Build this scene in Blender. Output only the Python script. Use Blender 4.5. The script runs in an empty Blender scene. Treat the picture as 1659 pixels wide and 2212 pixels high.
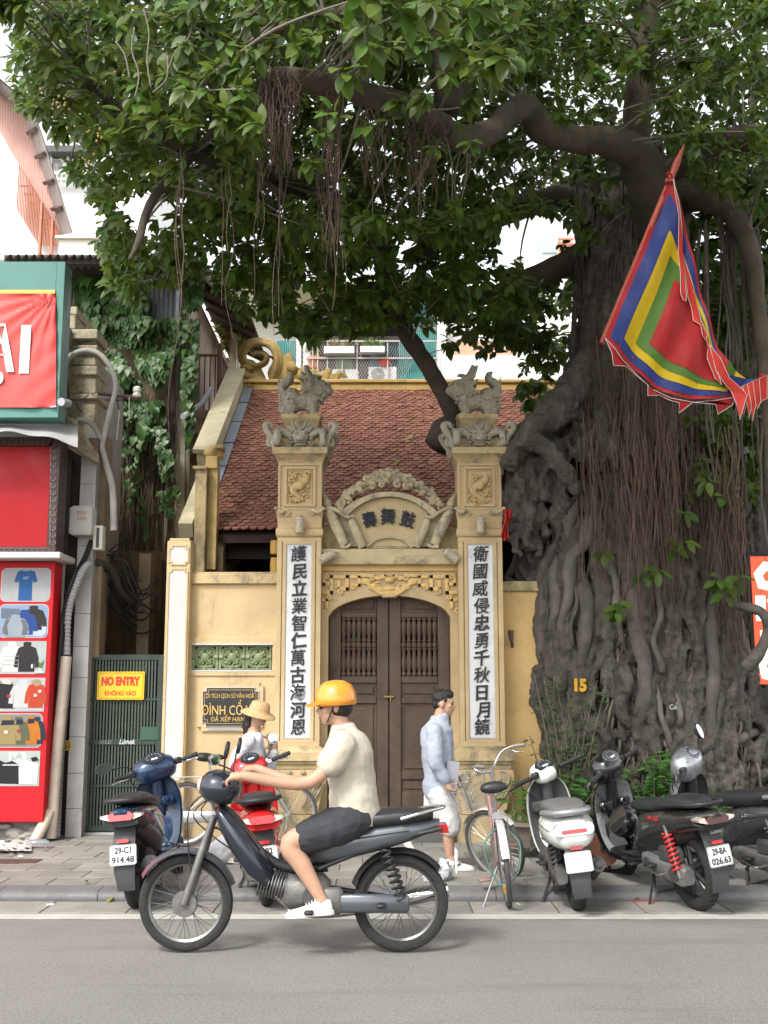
import bpy, bmesh, math, random
import numpy as np
from mathutils import Vector, Matrix, Euler, noise as mnoise
rnd = random.Random(7)
R = math.radians
SC = bpy.context.scene
COL = SC.collection

# ------------------------------------------------------------------ camera, sky, sun, exposure
FPX, CX, CY, CAMZ = 2420.0, 829.5, 1106.0, 1.66
PITCH = math.atan(390.0 / FPX)
cam_d = bpy.data.cameras.new('camera')
cam = bpy.data.objects.new('camera', cam_d); COL.objects.link(cam)
cam.location = (0, 0, CAMZ); cam.rotation_euler = (R(90) + PITCH, 0, 0)
cam_d.sensor_fit = 'HORIZONTAL'; cam_d.sensor_width = 24.0; cam_d.lens = 24.0 * FPX / 1659.0
cam_d.clip_start = 0.05; cam_d.clip_end = 2000
SC.camera = cam

SUN_EL, SUN_AZ = 48.0, 212.0        # degrees; azimuth clockwise from +Y (behind the camera, a little to the left)
world = bpy.data.worlds.new('World'); SC.world = world; world.use_nodes = True
wn = world.node_tree; wn.nodes.clear()
sky = wn.nodes.new('ShaderNodeTexSky'); sky.sky_type = 'NISHITA'; sky.sun_disc = False
sky.sun_elevation = R(SUN_EL); sky.sun_rotation = R(SUN_AZ)
sky.air_density = 1.0; sky.dust_density = 2.0; sky.ozone_density = 1.0
bg = wn.nodes.new('ShaderNodeBackground'); bg.inputs['Strength'].default_value = 0.15
wo = wn.nodes.new('ShaderNodeOutputWorld')
hz = wn.nodes.new('ShaderNodeHueSaturation'); hz.inputs['Saturation'].default_value = .14; hz.inputs['Value'].default_value = 1.6   # thin white overcast
wn.links.new(sky.outputs[0], hz.inputs['Color']); wn.links.new(hz.outputs[0], bg.inputs[0]); wn.links.new(bg.outputs[0], wo.inputs[0])
sun_d = bpy.data.lights.new('sun', 'SUN'); sun_d.energy = 1.7; sun_d.angle = R(11); sun_d.color = (1.0, 0.95, 0.88)
sun = bpy.data.objects.new('sun', sun_d); COL.objects.link(sun)
_a, _e = R(SUN_AZ), R(SUN_EL)
_dir = Vector((math.sin(_a) * math.cos(_e), math.cos(_a) * math.cos(_e), math.sin(_e)))
sun.rotation_euler = _dir.to_track_quat('Z', 'Y').to_euler(); sun.location = _dir * 60
vs = SC.view_settings
vs.view_transform = 'Standard'; vs.look = 'None'; vs.gamma = 1.0; vs.use_curve_mapping = False
vs.exposure = 0.9
try:
    SC.cycles.max_bounces = 8; SC.cycles.diffuse_bounces = 4; SC.cycles.glossy_bounces = 3
    SC.cycles.transmission_bounces = 4; SC.cycles.transparent_max_bounces = 8
    SC.cycles.caustics_reflective = False; SC.cycles.caustics_refractive = False
    SC.cycles.sample_clamp_indirect = 4.0
    SC.cycles.use_denoising = True
except Exception:
    pass

# ------------------------------------------------------------------ from a picture point to a place
SA, CA = math.sin(PITCH), math.cos(PITCH)
def ray(u, v):
    x = (u - CX) / FPX; y = -(v - CY) / FPX
    return Vector((x, CA - SA * y, SA + CA * y))
def P(u, v, Y):
    d = ray(u, v); t = Y / d.y
    return Vector((d.x * t, Y, CAMZ + d.z * t))
def G(u, v, z=0.0):
    d = ray(u, v); t = (z - CAMZ) / d.z
    return Vector((d.x * t, d.y * t, z))
def PX(u, v, X):
    d = ray(u, v); t = X / d.x
    return Vector((X, d.y * t, CAMZ + d.z * t))
def UV(p):
    p = Vector(p); d = p - Vector((0, 0, CAMZ))
    zf = d.y * CA + d.z * SA; yf = -d.y * SA + d.z * CA
    return CX + FPX * d.x / zf, CY - FPX * yf / zf

# ------------------------------------------------------------------ mesh building
class MB:
    def __init__(s): s.v = []; s.f = []
    def add(s, vs, fs, M=None):
        b = len(s.v)
        if M is not None: vs = [M @ Vector(p) for p in vs]
        s.v.extend([tuple(p) for p in vs]); s.f.extend([tuple(i + b for i in f) for f in fs]); return s
    def box(s, c, d, M=None, bev=0.0):
        x, y, z = [k / 2 for k in d]; c = Vector(c)
        if bev <= 0:
            vs = [Vector((i * x, j * y, k * z)) + c for i in (-1, 1) for j in (-1, 1) for k in (-1, 1)]
            fs = [(0,1,3,2),(4,6,7,5),(0,4,5,1),(2,3,7,6),(0,2,6,4),(1,5,7,3)]
            return s.add(vs, fs, M)
        b = min(bev, x * .9, y * .9, z * .9)
        vs = []; idx = {}
        for i in (-1, 1):
            for j in (-1, 1):
                for k in (-1, 1):
                    for a in range(3):
                        p = [i * (x - b), j * (y - b), k * (z - b)]; p[a] = (i * x, j * y, k * z)[a]
                        idx[(i, j, k, a)] = len(vs); vs.append(Vector(p) + c)
        fs = []
        for a in range(3):
            o = [q for q in range(3) if q != a]
            for sg in (-1, 1):
                q = []
                for (m, n) in ((-1,-1),(1,-1),(1,1),(-1,1)):
                    key = [0,0,0]; key[a] = sg; key[o[0]] = m; key[o[1]] = n
                    q.append(idx[(key[0], key[1], key[2], a)])
                fs.append(tuple(q))
        for a in range(3):
            o = [q for q in range(3) if q != a]
            for m in (-1, 1):
                for n in (-1, 1):
                    q = []
                    for e, ax in ((-1, o[0]), (-1, o[1]), (1, o[1]), (1, o[0])):
                        key = [0,0,0]; key[a] = e; key[o[0]] = m; key[o[1]] = n
                        q.append(idx[(key[0], key[1], key[2], ax)])
                    fs.append(tuple(q))
        for i in (-1, 1):
            for j in (-1, 1):
                for k in (-1, 1):
                    fs.append(tuple(idx[(i, j, k, a)] for a in range(3)))
        return s.add(vs, fs, M)
    def bb(s, p0, p1, bev=0.0):
        p0 = Vector(p0); p1 = Vector(p1)
        return s.box((p0 + p1) / 2, [abs(p1[i] - p0[i]) for i in range(3)], None, bev)
    def loft(s, rings, caps=(True, True), closed=True):
        n = len(rings[0]); vs = [p for r in rings for p in r]; fs = []
        m = n if closed else n - 1
        for k in range(len(rings) - 1):
            for i in range(m):
                j = (i + 1) % n
                fs.append((k*n+i, k*n+j, (k+1)*n+j, (k+1)*n+i))
        if closed and caps[0]: fs.append(tuple(range(n - 1, -1, -1)))
        if closed and caps[1]: fs.append(tuple((len(rings)-1)*n + i for i in range(n)))
        return s.add(vs, fs)
    def tube(s, pts, rad, n=8, caps=True, seed=None, lump=0.0):
        pts = [Vector(p) for p in pts]; L = len(pts)
        rads = rad if isinstance(rad, (list, tuple)) else [rad] * L
        rings = []; T0 = (pts[1] - pts[0]).normalized()
        up = Vector((0, 0, 1)) if abs(T0.z) < .9 else Vector((1, 0, 0))
        N = T0.cross(up).normalized()
        for k in range(L):
            T = (pts[min(k+1, L-1)] - pts[max(k-1, 0)])
            if T.length < 1e-9: T = T0.copy()
            T.normalize()
            N = (N - T * N.dot(T))
            if N.length < 1e-6: N = T.orthogonal()
            N.normalize(); B = T.cross(N)
            ring = []
            for i in range(n):
                a = 2 * math.pi * i / n; r = rads[k]
                if lump: r *= 1 + lump * mnoise.noise(pts[k] * 6 + Vector((math.cos(a), math.sin(a), seed or 0)) * 1.3)
                ring.append(pts[k] + N * math.cos(a) * r + B * math.sin(a) * r)
            rings.append(ring)
        return s.loft(rings, (caps, caps))
    def cyl(s, p0, p1, r0, r1=None, n=16):
        return s.tube([p0, p1], [r0, r0 if r1 is None else r1], n)
    def lathe(s, prof, n=24, M=None, caps=True):
        b = MB(); b.loft([[Vector((r*math.cos(2*math.pi*i/n), r*math.sin(2*math.pi*i/n), z)) for i in range(n)] for r, z in prof], (caps, caps))
        return s.add(b.v, b.f, M)
    def ball(s, c, r, n=12, m=8, M=None):
        r = r if isinstance(r, (list, tuple)) else (r, r, r); c = Vector(c); vs = []; fs = []
        for j in range(m + 1):
            t = math.pi * j / m
            for i in range(n):
                a = 2 * math.pi * i / n
                vs.append(c + Vector((r[0]*math.sin(t)*math.cos(a), r[1]*math.sin(t)*math.sin(a), r[2]*math.cos(t))))
        for j in range(m):
            for i in range(n):
                k = (i + 1) % n
                if j == 0: fs.append((i, n+i, n+k))
                elif j == m-1: fs.append((j*n+i, (j+1)*n+i, j*n+k))
                else: fs.append((j*n+i, (j+1)*n+i, (j+1)*n+k, j*n+k))
        return s.add(vs, fs, M)
    def prism(s, poly, O, ex, ey, ez):
        """poly: 2-D points; front at O, body extends along ez"""
        O = Vector(O); ex = Vector(ex); ey = Vector(ey); ez = Vector(ez); n = len(poly)
        A = [O + ex*x + ey*y for x, y in poly]; B = [p + ez for p in A]
        fs = [tuple(range(n)), tuple(range(2*n-1, n-1, -1))]
        for i in range(n):
            j = (i+1) % n; fs.append((i, n+i, n+j, j))
        return s.add(A + B, fs)
    def strip(s, outer, inner, ez):
        """closed or open band between two matched polylines, thickness ez"""
        ez = Vector(ez); n = len(outer)
        A = [Vector(p) for p in outer]; B = [Vector(p) for p in inner]
        vs = A + B + [p + ez for p in A] + [p + ez for p in B]; fs = []
        for i in range(n - 1):
            j = i + 1
            fs += [(i, j, n+j, n+i), (2*n+i, 3*n+i, 3*n+j, 2*n+j), (i, 2*n+i, 2*n+j, j), (n+i, n+j, 3*n+j, 3*n+i)]
        fs += [(0, n, 3*n, 2*n), (n-1, 2*n+n-1, 3*n+n-1, n+n-1)]
        return s.add(vs, fs)
    def quad(s, a, b, c, d): return s.add([a, b, c, d], [(0,1,2,3)])
    def mesh(s, name, mat=None, smooth=35):
        me = bpy.data.meshes.new(name); me.from_pydata(s.v, [], s.f); finish(me, mat, smooth); return me
    def build(s, name, mat=None, parent=None, smooth=35, **kw):
        return link(name, s.mesh(name, mat, smooth), parent, **kw)

def finish(me, mat, smooth=35):
    me.validate()
    bm = bmesh.new(); bm.from_mesh(me); bmesh.ops.recalc_face_normals(bm, faces=bm.faces); bm.to_mesh(me); bm.free()
    if mat is not None: me.materials.append(mat)
    if smooth and len(me.polygons):
        me.polygons.foreach_set('use_smooth', [True] * len(me.polygons))
        if smooth < 180: me.set_sharp_from_angle(angle=R(smooth))
    me.update()

def tag(o, label=None, cat=None, group=None, kind=None):
    if label: o['label'] = label
    if cat: o['category'] = cat
    if group: o['group'] = group
    if kind: o['kind'] = kind
    return o
def link(name, data, parent=None, label=None, cat=None, group=None, kind=None, loc=None, rot=None, M=None):
    o = bpy.data.objects.new(name, data); COL.objects.link(o)
    if parent is not None: o.parent = parent
    if loc is not None: o.location = loc
    if rot is not None: o.rotation_euler = rot
    if M is not None: o.matrix_local = M
    return tag(o, label, cat, group, kind)
def thing(name, label, cat, loc=(0,0,0), rot=(0,0,0), group=None, parent=None):
    return link(name, None, parent, label, cat, group, loc=loc, rot=rot)
def copy_tree(o, parent=None):
    c = o.copy(); COL.objects.link(c); c.parent = parent
    for ch in list(o.children): copy_tree(ch, c)
    return c
def remesh(mb, voxel, mat, name, smooth_it=2, lam=.5):
    """fuse overlapping shapes into one continuous skin"""
    me = bpy.data.meshes.new(name); me.from_pydata(mb.v, [], mb.f); me.validate()
    bm = bmesh.new(); bm.from_mesh(me); bmesh.ops.recalc_face_normals(bm, faces=bm.faces); bm.to_mesh(me); bm.free()
    o = bpy.data.objects.new(name, me); COL.objects.link(o)
    m = o.modifiers.new('r', 'REMESH'); m.mode = 'VOXEL'; m.voxel_size = voxel; m.use_smooth_shade = True
    if smooth_it:
        q = o.modifiers.new('s', 'SMOOTH'); q.factor = lam; q.iterations = smooth_it
    dg = bpy.context.evaluated_depsgraph_get()
    out = bpy.data.meshes.new_from_object(o.evaluated_get(dg))
    bpy.data.objects.remove(o); bpy.data.meshes.remove(me)
    out.name = name; out.materials.clear()
    if mat: out.materials.append(mat)
    out.polygons.foreach_set('use_smooth', [True] * len(out.polygons)); out.update()
    return out
def displace(me, amp, freq, seed=0, octs=3):
    n = len(me.vertices); co = np.empty(n*3); no = np.empty(n*3)
    me.vertices.foreach_get('co', co); me.vertex_normals.foreach_get('vector', no)
    co = co.reshape(-1, 3); no = no.reshape(-1, 3)
    d = np.array([mnoise.fractal(Vector(p) * freq + Vector((seed, seed*1.7, 0)), 0.8, 2.1, octs) for p in co])
    co += no * (d * amp)[:, None]
    me.vertices.foreach_set('co', co.ravel()); me.update()
def spline(pts, n=8):
    pts = [Vector(p) for p in pts]; out = []
    for i in range(len(pts) - 1):
        a = pts[max(i-1, 0)]; b = pts[i]; c = pts[i+1]; d = pts[min(i+2, len(pts)-1)]
        for k in range(n):
            t = k / n
            out.append(.5*((2*b) + (c-a)*t + (2*a-5*b+4*c-d)*t*t + (3*b-a-3*c+d)*t**3))
    out.append(pts[-1]); return out
def lerp(a, b, t): return a + (b - a) * t
def ramp_list(vals, n):
    out = []
    for i in range(n):
        x = i * (len(vals) - 1) / max(n - 1, 1); k = min(int(x), len(vals) - 2); out.append(lerp(vals[k], vals[k+1], x - k))
    return out
def rrect(w, h, r, k=5):
    """rounded rectangle outline centred on 0"""
    pts = []
    for cx, cy, a0 in ((w/2-r, h/2-r, 0), (-w/2+r, h/2-r, 90), (-w/2+r, -h/2+r, 180), (w/2-r, -h/2+r, 270)):
        for i in range(k + 1):
            a = R(a0 + 90 * i / k); pts.append((cx + r*math.cos(a), cy + r*math.sin(a)))
    return pts
def superell(c, ex, ey, w, h, p=2.5, n=20):
    c = Vector(c); ex = Vector(ex); ey = Vector(ey); out = []
    for i in range(n):
        a = 2*math.pi*i/n; ca, sa = math.cos(a), math.sin(a)
        out.append(c + ex*(w*math.copysign(abs(ca)**(2/p), ca)) + ey*(h*math.copysign(abs(sa)**(2/p), sa)))
    return out

def text_mesh(body, size=1.0, depth=0.0, bold=0.0, align='CENTER', sx=1.0, shear=0.0, res=3, spacing=1.0, bevel=0.0):
    c = bpy.data.curves.new('lettering', 'FONT'); c.body = body; c.size = size; c.extrude = depth; c.offset = bold
    c.align_x = align; c.align_y = 'CENTER'; c.resolution_u = res; c.shear = shear; c.space_character = spacing; c.bevel_depth = bevel; c.bevel_resolution = 0
    o = bpy.data.objects.new('lettering', c); COL.objects.link(o)
    dg = bpy.context.evaluated_depsgraph_get()
    me = bpy.data.meshes.new_from_object(o.evaluated_get(dg)); me.name = 'lettering'
    bpy.data.objects.remove(o); bpy.data.curves.remove(c)
    if sx != 1.0:
        for v in me.vertices: v.co.x *= sx
    return me
FRONT = Matrix(((1,0,0,0),(0,0,-1,0),(0,1,0,0),(0,0,0,1)))   # text plane XY -> faces -Y
def put_text(name, body, size, loc, mat, parent, depth=0.0, bold=0.0, M=None, fit=None, **kw):
    """fit=(w,h): scale the lettering to that box"""
    me = text_mesh(body, size, depth, bold, **kw)
    xs = [v.co.x for v in me.vertices]; ys = [v.co.y for v in me.vertices]
    if fit and xs:
        cx, cy = (min(xs)+max(xs))/2, (min(ys)+max(ys))/2
        fx = fit[0]/(max(xs)-min(xs)) if fit[0] else None; fy = fit[1]/(max(ys)-min(ys)) if fit[1] else fx
        fx = fx or fy
        for v in me.vertices: v.co.x = (v.co.x-cx)*fx; v.co.y = (v.co.y-cy)*fy
    me.materials.append(mat)
    MM = Matrix.Translation(loc) @ (M if M is not None else FRONT)
    return link(name, me, parent, M=MM)

# ------------------------------------------------------------------ materials
MATS = {}
def mat(name, col, rough=.6, metal=0.0, var=0.0, vs=4.0, bump=0.0, bs=40.0, stain=None, stain2=None, stain3=None, orand=0.0, coat=0.0, spec=.5,
        transl=0.0, emit=0.0, alpha=1.0, trans=0.0, islands=0.0, streak=False, coord='Object', wave=None, ior=1.45):
    """stain=(colour, amount 0..1, scale, stretchZ)"""
    if name in MATS: return MATS[name]
    m = bpy.data.materials.new(name); m.use_nodes = True; MATS[name] = m
    N = m.node_tree.nodes; L = m.node_tree.links; b = N['Principled BSDF']
    col = tuple(col) + (1,) if len(col) == 3 else col
    b.inputs['Base Color'].default_value = col; b.inputs['Roughness'].default_value = rough; b.inputs['Metallic'].default_value = metal
    b.inputs['Specular IOR Level'].default_value = spec; b.inputs['IOR'].default_value = ior
    if coat: b.inputs['Coat Weight'].default_value = coat; b.inputs['Coat Roughness'].default_value = .06
    if trans: b.inputs['Transmission Weight'].default_value = trans
    if alpha < 1: b.inputs['Alpha'].default_value = alpha
    if emit: b.inputs['Emission Color'].default_value = col; b.inputs['Emission Strength'].default_value = emit
    tc = N.new('ShaderNodeTexCoord'); co = tc.outputs[coord]
    if coord == 'World':
        pass
    cur = None
    def nz(scale, detail=5, stretch=1.0, rgh=.6, sx=1.0):
        t = N.new('ShaderNodeTexNoise'); t.inputs['Scale'].default_value = scale; t.inputs['Detail'].default_value = detail; t.inputs['Roughness'].default_value = rgh
        if stretch != 1.0 or sx != 1.0:
            mp = N.new('ShaderNodeMapping'); mp.inputs['Scale'].default_value = (sx, 1, stretch); L.new(co, mp.inputs[0]); L.new(mp.outputs[0], t.inputs['Vector'])
        else: L.new(co, t.inputs['Vector'])
        return t.outputs['Fac']
    def mix(fac, a, bcol, mode='MIX'):
        x = N.new('ShaderNodeMix'); x.data_type = 'RGBA'; x.blend_type = mode
        if isinstance(fac, float): x.inputs[0].default_value = fac
        else: L.new(fac, x.inputs[0])
        for k, q in ((6, a), (7, bcol)):
            if isinstance(q, tuple): x.inputs[k].default_value = q if len(q) == 4 else q + (1,)
            else: L.new(q, x.inputs[k])
        return x.outputs[2]
    def rmp(src, lo, hi, a=0.0, bb=1.0):
        r = N.new('ShaderNodeMapRange'); r.inputs[1].default_value = lo; r.inputs[2].default_value = hi; r.inputs[3].default_value = a; r.inputs[4].default_value = bb
        L.new(src, r.inputs[0]); return r.outputs[0]
    cur = col
    if var:
        lo = tuple(c * (1 - var) for c in col[:3]) + (1,); hi = tuple(min(1, c * (1 + var)) for c in col[:3]) + (1,)
        cur = mix(rmp(nz(vs, 6), .3, .7), lo, hi)
    for st in (stain, stain2, stain3):
        if st:
            sc, amt, ssc = st[0], st[1], st[2]; stretch = st[3] if len(st) > 3 else 1.0
            f = nz(ssc, 8, stretch, .7, st[4] if len(st) > 4 else 1.0); c0 = .72 - .4 * amt
            cur = mix(rmp(f, c0, c0 + .14, 0, min(1, .55 + .45*amt)), cur, tuple(sc))
    if islands or orand:
        if islands: src = N.new('ShaderNodeNewGeometry').outputs['Random Per Island']; am = islands
        else: src = N.new('ShaderNodeObjectInfo').outputs['Random']; am = orand
        h = N.new('ShaderNodeHueSaturation'); L.new(rmp(src, 0, 1, 1 - am, 1 + am), h.inputs['Value'])
        hs = N.new('ShaderNodeMath'); hs.operation = 'MULTIPLY'; hs.inputs[1].default_value = 7.31; L.new(src, hs.inputs[0])
        fr = N.new('ShaderNodeMath'); fr.operation = 'FRACT'; L.new(hs.outputs[0], fr.inputs[0])
        L.new(rmp(fr.outputs[0], 0, 1, .5 - am*.06, .5 + am*.06), h.inputs['Hue'])
        if isinstance(cur, tuple): h.inputs['Color'].default_value = cur
        else: L.new(cur, h.inputs['Color'])
        cur = h.outputs[0]
    if not isinstance(cur, tuple): L.new(cur, b.inputs['Base Color'])
    if bump:
        bp = N.new('ShaderNodeBump'); bp.inputs['Strength'].default_value = bump; bp.inputs['Distance'].default_value = .02
        L.new(nz(bs, 6), bp.inputs['Height']); L.new(bp.outputs[0], b.inputs['Normal'])
    if rough > .12 and (var or bump or stain):
        L.new(rmp(nz(vs * 3 + 2, 4), .3, .7, max(.03, rough - .12), min(1, rough + .12)), b.inputs['Roughness'])
    if transl:
        t = N.new('ShaderNodeBsdfTranslucent'); ms = N.new('ShaderNodeMixShader'); ms.inputs[0].default_value = transl
        if not isinstance(cur, tuple):
            h2 = N.new('ShaderNodeHueSaturation'); h2.inputs['Value'].default_value = 1.7; h2.inputs['Hue'].default_value = .47; L.new(cur, h2.inputs['Color']); L.new(h2.outputs[0], t.inputs[0])
        else: t.inputs[0].default_value = col
        out = N['Material Output']; L.new(b.outputs[0], ms.inputs[1]); L.new(t.outputs[0], ms.inputs[2]); L.new(ms.outputs[0], out.inputs[0])
    return m

GRIME = (.055, .05, .04)
def m_yellow(): return mat('yellow_plaster', (.5, .372, .205), .85, var=.13, vs=2.2, bump=.25, bs=55, stain=((.4, .27, .12), .36, 2.5), stain2=((.21, .17, .11), .36, 4.5, .2), stain3=((.52, .44, .3), .34, 7))
def m_yellow_old(): return mat('weathered_yellow_plaster', (.49, .375, .2), .9, var=.16, vs=4, bump=.3, bs=45, stain=((.19, .165, .115), .62, 4.5, .6), stain2=(GRIME, .36, 9))
def m_stone_carved(): return mat('weathered_carving', (.43, .36, .23), .9, var=.25, vs=9, bump=.35, bs=60, stain=((.15, .14, .12), .52, 7), stain2=((.5, .47, .4), .22, 13))
def m_white(): return mat('white_lime_wash', (.49, .48, .455), .8, var=.06, vs=3, bump=.12, bs=50, stain=((.4, .38, .34), .3, 6))
def m_grey_carve(): return mat('grey_stone_carving', (.38, .35, .275), .9, var=.28, vs=12, bump=.5, bs=60, stain=((.1, .095, .08), .46, 12), stain2=((.52, .47, .35), .32, 8))
# ================================================================== ground, road, pavement
KY0, KY1, SWZ = 9.36, 9.60, .09
m_asphalt = mat('asphalt', (.27, .256, .228), .9, var=.15, vs=.5, bump=1.0, bs=150, stain=((.4, .385, .355), .56, 75), stain2=((.13, .125, .115), .5, 48), stain3=((.205, .195, .177), .5, 1.6, 1, .12))
m_pave = mat('paving_stone', (.23, .219, .2), .6, var=.16, vs=3, bump=.25, bs=40, stain=((.17, .162, .15), .45, 4), stain2=((.31, .29, .265), .34, 6), orand=.2, coord='Object')
m_kerb = mat('kerb_stone', (.135, .135, .135), .55, var=.2, vs=4, bump=.25, bs=50, stain=((.07, .07, .08), .35, 5), orand=.1)
m_line = mat('worn_white_paint', (.4, .39, .355), .85, var=.12, vs=3, bump=.3, bs=120, stain=((.27, .26, .25), .36, 9))
m_soil = mat('soil', (.09, .075, .055), .95, var=.3, vs=6, bump=.6, bs=30)
MB().quad((-400,-400,-.03),(400,-400,-.03),(400,900,-.03),(-400,900,-.03)).build('ground', mat('bare_ground', (.2,.19,.17), .9, var=.2), kind='structure')
MB().quad((-60,-30,0),(60,-30,0),(60,9.4,0),(-60,9.4,0)).build('road', m_asphalt, kind='structure')
lm = MB(); lm.loft([[Vector((x,8.66+.014*mnoise.noise(Vector((x*5,1,0)))+.01*mnoise.noise(Vector((x*23,1,0))),.004)),Vector((x,8.88+.012*mnoise.noise(Vector((x*5,7,0)))+.01*mnoise.noise(Vector((x*23,7,0))),.004))] for x in [-30+.05*k for k in range(1201)]], closed=False)
lm.build('road_marking', m_line, kind='structure')
gut = link('gutter_paving', MB().bb((-30,8.9,-.02),(30,9.355,.0035)).mesh('gutter_paving', m_soil), kind='structure')
for k in range(14):
    x = -4.6 + k * .66
    MB().bb((x+.004, 8.905, -.01), (x+.652, 9.35, .008 + rnd.uniform(0,.003)), .004).build('paving_stone', m_pave, gut)
kb = link('kerb', MB().bb((-30,KY0+.03,-.02),(30,KY1,.07)).mesh('kerb', m_kerb), kind='structure')
for k in range(12):
    x = -4.7 + k * .8
    o = MB(); o.loft([[Vector((x+s, y, z)) for y, z in ((KY0+.02,-.02),(KY0,.03),(KY0+.015,.062),(KY0+.05,.082),(KY1-.005,SWZ+.004),(KY1-.005,-.02))] for s in (.003,.797)])
    o.build('kerb_stone', m_kerb, kb, smooth=50)
side = link('pavement', MB().bb((-30,KY1,-.02),(30,13.6,SWZ-.012)).mesh('pavement', m_soil), kind='structure')
for j in range(9):
    for i in range(24):
        x = -4.8 + i*.4 + (.2 if j % 2 else 0); y = KY1 + .004 + j*.4
        MB().bb((x+.003, y, .04), (x+.396, y+.393, SWZ + rnd.uniform(-.003,.003)), .004).build('paving_stone', m_pave, side)
# ================================================================== the gate
Y0 = 12.45                                     # front of the pillars
def Z(v, Y=Y0): return P(CX, v, Y).z
def X(u, v=1400, Y=Y0): return P(u, v, Y).x
def W(px, Y=Y0): return px * (Y * 1.0) / FPX   # picture width at that distance (near the horizon)
def flat(poly, Y, th, mb=None):
    mb = mb or MB(); q = [P(u, v, Y) for u, v in poly]
    return mb.prism([(p.x, p.z) for p in q], (0,Y,0), (1,0,0), (0,0,1), (0,th,0))
def spiral(c, r, turns=1.4, sgn=1, a0=0, n=22, tight=.15):
    c = Vector(c); out = []
    for i in range(n):
        t = i/(n-1); rr = r*(1-t*(1-tight)); a = a0 + sgn*2*math.pi*turns*t
        out.append(c + Vector((rr*math.cos(a), 0, rr*math.sin(a))))
    return out
def sq(mb, cx, cy, levels, bev=0):
    """stack of square sections: (z, half x, half y)"""
    return mb.loft([[Vector((cx+sx*hx, cy+sy*hy, z)) for sx, sy in ((-1,-1),(1,-1),(1,1),(-1,1))] for z, hx, hy in levels])
def carve_relief(seed, w, h, d, n=26):
    """a swirling raised carving inside a w x h field, plane XZ, facing -Y, centred on 0"""
    r = random.Random(seed); mb = MB()
    body = [Vector((w*.36*math.sin(t*2.1*math.pi + .4)*(1-.25*t), -d*.3, h*(.44-.86*t))) for t in [i/16 for i in range(17)]]
    mb.tube(spline(body, 4), ramp_list([.018, .035, .05, .045, .03, .012], 65), 8, lump=.25)
    mb.ball((w*.02, -d*.9, h*.05), (.05, .045, .055), 10, 8)
    for s in (-1, 1):
        mb.ball((w*.02+s*.022, -d*1.4, h*.07), .013, 8, 6); mb.tube(spline([(s*.02,-d,h*.1),(s*.06,-d,h*.16),(s*.05,-d,h*.22)],4), ramp_list([.012,.004],9), 6)
    for k in range(n):
        c = Vector((r.uniform(-.42,.42)*w, -d*r.uniform(.1,.5), r.uniform(-.45,.45)*h)); q = r.uniform(.025,.055)
        p = spiral(c, q, r.uniform(.6,1.3), r.choice((-1,1)), r.uniform(0,6.28), 12)
        mb.tube(p, ramp_list([.006,.015,.011,.007], 12), 6)
    return mb

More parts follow.
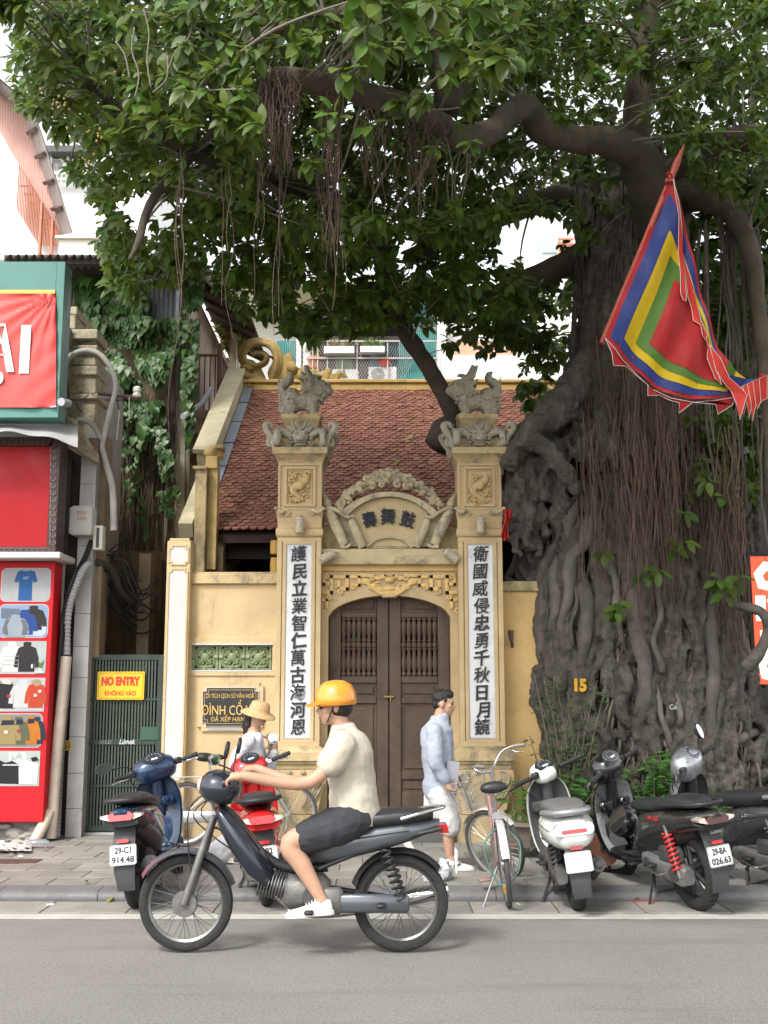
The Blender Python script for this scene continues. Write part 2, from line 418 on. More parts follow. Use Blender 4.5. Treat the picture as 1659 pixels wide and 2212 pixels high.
gate = thing('temple_gate', 'ochre plaster temple gate with two tall inscribed pillars and an arched wooden door', 'gate', (X(840), Y0, 0))
def gp(name, mb, m, par=None, smooth=35, **kw):
    o = mb.build(name, m, None, smooth, **kw); o.parent = par if par is not None else gate
    o.matrix_parent_inverse = Matrix.Identity(4)
    if par is None or par == gate: o.location = -Vector(gate.location)
    return o
my, myo, mca, mwh, mgr = m_yellow(), m_yellow_old(), m_stone_carved(), m_white(), m_grey_carve()
m_ink = mat('black_lacquer_lettering', (.022, .022, .028), .55, var=.3, vs=20, bump=.2, bs=60)
DP = .44
def strokes(ch): return {'護':20,'業':13,'智':12,'萬':13,'海':10,'恩':10,'衛':16,'國':11,'威':9,'侵':9,'忠':8,'勇':9,'秋':9,'鏡':19}.get(ch,5)
def pillar(uc_top, uc_bot, chars, sgn, relief_seed):
    cx = (X(uc_top, 1200) + X(uc_bot, 1590)) / 2; cy = Y0 + DP/2
    w = W(48.0)
    core = MB(); sq(core, cx, cy, [(Z(1612), w*.995, DP/2-.012), (Z(1161), w*.995, DP/2-.012)])
    pl = gp('pillar', core, my)
    def sub(name, mb, m, **kw): return gp(name, mb, m, pl, **kw)
    # plinth, bulging carved pedestal, ledge
    b = MB(); sq(b, cx, cy, [(.05, w*1.34, DP/2+.15), (Z(1762,Y0-.14), w*1.34, DP/2+.15)]); sub('plinth', b, myo)
    prof = [(1760,.98),(1748,.99),(1732,1.04),(1712,1.16),(1695,1.28),(1680,1.33),(1668,1.3),(1660,1.2)]
    b = MB(); sq(b, cx, cy, [(Z(v,Y0-.1), w*k, DP/2*(.6+.4*k)+.05) for v, k in prof]); sub('pedestal', b, my, smooth=60)
    b = MB(); yf = cy-DP/2-.11
    for s in (-1, 1):
        for q in range(4):
            k = 1 - q*.2
            b.tube(spiral((cx+s*w*.72, yf-.012*(q==0), Z(1683,Y0-.1)), .088*k, .52, -s, R(100 if s>0 else 80), 14, 1.0), ramp_list([.006,.013,.013,.005],14), 6)
            b.tube(spline([(cx+s*(w*(1.2-q*.15)), yf+.01, Z(1690+q*3,Y0-.1)), (cx+s*w*(.98-q*.15), yf+.02, Z(1712+q*2,Y0-.1)), (cx+s*w*(.66-.1*q), yf+.05, Z(1738,Y0-.1)), (cx+s*w*(.4-.06*q), yf+.062, Z(1756-q*3,Y0-.1))], 5), ramp_list([.006,.015,.012,.005],16), 6)
        b.ball((cx+s*w*.72, yf+.005, Z(1683,Y0-.1)), (.03,.018,.03), 10, 6)
        b.ball((cx+s*w*.3, yf+.01, Z(1668,Y0-.1)), (.028,.016,.028), 10, 6)
    sub('scroll_carving', b, mca)
    b = MB(); sq(b, cx, cy, [(Z(1660),w*1.18,DP/2+.08),(Z(1656),w*1.2,DP/2+.085),(Z(1650),w*1.2,DP/2+.085),(Z(1649),w*1.24,DP/2+.11),(Z(1643),w*1.24,DP/2+.11),(Z(1642),w*1.31,DP/2+.14),(Z(1624),w*1.31,DP/2+.14),(Z(1620),w*1.22,DP/2+.1),(Z(1614),w*1.1,DP/2+.05),(Z(1611),w*1.0,DP/2)])
    sub('ledge', b, myo)
    # couplet board in its stepped frame
    z1, z0 = Z(1172), Z(1603); yf = cy-DP/2
    def frame(name, hx, za, zb, t, dpt, m):
        f = MB()
        f.bb((cx-hx, yf-dpt, zb-t), (cx+hx, yf+.02, zb), .003); f.bb((cx-hx, yf-dpt, za), (cx+hx, yf+.02, za+t), .003)
        f.bb((cx-hx, yf-dpt, za+t), (cx-hx+t, yf+.02, zb-t), .003); f.bb((cx+hx-t, yf-dpt, za+t), (cx+hx, yf+.02, zb-t), .003)
        return sub(name, f, m)
    frame('outer_frame', w*1.0, Z(1612), Z(1161), .055, .014, my)
    frame('inner_frame', w*.74, Z(1605), Z(1168), .04, .017, my)
    frame('white_frame', w*.62, Z(1596), Z(1175), .02, .006, mwh)
    bd = MB(); bd.bb((cx-w*.6, yf-.003, Z(1595)), (cx+w*.6, yf+.02, Z(1176)))
    bo = sub('couplet_board', bd, mat('peeling_white_board', (.66,.66,.65), .75, var=.04, vs=4, bump=.15, bs=40, stain=((.33,.33,.33), .36, 8, .7), stain2=((.52,.52,.51), .3, 3)))
    vt = np.linspace(1199, 1573, len(chars))
    for ch, v in zip(chars, vt):
        r2 = random.Random(ord(ch)); me = text_mesh(ch, .178, .006, .0008+.0024*(strokes(ch)<9), shear=r2.uniform(.02,.1), res=3, bevel=.0012)
        for q in me.vertices:
            n_ = mnoise.noise_vector(Vector((q.co.x*14, q.co.y*14, ord(ch)*.37))); q.co.x += n_.x*.006; q.co.y += n_.y*.006 + q.co.x*.06
            q.co.x *= .98; q.co.y *= 1.04
        xs = [q.co.x for q in me.vertices]; mx = (min(xs)+max(xs))/2
        for q in me.vertices: q.co.x -= mx
        me.materials.append(m_ink)
        link('carved_character', me, pl, M=Matrix.Translation((cx + r2.uniform(-.008,.008), yf-.011, Z(v))) @ FRONT)
    # roll, frieze with little lizards, upper block, cornice
    b = MB(); sq(b, cx, cy, [(Z(1161),w*1.0,DP/2),(Z(1159),w*1.04,DP/2+.02),(Z(1155),w*1.07,DP/2+.035),(Z(1146),w*1.07,DP/2+.035),(Z(1142),w*1.04,DP/2+.02),(Z(1140),w*.98,DP/2-.005)]); sub('roll_moulding', b, my, smooth=60)
    b = MB(); sq(b, cx, cy, [(Z(1140),w*1.0,DP/2),(Z(1126),w*1.0,DP/2),(Z(1108),w*1.06,DP/2+.03),(Z(1103),w*1.06,DP/2+.03)]); sub('frieze', b, my)
    b = MB()
    for s in (-1, 1):
        p = spline([(cx+s*w*1.08, yf-.05, Z(1100)), (cx+s*w*.85, yf-.055, Z(1108)), (cx+s*w*.6, yf-.045, Z(1104)), (cx+s*w*.4, yf-.045, Z(1111))], 5); b.tube(p, ramp_list([.012,.024,.018,.006],16), 8, lump=.4)
        b.ball((cx+s*w*1.08, yf-.055, Z(1100)), .022, 8, 6)
        for k in (.55, .9):
            b.tube(spiral((cx+s*w*k, yf-.045, Z(1112)), .022, 1, s, 0, 10), .009, 6)
    sub('lizard_carving', b, mca)
    b = MB(); sq(b, cx, cy, [(Z(1103),w*1.0,DP/2),(Z(1000),w*1.0,DP/2)]); sub('upper_block', b, my)
    def fr2(name, hx, v0, v1, t, dpt, m):
        za, zb = Z(v1), Z(v0); f = MB()
        f.bb((cx-hx, yf-dpt, zb-t), (cx+hx, yf+.02, zb), .003); f.bb((cx-hx, yf-dpt, za), (cx+hx, yf+.02, za+t), .003)
        f.bb((cx-hx, yf-dpt, za+t), (cx-hx+t, yf+.02, zb-t), .003); f.bb((cx+hx-t, yf-dpt, za+t), (cx+hx, yf+.02, zb-t), .003); return sub(name, f, m)
    fr2('block_frame', w*1.0, 1001, 1102, .028, .016, my); fr2('relief_frame', w*.72, 1008, 1095, .032, .02, my); fr2('relief_border', w*.56, 1016, 1089, .012, .01, my)
    rl = carve_relief(relief_seed, w*.98, Z(1019)-Z(1087), .03); mm = rl.mesh('dragon_relief', mat('ochre_carving', (.5,.36,.17), .85, var=.2, vs=12, bump=.2, bs=60, stain=((.3,.22,.12), .3, 10)), 60)
    link('dragon_relief', mm, pl, M=Matrix.Translation((cx, yf-.008, (Z(1019)+Z(1087))/2)))
    b = MB(); sq(b, cx, cy, [(Z(1001),w*1.02,DP/2+.01),(Z(996),w*1.05,DP/2+.02),(Z(988),w*1.14,DP/2+.07),(Z(984),w*1.2,DP/2+.1),(Z(984),w*1.24,DP/2+.12),(Z(972),w*1.26,DP/2+.13),(Z(970),w*1.24,DP/2+.12)]); sub('cornice', b, myo)
    b = MB(); sq(b, cx, cy, [(Z(971),w*1.0,DP/2),(Z(950),w*.98,DP/2),(Z(925),w*.72,DP/2*.75)]); sub('capital_core', b, myo)
    # dragon tier: a horned face on each visible side and corner beasts with curled tails
    b = MB(); zc = Z(944)
    for face, (ox, oy) in enumerate(((0,-1), (1,0), (-1,0))):
        f = MB()
        f.ball((0,-.05,.0),(.1,.075,.085),12,10); f.ball((0,-.11,-.03),(.055,.04,.035),10,8)
        for s in (-1,1):
            f.ball((s*.045,-.115,.03),.022,8,6); f.tube(spline([(s*.06,-.06,.06),(s*.1,-.07,.1),(s*.075,-.06,.15)],4), ramp_list([.02,.006],9),6)
            f.tube(spline([(s*.1,-.04,0),(s*.2,-.05,.055),(s*.32,-.03,.03),(s*.36,-.04,-.09),(s*.3,-.07,-.11)],5), ramp_list([.034,.044,.04,.034,.016],21),8,lump=.35)
            for k in range(7):
                a = R(-50+k*30); f.tube(spline([(s*.08*math.cos(a)+s*.03,-.05,.085*math.sin(a)),(s*(.08*math.cos(a)+.06),-.07,.12*math.sin(a)+.015),(s*(.08*math.cos(a)+.075),-.05,.15*math.sin(a)+.04)],3), ramp_list([.016,.012,.004],7),6)
            f.tube(spiral((s*.13,-.07,-.09),.03,1.1,s,0,10),.011,6)
        f.box((0,-.06,-.095),(.13,.06,.03),None,.01)
        for k in range(6): f.ball((-.05+k*.02,-.1,-.075),(.008,.008,.014),6,4)
        if face == 0: M_ = Matrix.Translation((cx, yf+.03, zc))
        else: M_ = Matrix.Translation((cx+ox*(w*.9), cy, zc)) @ Matrix.Rotation(R(90*ox), 4, 'Z')
        b.add(f.v, f.f, M_)
    for sx in (-1, 1):
        for sy in (-1, 1):
            c = Vector((cx+sx*w*1.12, cy+sy*(DP/2+.06), Z(968)))
            b.tube(spline([c, c+Vector((sx*.03,0,.09)), c+Vector((sx*.1,sy*.02,.18)), c+Vector((sx*.12,sy*.02,.25)), c+Vector((sx*.06,0,.27)), c+Vector((sx*.05,0,.22))],5), ramp_list([.05,.042,.036,.036,.028,.016],26),8,lump=.25)
            b.ball(c+Vector((0,0,.04)),(.07,.06,.05),10,8)
    sub('dragon_capital', b, mgr, smooth=60)
    b = MB(); sq(b, cx, cy, [(Z(926),w*.7,DP/2*.72),(Z(906),w*.84,DP/2*.86),(Z(905),w*.87,DP/2*.89),(Z(903),w*.87,DP/2*.89),(Z(902.5),w*.9,DP/2*.93),(Z(893),w*.9,DP/2*.93)])
    sub('statue_pedestal', b, myo)
    return cx, cy, Z(893)
LX = pillar(646, 642, '護民立業智仁萬古海河恩', 1, 3)
RXP = pillar(1038.5, 1041.5, '衛國威侵忠勇千秋日月鏡', -1, 8)

def stone_lion(at, face, label):
    """lion-dog on its pedestal, built facing +X"""
    mb = MB(); B = mb.ball
    B((-.13,0,.2),(.13,.11,.15),14,10); B((.0,0,.2),(.15,.1,.11),14,10); B((.12,0,.19),(.1,.105,.15),14,10)
    B((.2,0,.365),(.13,.12,.125),14,10); B((.305,0,.345),(.075,.08,.06),12,8); B((.27,0,.285),(.055,.06,.03),10,8); B((.335,0,.375),(.03,.04,.025),8,6)
    for s in (-1,1):
        B((.26,s*.065,.405),(.035,.03,.03),8,6); B((-.15,s*.07,.13),(.085,.06,.12),10,8)
        mb.tube(spline([(-.2,s*.08,.12),(-.21,s*.09,.05),(-.15,s*.09,.025),(-.1,s*.09,.02)],4), ramp_list([.05,.045,.04,.03],13),8)
        mb.tube(spline([(.13,s*.07,.18),(.14,s*.085,.09),(.14,s*.085,.035),(.2,s*.085,.02)],4), ramp_list([.055,.045,.045,.03],13),8)
        mb.tube(spiral((-.14,s*.125,.2),.05,1.3,s,0,14),.014,6)
        for k in range(6): mb.tube(spline([(-.24+.01*k,s*.06,.06+.045*k),(-.28,s*.07,.09+.045*k),(-.275,s*.06,.13+.045*k)],3), ramp_list([.02,.005],7),6)
        for k in range(9):
            a = R(10+k*24); B((.17-.07*math.sin(a)*.6+.0, s*(.09), .34+.13*math.cos(a)), .028, 8, 6)
        for k in range(5): B((.1+.035*k, s*(.1-.005*k), .27-.014*k),.024,8,6)
    for k in range(9):
        a = R(-40+k*28); mb.tube(spline([(.17-.06*math.cos(a)*.2,(.07*math.sin(a)),.44),(.14+.0*k,.1*math.sin(a),.5+.02*math.cos(a*2)),(.15+.012*k,.1*math.sin(a),.53)],3), ramp_list([.036,.028,.007],7),6)
    for k in range(22):
        a = rnd.uniform(0,6.28); e_ = rnd.uniform(.0,1.0); c_ = Vector((.15-.05*e_, math.cos(a)*.1, .37+math.sin(a)*.1)); o_ = Vector((-.07-.05*e_, math.cos(a)*.09, math.sin(a)*.1+.03)); mb.tube(spline([c_, c_+o_*.7+Vector((0,0,.02)), c_+o_*1.15+Vector((.015,0,.05))],3), ramp_list([.034,.03,.008],7), 6)
    for k in range(9): a = R(k*40); B((.27+.02*math.cos(a), .06*math.sin(a), .27+.03*math.cos(a)), .02, 8, 6)
    B((.3,0,.42),(.05,.09,.03),10,8); B((-.14,0,.3),(.1,.09,.08),12,8)
    for q in range(4):
        dy = (-.045,-.015,.015,.045)[q]
        mb.tube(spline([(-.2,dy,.28),(-.26,dy*1.0,.36),(-.22,dy*1.1,.43),(-.16,dy*1.1,.48),(-.15,dy*.9,.54),(-.2,dy*.6,.57)],5), ramp_list([.045,.05,.05,.045,.036,.012],26),7)
    for k in range(5): mb.tube(spline([(-.22-.01*k,0,.3+.03*k),(-.29,0,.33+.03*k),(-.3,0,.38+.035*k)],3), ramp_list([.025,.006],7),6)
    mb.box((.0,0,.008),(.5,.24,.03),None,.01)
    me = remesh(mb, .0075, m_grey_carve(), 'stone_lion', 1, .3); displace(me, .008, 26, 3)
    o = link('stone_lion', me, None, label, 'statue', 'lion statues on the gate pillars', loc=at, rot=(0,0,0 if face > 0 else math.pi))
    o.scale = (.95,)*3
    e = MB()
    for s in (-1,1): e.ball((.292,s*.078,.408),.014,8,6)
    e.build('eye', mat('black_glaze',(.02,.02,.02),.15), o)
    return o
stone_lion(LX, 1, 'grey stone lion on the left gate pillar, facing right with its tail up')
stone_lion(RXP, -1, 'grey stone lion on the right gate pillar, facing left beside the tree')

# ---- arched wall, door, beam, pediment
YA = 12.62
def arch_v(u):                                  # underside of the arch in the picture
    t = (u - 841) / 132.0; return 1332 - 46 * math.sqrt(max(0, 1 - t*t*.97)) if abs(t) <= 1.02 else 1332
us = [709 + 264*i/28 for i in range(29)]
lo = [P(u, 1332 - 46*(1-((u-841)/132)**2)**.62, YA) for u in us]
hi = [Vector((p.x, YA, Z(1234, YA))) for p in lo]
b = MB(); b.strip(hi, lo, (0,.34,0))
zt = Z(1234,YA)
b.bb((X(688,1500,YA), YA, .05), (lo[0].x, YA+.34, zt)); b.bb((lo[-1].x, YA, .05), (X(994,1500,YA), YA+.34, zt))
gp('arch_wall', b, my)
b = MB(); b.bb((X(690,1225,YA), YA-.03, Z(1234,YA)), (X(992,1225,YA), YA+.3, Z(1219,YA)), .004); gp('fascia', b, mat('dirty_yellow_plaster', (.6,.41,.17), .85, var=.12, vs=3, bump=.2, bs=50, stain=((.24,.19,.12), .25, 7, .3)))
YB = YA-.12
b = MB(); b.bb((X(691,1200,YB), YB, Z(1219,YB)), (X(990,1200,YB), YB+.45, Z(1186,YB)), .008); b.bb((X(693,1200,YB), YB+.04, Z(1186,YB)), (X(988,1200,YB), YB+.45, Z(1184,YB)), .002)
gp('lintel_beam', b, mat('mouldy_lintel', (.47,.38,.22), .9, var=.2, vs=3, bump=.35, bs=40, stain=((.14,.125,.1), .5, 5, 1.6), stain2=((.06,.06,.06), .25, 9, 2)))
# carved meander over the arch
b = MB(); yk = YA-.018
def kp(pts, r=.014): b.tube([P(u, v, yk) for u, v in pts], r, 4)
def band(pts, wv=7):
    for (u0,v0),(u1,v1) in zip(pts[:-1], pts[1:]):
        a = P(min(u0,u1)-wv/2, max(v0,v1)+wv/2, yk); c = P(max(u0,u1)+wv/2, min(v0,v1)-wv/2, yk)
        b.bb((a.x, yk-.004, a.z), (c.x, YA+.01, c.z), .003)
for s in (-1, 1):
    def m_(pts): return [(841+s*(u-841), v) for u, v in pts]
    band(m_([(700,1242),(700,1262),(712,1262)])); band(m_([(697,1280),(716,1280),(716,1246),(750,1246),(750,1272),(732,1272),(732,1258)]), 8)
    band(m_([(697,1296),(706,1296),(706,1312)]), 7); band(m_([(760,1246),(776,1246),(776,1264),(762,1264)]), 7); band(m_([(776,1243),(806,1243)]), 7)
    for (u, v, r) in ((736,1278,7),(707,1245,6),(694,1318,8),(806,1248,7),(763,1268,6),(712,1290,6),(816,1266,9)):
        b.tube(spiral(P(841+s*(u-841), v, yk-.006), W(r), 1.4, s, 1.2, 18), ramp_list([.011,.011,.006],18), 6)
    for (u,v) in ((822,1274),(806,1268),(790,1256)):
        b.ball(P(841+s*(u-841), v, yk+.012), (W(13),.03,W(8)), 10, 6)
    b.tube(spline([P(841+s*(u-841), v, yk) for u, v in ((780,1252),(796,1262),(812,1276),(826,1284),(841,1287))],4), .018, 6)
    b.ball(P(841+s*12, 1246, yk+.005), (W(10),.03,W(6)), 10, 6); b.ball(P(841+s*24,1249,yk+.01),(W(9),.03,W(6)),10,6)
b.ball(P(841,1253,yk),(W(11),.045,W(7)),12,8); b.ball(P(841,1272,yk+.005),(W(16),.035,W(7)),12,8); b.ball(P(841,1281,yk+.008),(W(26),.03,W(6)),12,8)
gp('frieze_carving', b, mat('ochre_relief', (.66,.45,.19), .85, var=.12, vs=6, bump=.15, bs=60, stain=((.38,.27,.13), .25, 9)), smooth=50)
b = MB()
for s in (-1,1): b.ball(P(841+s*9,1243,yk-.035),.012,8,6)
gp('mask_eye', b, m_ink)
# door
m_wood = mat('weathered_brown_wood', (.085,.055,.038), .62, var=.3, vs=3, bump=.35, bs=30, stain=((.13,.1,.083), .36, 6, .12), stain2=((.05,.035,.03), .3, 5, .1))
YD = YA+.16
def door_leaf(u0, u1, hinge):
    x0, x1 = X(u0,1550,YD), X(u1,1550,YD); zb, ztop = Z(1745,YD), Z(1284,YD)
    st = .135; zr = lambda v: Z(v, YD)
    core = MB()
    for a, c in ((x0, x0+st), (x1-st, x1)): core.bb((a+.002, YD, zb), (c-.002, YD+.07, ztop), .006)
    leaf = gp('door_leaf', core, m_wood)
    def sub(n, mb, sm=35): return gp(n, mb, m_wood, leaf, sm)
    rails = ((1322,1334),(1461,1476),(1506,1520),(1668,1684),(1712,1745))
    for v0, v1 in rails:
        r = MB(); r.bb((x0+st, YD+.006, zr(v1)), (x1-st, YD+.066, zr(v0)), .008); sub('rail', r)
    for v0, v1 in ((1286,1322),(1476,1506),(1520,1668),(1684,1712)):
        q = MB(); q.bb((x0+st, YD+.034, zr(v1)), (x1-st, YD+.05, zr(v0)))
        q.bb((x0+st+.03, YD+.02, zr(v1)+.03), (x1-st-.03, YD+.045, zr(v0)-.03), .014); sub('panel', q)
    n = 7
    for i in range(n):
        x = lerp(x0+st, x1-st, (i+.5)/n); h0, h1 = zr(1461), zr(1334); H = h1-h0
        pr = [(.02,0),(.028,.02),(.03,.05),(.02,.07),(.018,.09),(.027,.13),(.034,.2),(.032,.26),(.022,.36),(.018,.42),(.019,.44),(.03,.455),(.03,.47),(.019,.48),(.028,.5),(.032,.53),(.028,.56),(.018,.58),(.027,.6),(.027,.615),(.018,.63),(.02,.68),(.031,.8),(.033,.86),(.024,.92),(.018,.945),(.028,.96),(.03,.98),(.022,1.0)]
        k = MB(); k.lathe([(r*1.02, z*H) for r, z in pr], 12)
        me = k.mesh('baluster', m_wood, 60) if i == 0 and hinge < 0 else None
        if me is None and 'BAL' in globals(): me = BAL
        else: globals()['BAL'] = me
        link('baluster', me, leaf, loc=(x, YD+.035, h0))
    return leaf
door_leaf(709.5, 839.5, -1); door_leaf(840.8, 972.5, 1)
b = MB(); b.bb((X(838,1505,YD)-.05, YD-.03, Z(1507,YD)), (X(838,1505,YD)+.07, YD-.008, Z(1503,YD)), .004); b.cyl((X(838)+.03,YD-.02,Z(1501,YD)),(X(838)+.03,YD-.02,Z(1514,YD)),.008)
gp('door_bolt', b, mat('aged_brass', (.32,.22,.09), .4, .8, var=.2))
# black sheet painted as the shade of the hall behind the grille with red festival hangings
b = MB(); b.bb((X(700,1400,13.0), 13.05, 0), (X(985,1400,13.0), 13.08, Z(1270,13.0))); gp('hall_shade_sheet', b, mat('shade_black', (.012,.01,.01), .9))
# threshold and steps
m_step = mat('grey_step_stone', (.11,.107,.1), .7, var=.2, vs=4, bump=.3, bs=40, stain=((.08,.075,.07), .4, 5))
b = MB(); b.bb((X(700,1750,YA-.05), YA-.06, .05), (X(985,1750,YA-.05), YA+.5, Z(1746,YA)), .01); gp('threshold', b, m_step)
b = MB(); b.bb((X(704,1770), YA-.38, .05), (X(981,1770), YA-.06, Z(1775,YA-.3)), .012); gp('step', b, m_step)
# pediment
YP = 12.58
b = MB(); flat([(693,1184),(693,1150),(700,1140),(716,1136),(724,1128),(735,1120),(950,1120),(958,1128),(968,1136),(983,1140),(990,1150),(990,1184)], YP+.1, .16, b); gp('pediment_back', b, myo)
def arcpts(u0, u1, vend, vtop, n=25, e=.5):
    c = (u0+u1)/2; h = (u1-u0)/2
    return [(c+h*math.sin(a)*1.0, vend-(vend-vtop)*math.cos(a*1.0)) for a in np.linspace(-math.pi/2, math.pi/2, n)]
def sarc(u0, v0, u1, v1, um, vm, n=25):
    """circular arc in the picture through three points"""
    ax, ay, bx, by, cx, cy = u0, v0, um, vm, u1, v1
    d = 2*(ax*(by-cy)+bx*(cy-ay)+cx*(ay-by)); ux = ((ax*ax+ay*ay)*(by-cy)+(bx*bx+by*by)*(cy-ay)+(cx*cx+cy*cy)*(ay-by))/d; uy = ((ax*ax+ay*ay)*(cx-bx)+(bx*bx+by*by)*(ax-cx)+(cx*cx+cy*cy)*(bx-ax))/d
    r = math.hypot(ax-ux, ay-uy); a0 = math.atan2(ay-uy, ax-ux); a1 = math.atan2(cy-uy, cx-ux)
    if a1 < a0: a1 += 2*math.pi
    return [(ux+r*math.cos(lerp(a0,a1,i/(n-1))), uy+r*math.sin(lerp(a0,a1,i/(n-1)))) for i in range(n)]
fan = sarc(757,1110,925,1110,841,1075) + [(893,1180),(789,1180)]
b = MB(); flat(fan, YP+.02, .12, b); pb = gp('pediment_board', b, mat('stained_board', (.5,.39,.22), .9, var=.16, vs=4, bump=.25, bs=40, stain=((.2,.17,.13), .42, 4, .6), stain2=((.12,.11,.1), .22, 8)))
for ch, u, v, rt, sz in (('鼓', 881, 1122, -14, .2), ('舞', 838, 1115, 0, .2), ('壽', 798, 1122, 14, .19)):
    me = text_mesh(ch, sz, .012, .0012, res=3, bevel=.0015)
    xs = [q.co.x for q in me.vertices]; ys = [q.co.y for q in me.vertices]
    for q in me.vertices:
        q.co.x -= (min(xs)+max(xs))/2; q.co.y -= (min(ys)+max(ys))/2
        n_ = mnoise.noise_vector(Vector((q.co.x*11, q.co.y*11, u*.3))); q.co.x += n_.x*.006; q.co.y += n_.y*.006
        q.co.x *= .86
    me.materials.append(mat('blue_black_lettering', (.018,.02,.035), .6, bump=.3, bs=60))
    link('carved_character', me, pb, M=Matrix.Translation(P(u, v, YP)) @ Matrix.Rotation(R(-rt), 4, 'Y') @ FRONT)
b = MB(); o1 = sarc(738,1104,944,1104,841,1062); i1 = sarc(750,1114,932,1114,841,1072)
b.strip([P(u,v,YP-.06) for u,v in o1], [P(u,v,YP-.06) for u,v in i1], (0,.2,0))
gp('pediment_hood', b, mca)
b = MB(); o2 = sarc(789,1182,893,1182,841,1157); i2 = sarc(793,1184,889,1184,841,1162)
b.strip([P(u,v,YP-.02) for u,v in o2], [P(u,v,YP-.02) for u,v in i2], (0,.12,0)); flat(i2, YP+.03, .1, b); gp('lower_arc', b, mca)
for s in (-1,1):
    f = lambda u, v, y=YP: P(841+s*(841-u), v, y)
    b = MB()   # outer rolled scroll, inner rolled scroll, the curling sheet between them
    b.tube(spline([f(710,1103,YP-.05), f(719,1122,YP-.05), f(730,1145,YP-.05), f(741,1170,YP-.05), f(745,1178,YP-.05)],5), ramp_list([.045,.062,.062,.056,.05],21), 12)
    b.tube(spline([f(758,1118,YP-.02), f(765,1138,YP-.02), f(776,1164,YP-.02), f(784,1183,YP-.02)],5), ramp_list([.03,.058,.058,.05],16), 12)
    flat([(841+s*(841-u), v) for u, v in ((712,1108),(756,1114),(766,1135),(784,1182),(748,1180))], YP+.03, .1, b)
    b.tube(spline([f(703,1100,YP-.06), f(716,1098,YP-.08), f(733,1106,YP-.07), f(748,1117,YP-.06), f(764,1115,YP-.06)],5), ramp_list([.018,.024,.022,.022,.018],21), 8)
    b.tube(spline([f(735,1180,YP-.09), f(748,1182,YP-.09), f(757,1176,YP-.08)],5), .02, 8)
    b.tube(spline([f(712,1100,YP), f(706,1085,YP), f(698,1066,YP)],4), ramp_list([.035,.05,.01],9), 8)
    gp('rolled_scroll', b, mca, smooth=60)
# pierced crest
b = MB(); ca = sarc(726,1094,956,1094,841,1036, 41)
arch = [P(u, v, YP) for u, v in ca]; b.tube(arch, ramp_list([.03,.03,.028,.03,.03],41), 8, lump=.3)
cb = sarc(742,1090,940,1090,841,1046, 31); b.tube([P(u,v,YP+.02) for u,v in cb], .02, 6, lump=.3)
r_ = random.Random(5)
for k, (u, v) in enumerate(sarc(733,1092,949,1092,841,1027, 27)):
    s = 1 if u > 841 else -1; q = r_.uniform(5,9)
    b.tube(spiral(P(u+r_.uniform(-3,3), v+r_.uniform(-3,5), YP-.02), W(q), r_.uniform(1,1.6), s*(1 if k%2 else -1), r_.uniform(0,6), 16), ramp_list([.02,.026,.016,.012],16), 7)
    b.ball(P(u+r_.uniform(-6,6), v+r_.uniform(2,9), YP-.02), W(r_.uniform(2.5,4.2)), 8, 6)
    if k % 3 == 0:
        for j in range(3): b.tube(spline([P(u+s*(j-1)*3, v+2, YP-.03), P(u+s*((j-1)*3-3), v+10, YP-.05), P(u+s*((j-1)*4-8), v+18, YP-.03)],4), ramp_list([.008,.022,.004],9), 6)
for s in (-1,1):
    for j in range(4): b.tube(spline([P(841+s*3*j,1030,YP-.02), P(841+s*(7+4*j),1022-2*j,YP-.04), P(841+s*(4+6*j),1013+3*j,YP-.02)],4), ramp_list([.012,.026,.006],9), 6)
    for (u,v) in ((18,1046),(38,1050)): b.tube(spiral(P(841+s*u, v, YP-.03), W(8), 1.3, s, 2, 14), ramp_list([.02,.014],14), 7)
    for (u,v) in ((100,1084),(90,1078),(96,1072),(108,1090),(88,1086)): b.ball(P(841+s*u,v,YP-.02), W(4.5), 8, 6)
b.ball(P(841,1026,YP-.04),(W(8),.05,W(10)),12,8); b.ball(P(841,1016,YP-.02),(W(11),.04,W(5)),12,8)
gp('crest', b, mca, smooth=60)

# ---- things fixed to the gate
m_lamp = mat('cream_ribbed_metal', (.5,.44,.34), .5, .2, var=.15)
def spotlight(at, M_, label):
    b = MB(); pr = []
    for k in range(9): pr += [(.05,-.08+k*.018),(.058,-.075+k*.018),(.05,-.068+k*.018)]
    b.lathe([(.03,-.095)]+pr+[(.045,.09),(.02,.095)], 16)
    o = b.build('spotlight', m_lamp, None, 40, label=label, cat='spotlight', group='ribbed spotlights on the gate'); o.matrix_world = Matrix.Translation(at) @ M_
    br = MB(); br.tube(spline([(0,0,.1),(.0,.05,.13),(0,.11,.12)],4), .008, 6); br.build('bracket', m_lamp, o)
    return o
spotlight(P(647,1136,Y0-.1), Matrix.Identity(4), 'ribbed spotlight hanging upright on the left pillar under the relief')
spotlight(P(1038,1136,Y0-.1), Matrix.Identity(4), 'ribbed spotlight hanging upright on the right pillar under the relief')
spotlight(P(706,1203,YB-.09), Matrix.Rotation(R(62),4,'Y'), 'ribbed spotlight tilted inward at the left end of the lintel')
spotlight(P(976,1201,YB-.09), Matrix.Rotation(R(-52),4,'Y'), 'ribbed spotlight tilted inward at the right end of the lintel')
b = MB(); b.lathe([(.0,0),(.085,0),(.09,.02),(.085,.05),(.0,.052)], 20); b.build('ceiling_lamp', mat('white_plastic',(.75,.74,.7),.4), None, label='round white lamp at the top of the door arch', cat='lamp', loc=(P(841,1293,YA).x, YA+.06, Z(1290,YA)))
rr = random.Random(11)
hang = thing('festival_hanging', 'red and gold paper ornaments hanging behind the left door grille', 'ornament', P(775,1330,12.95))
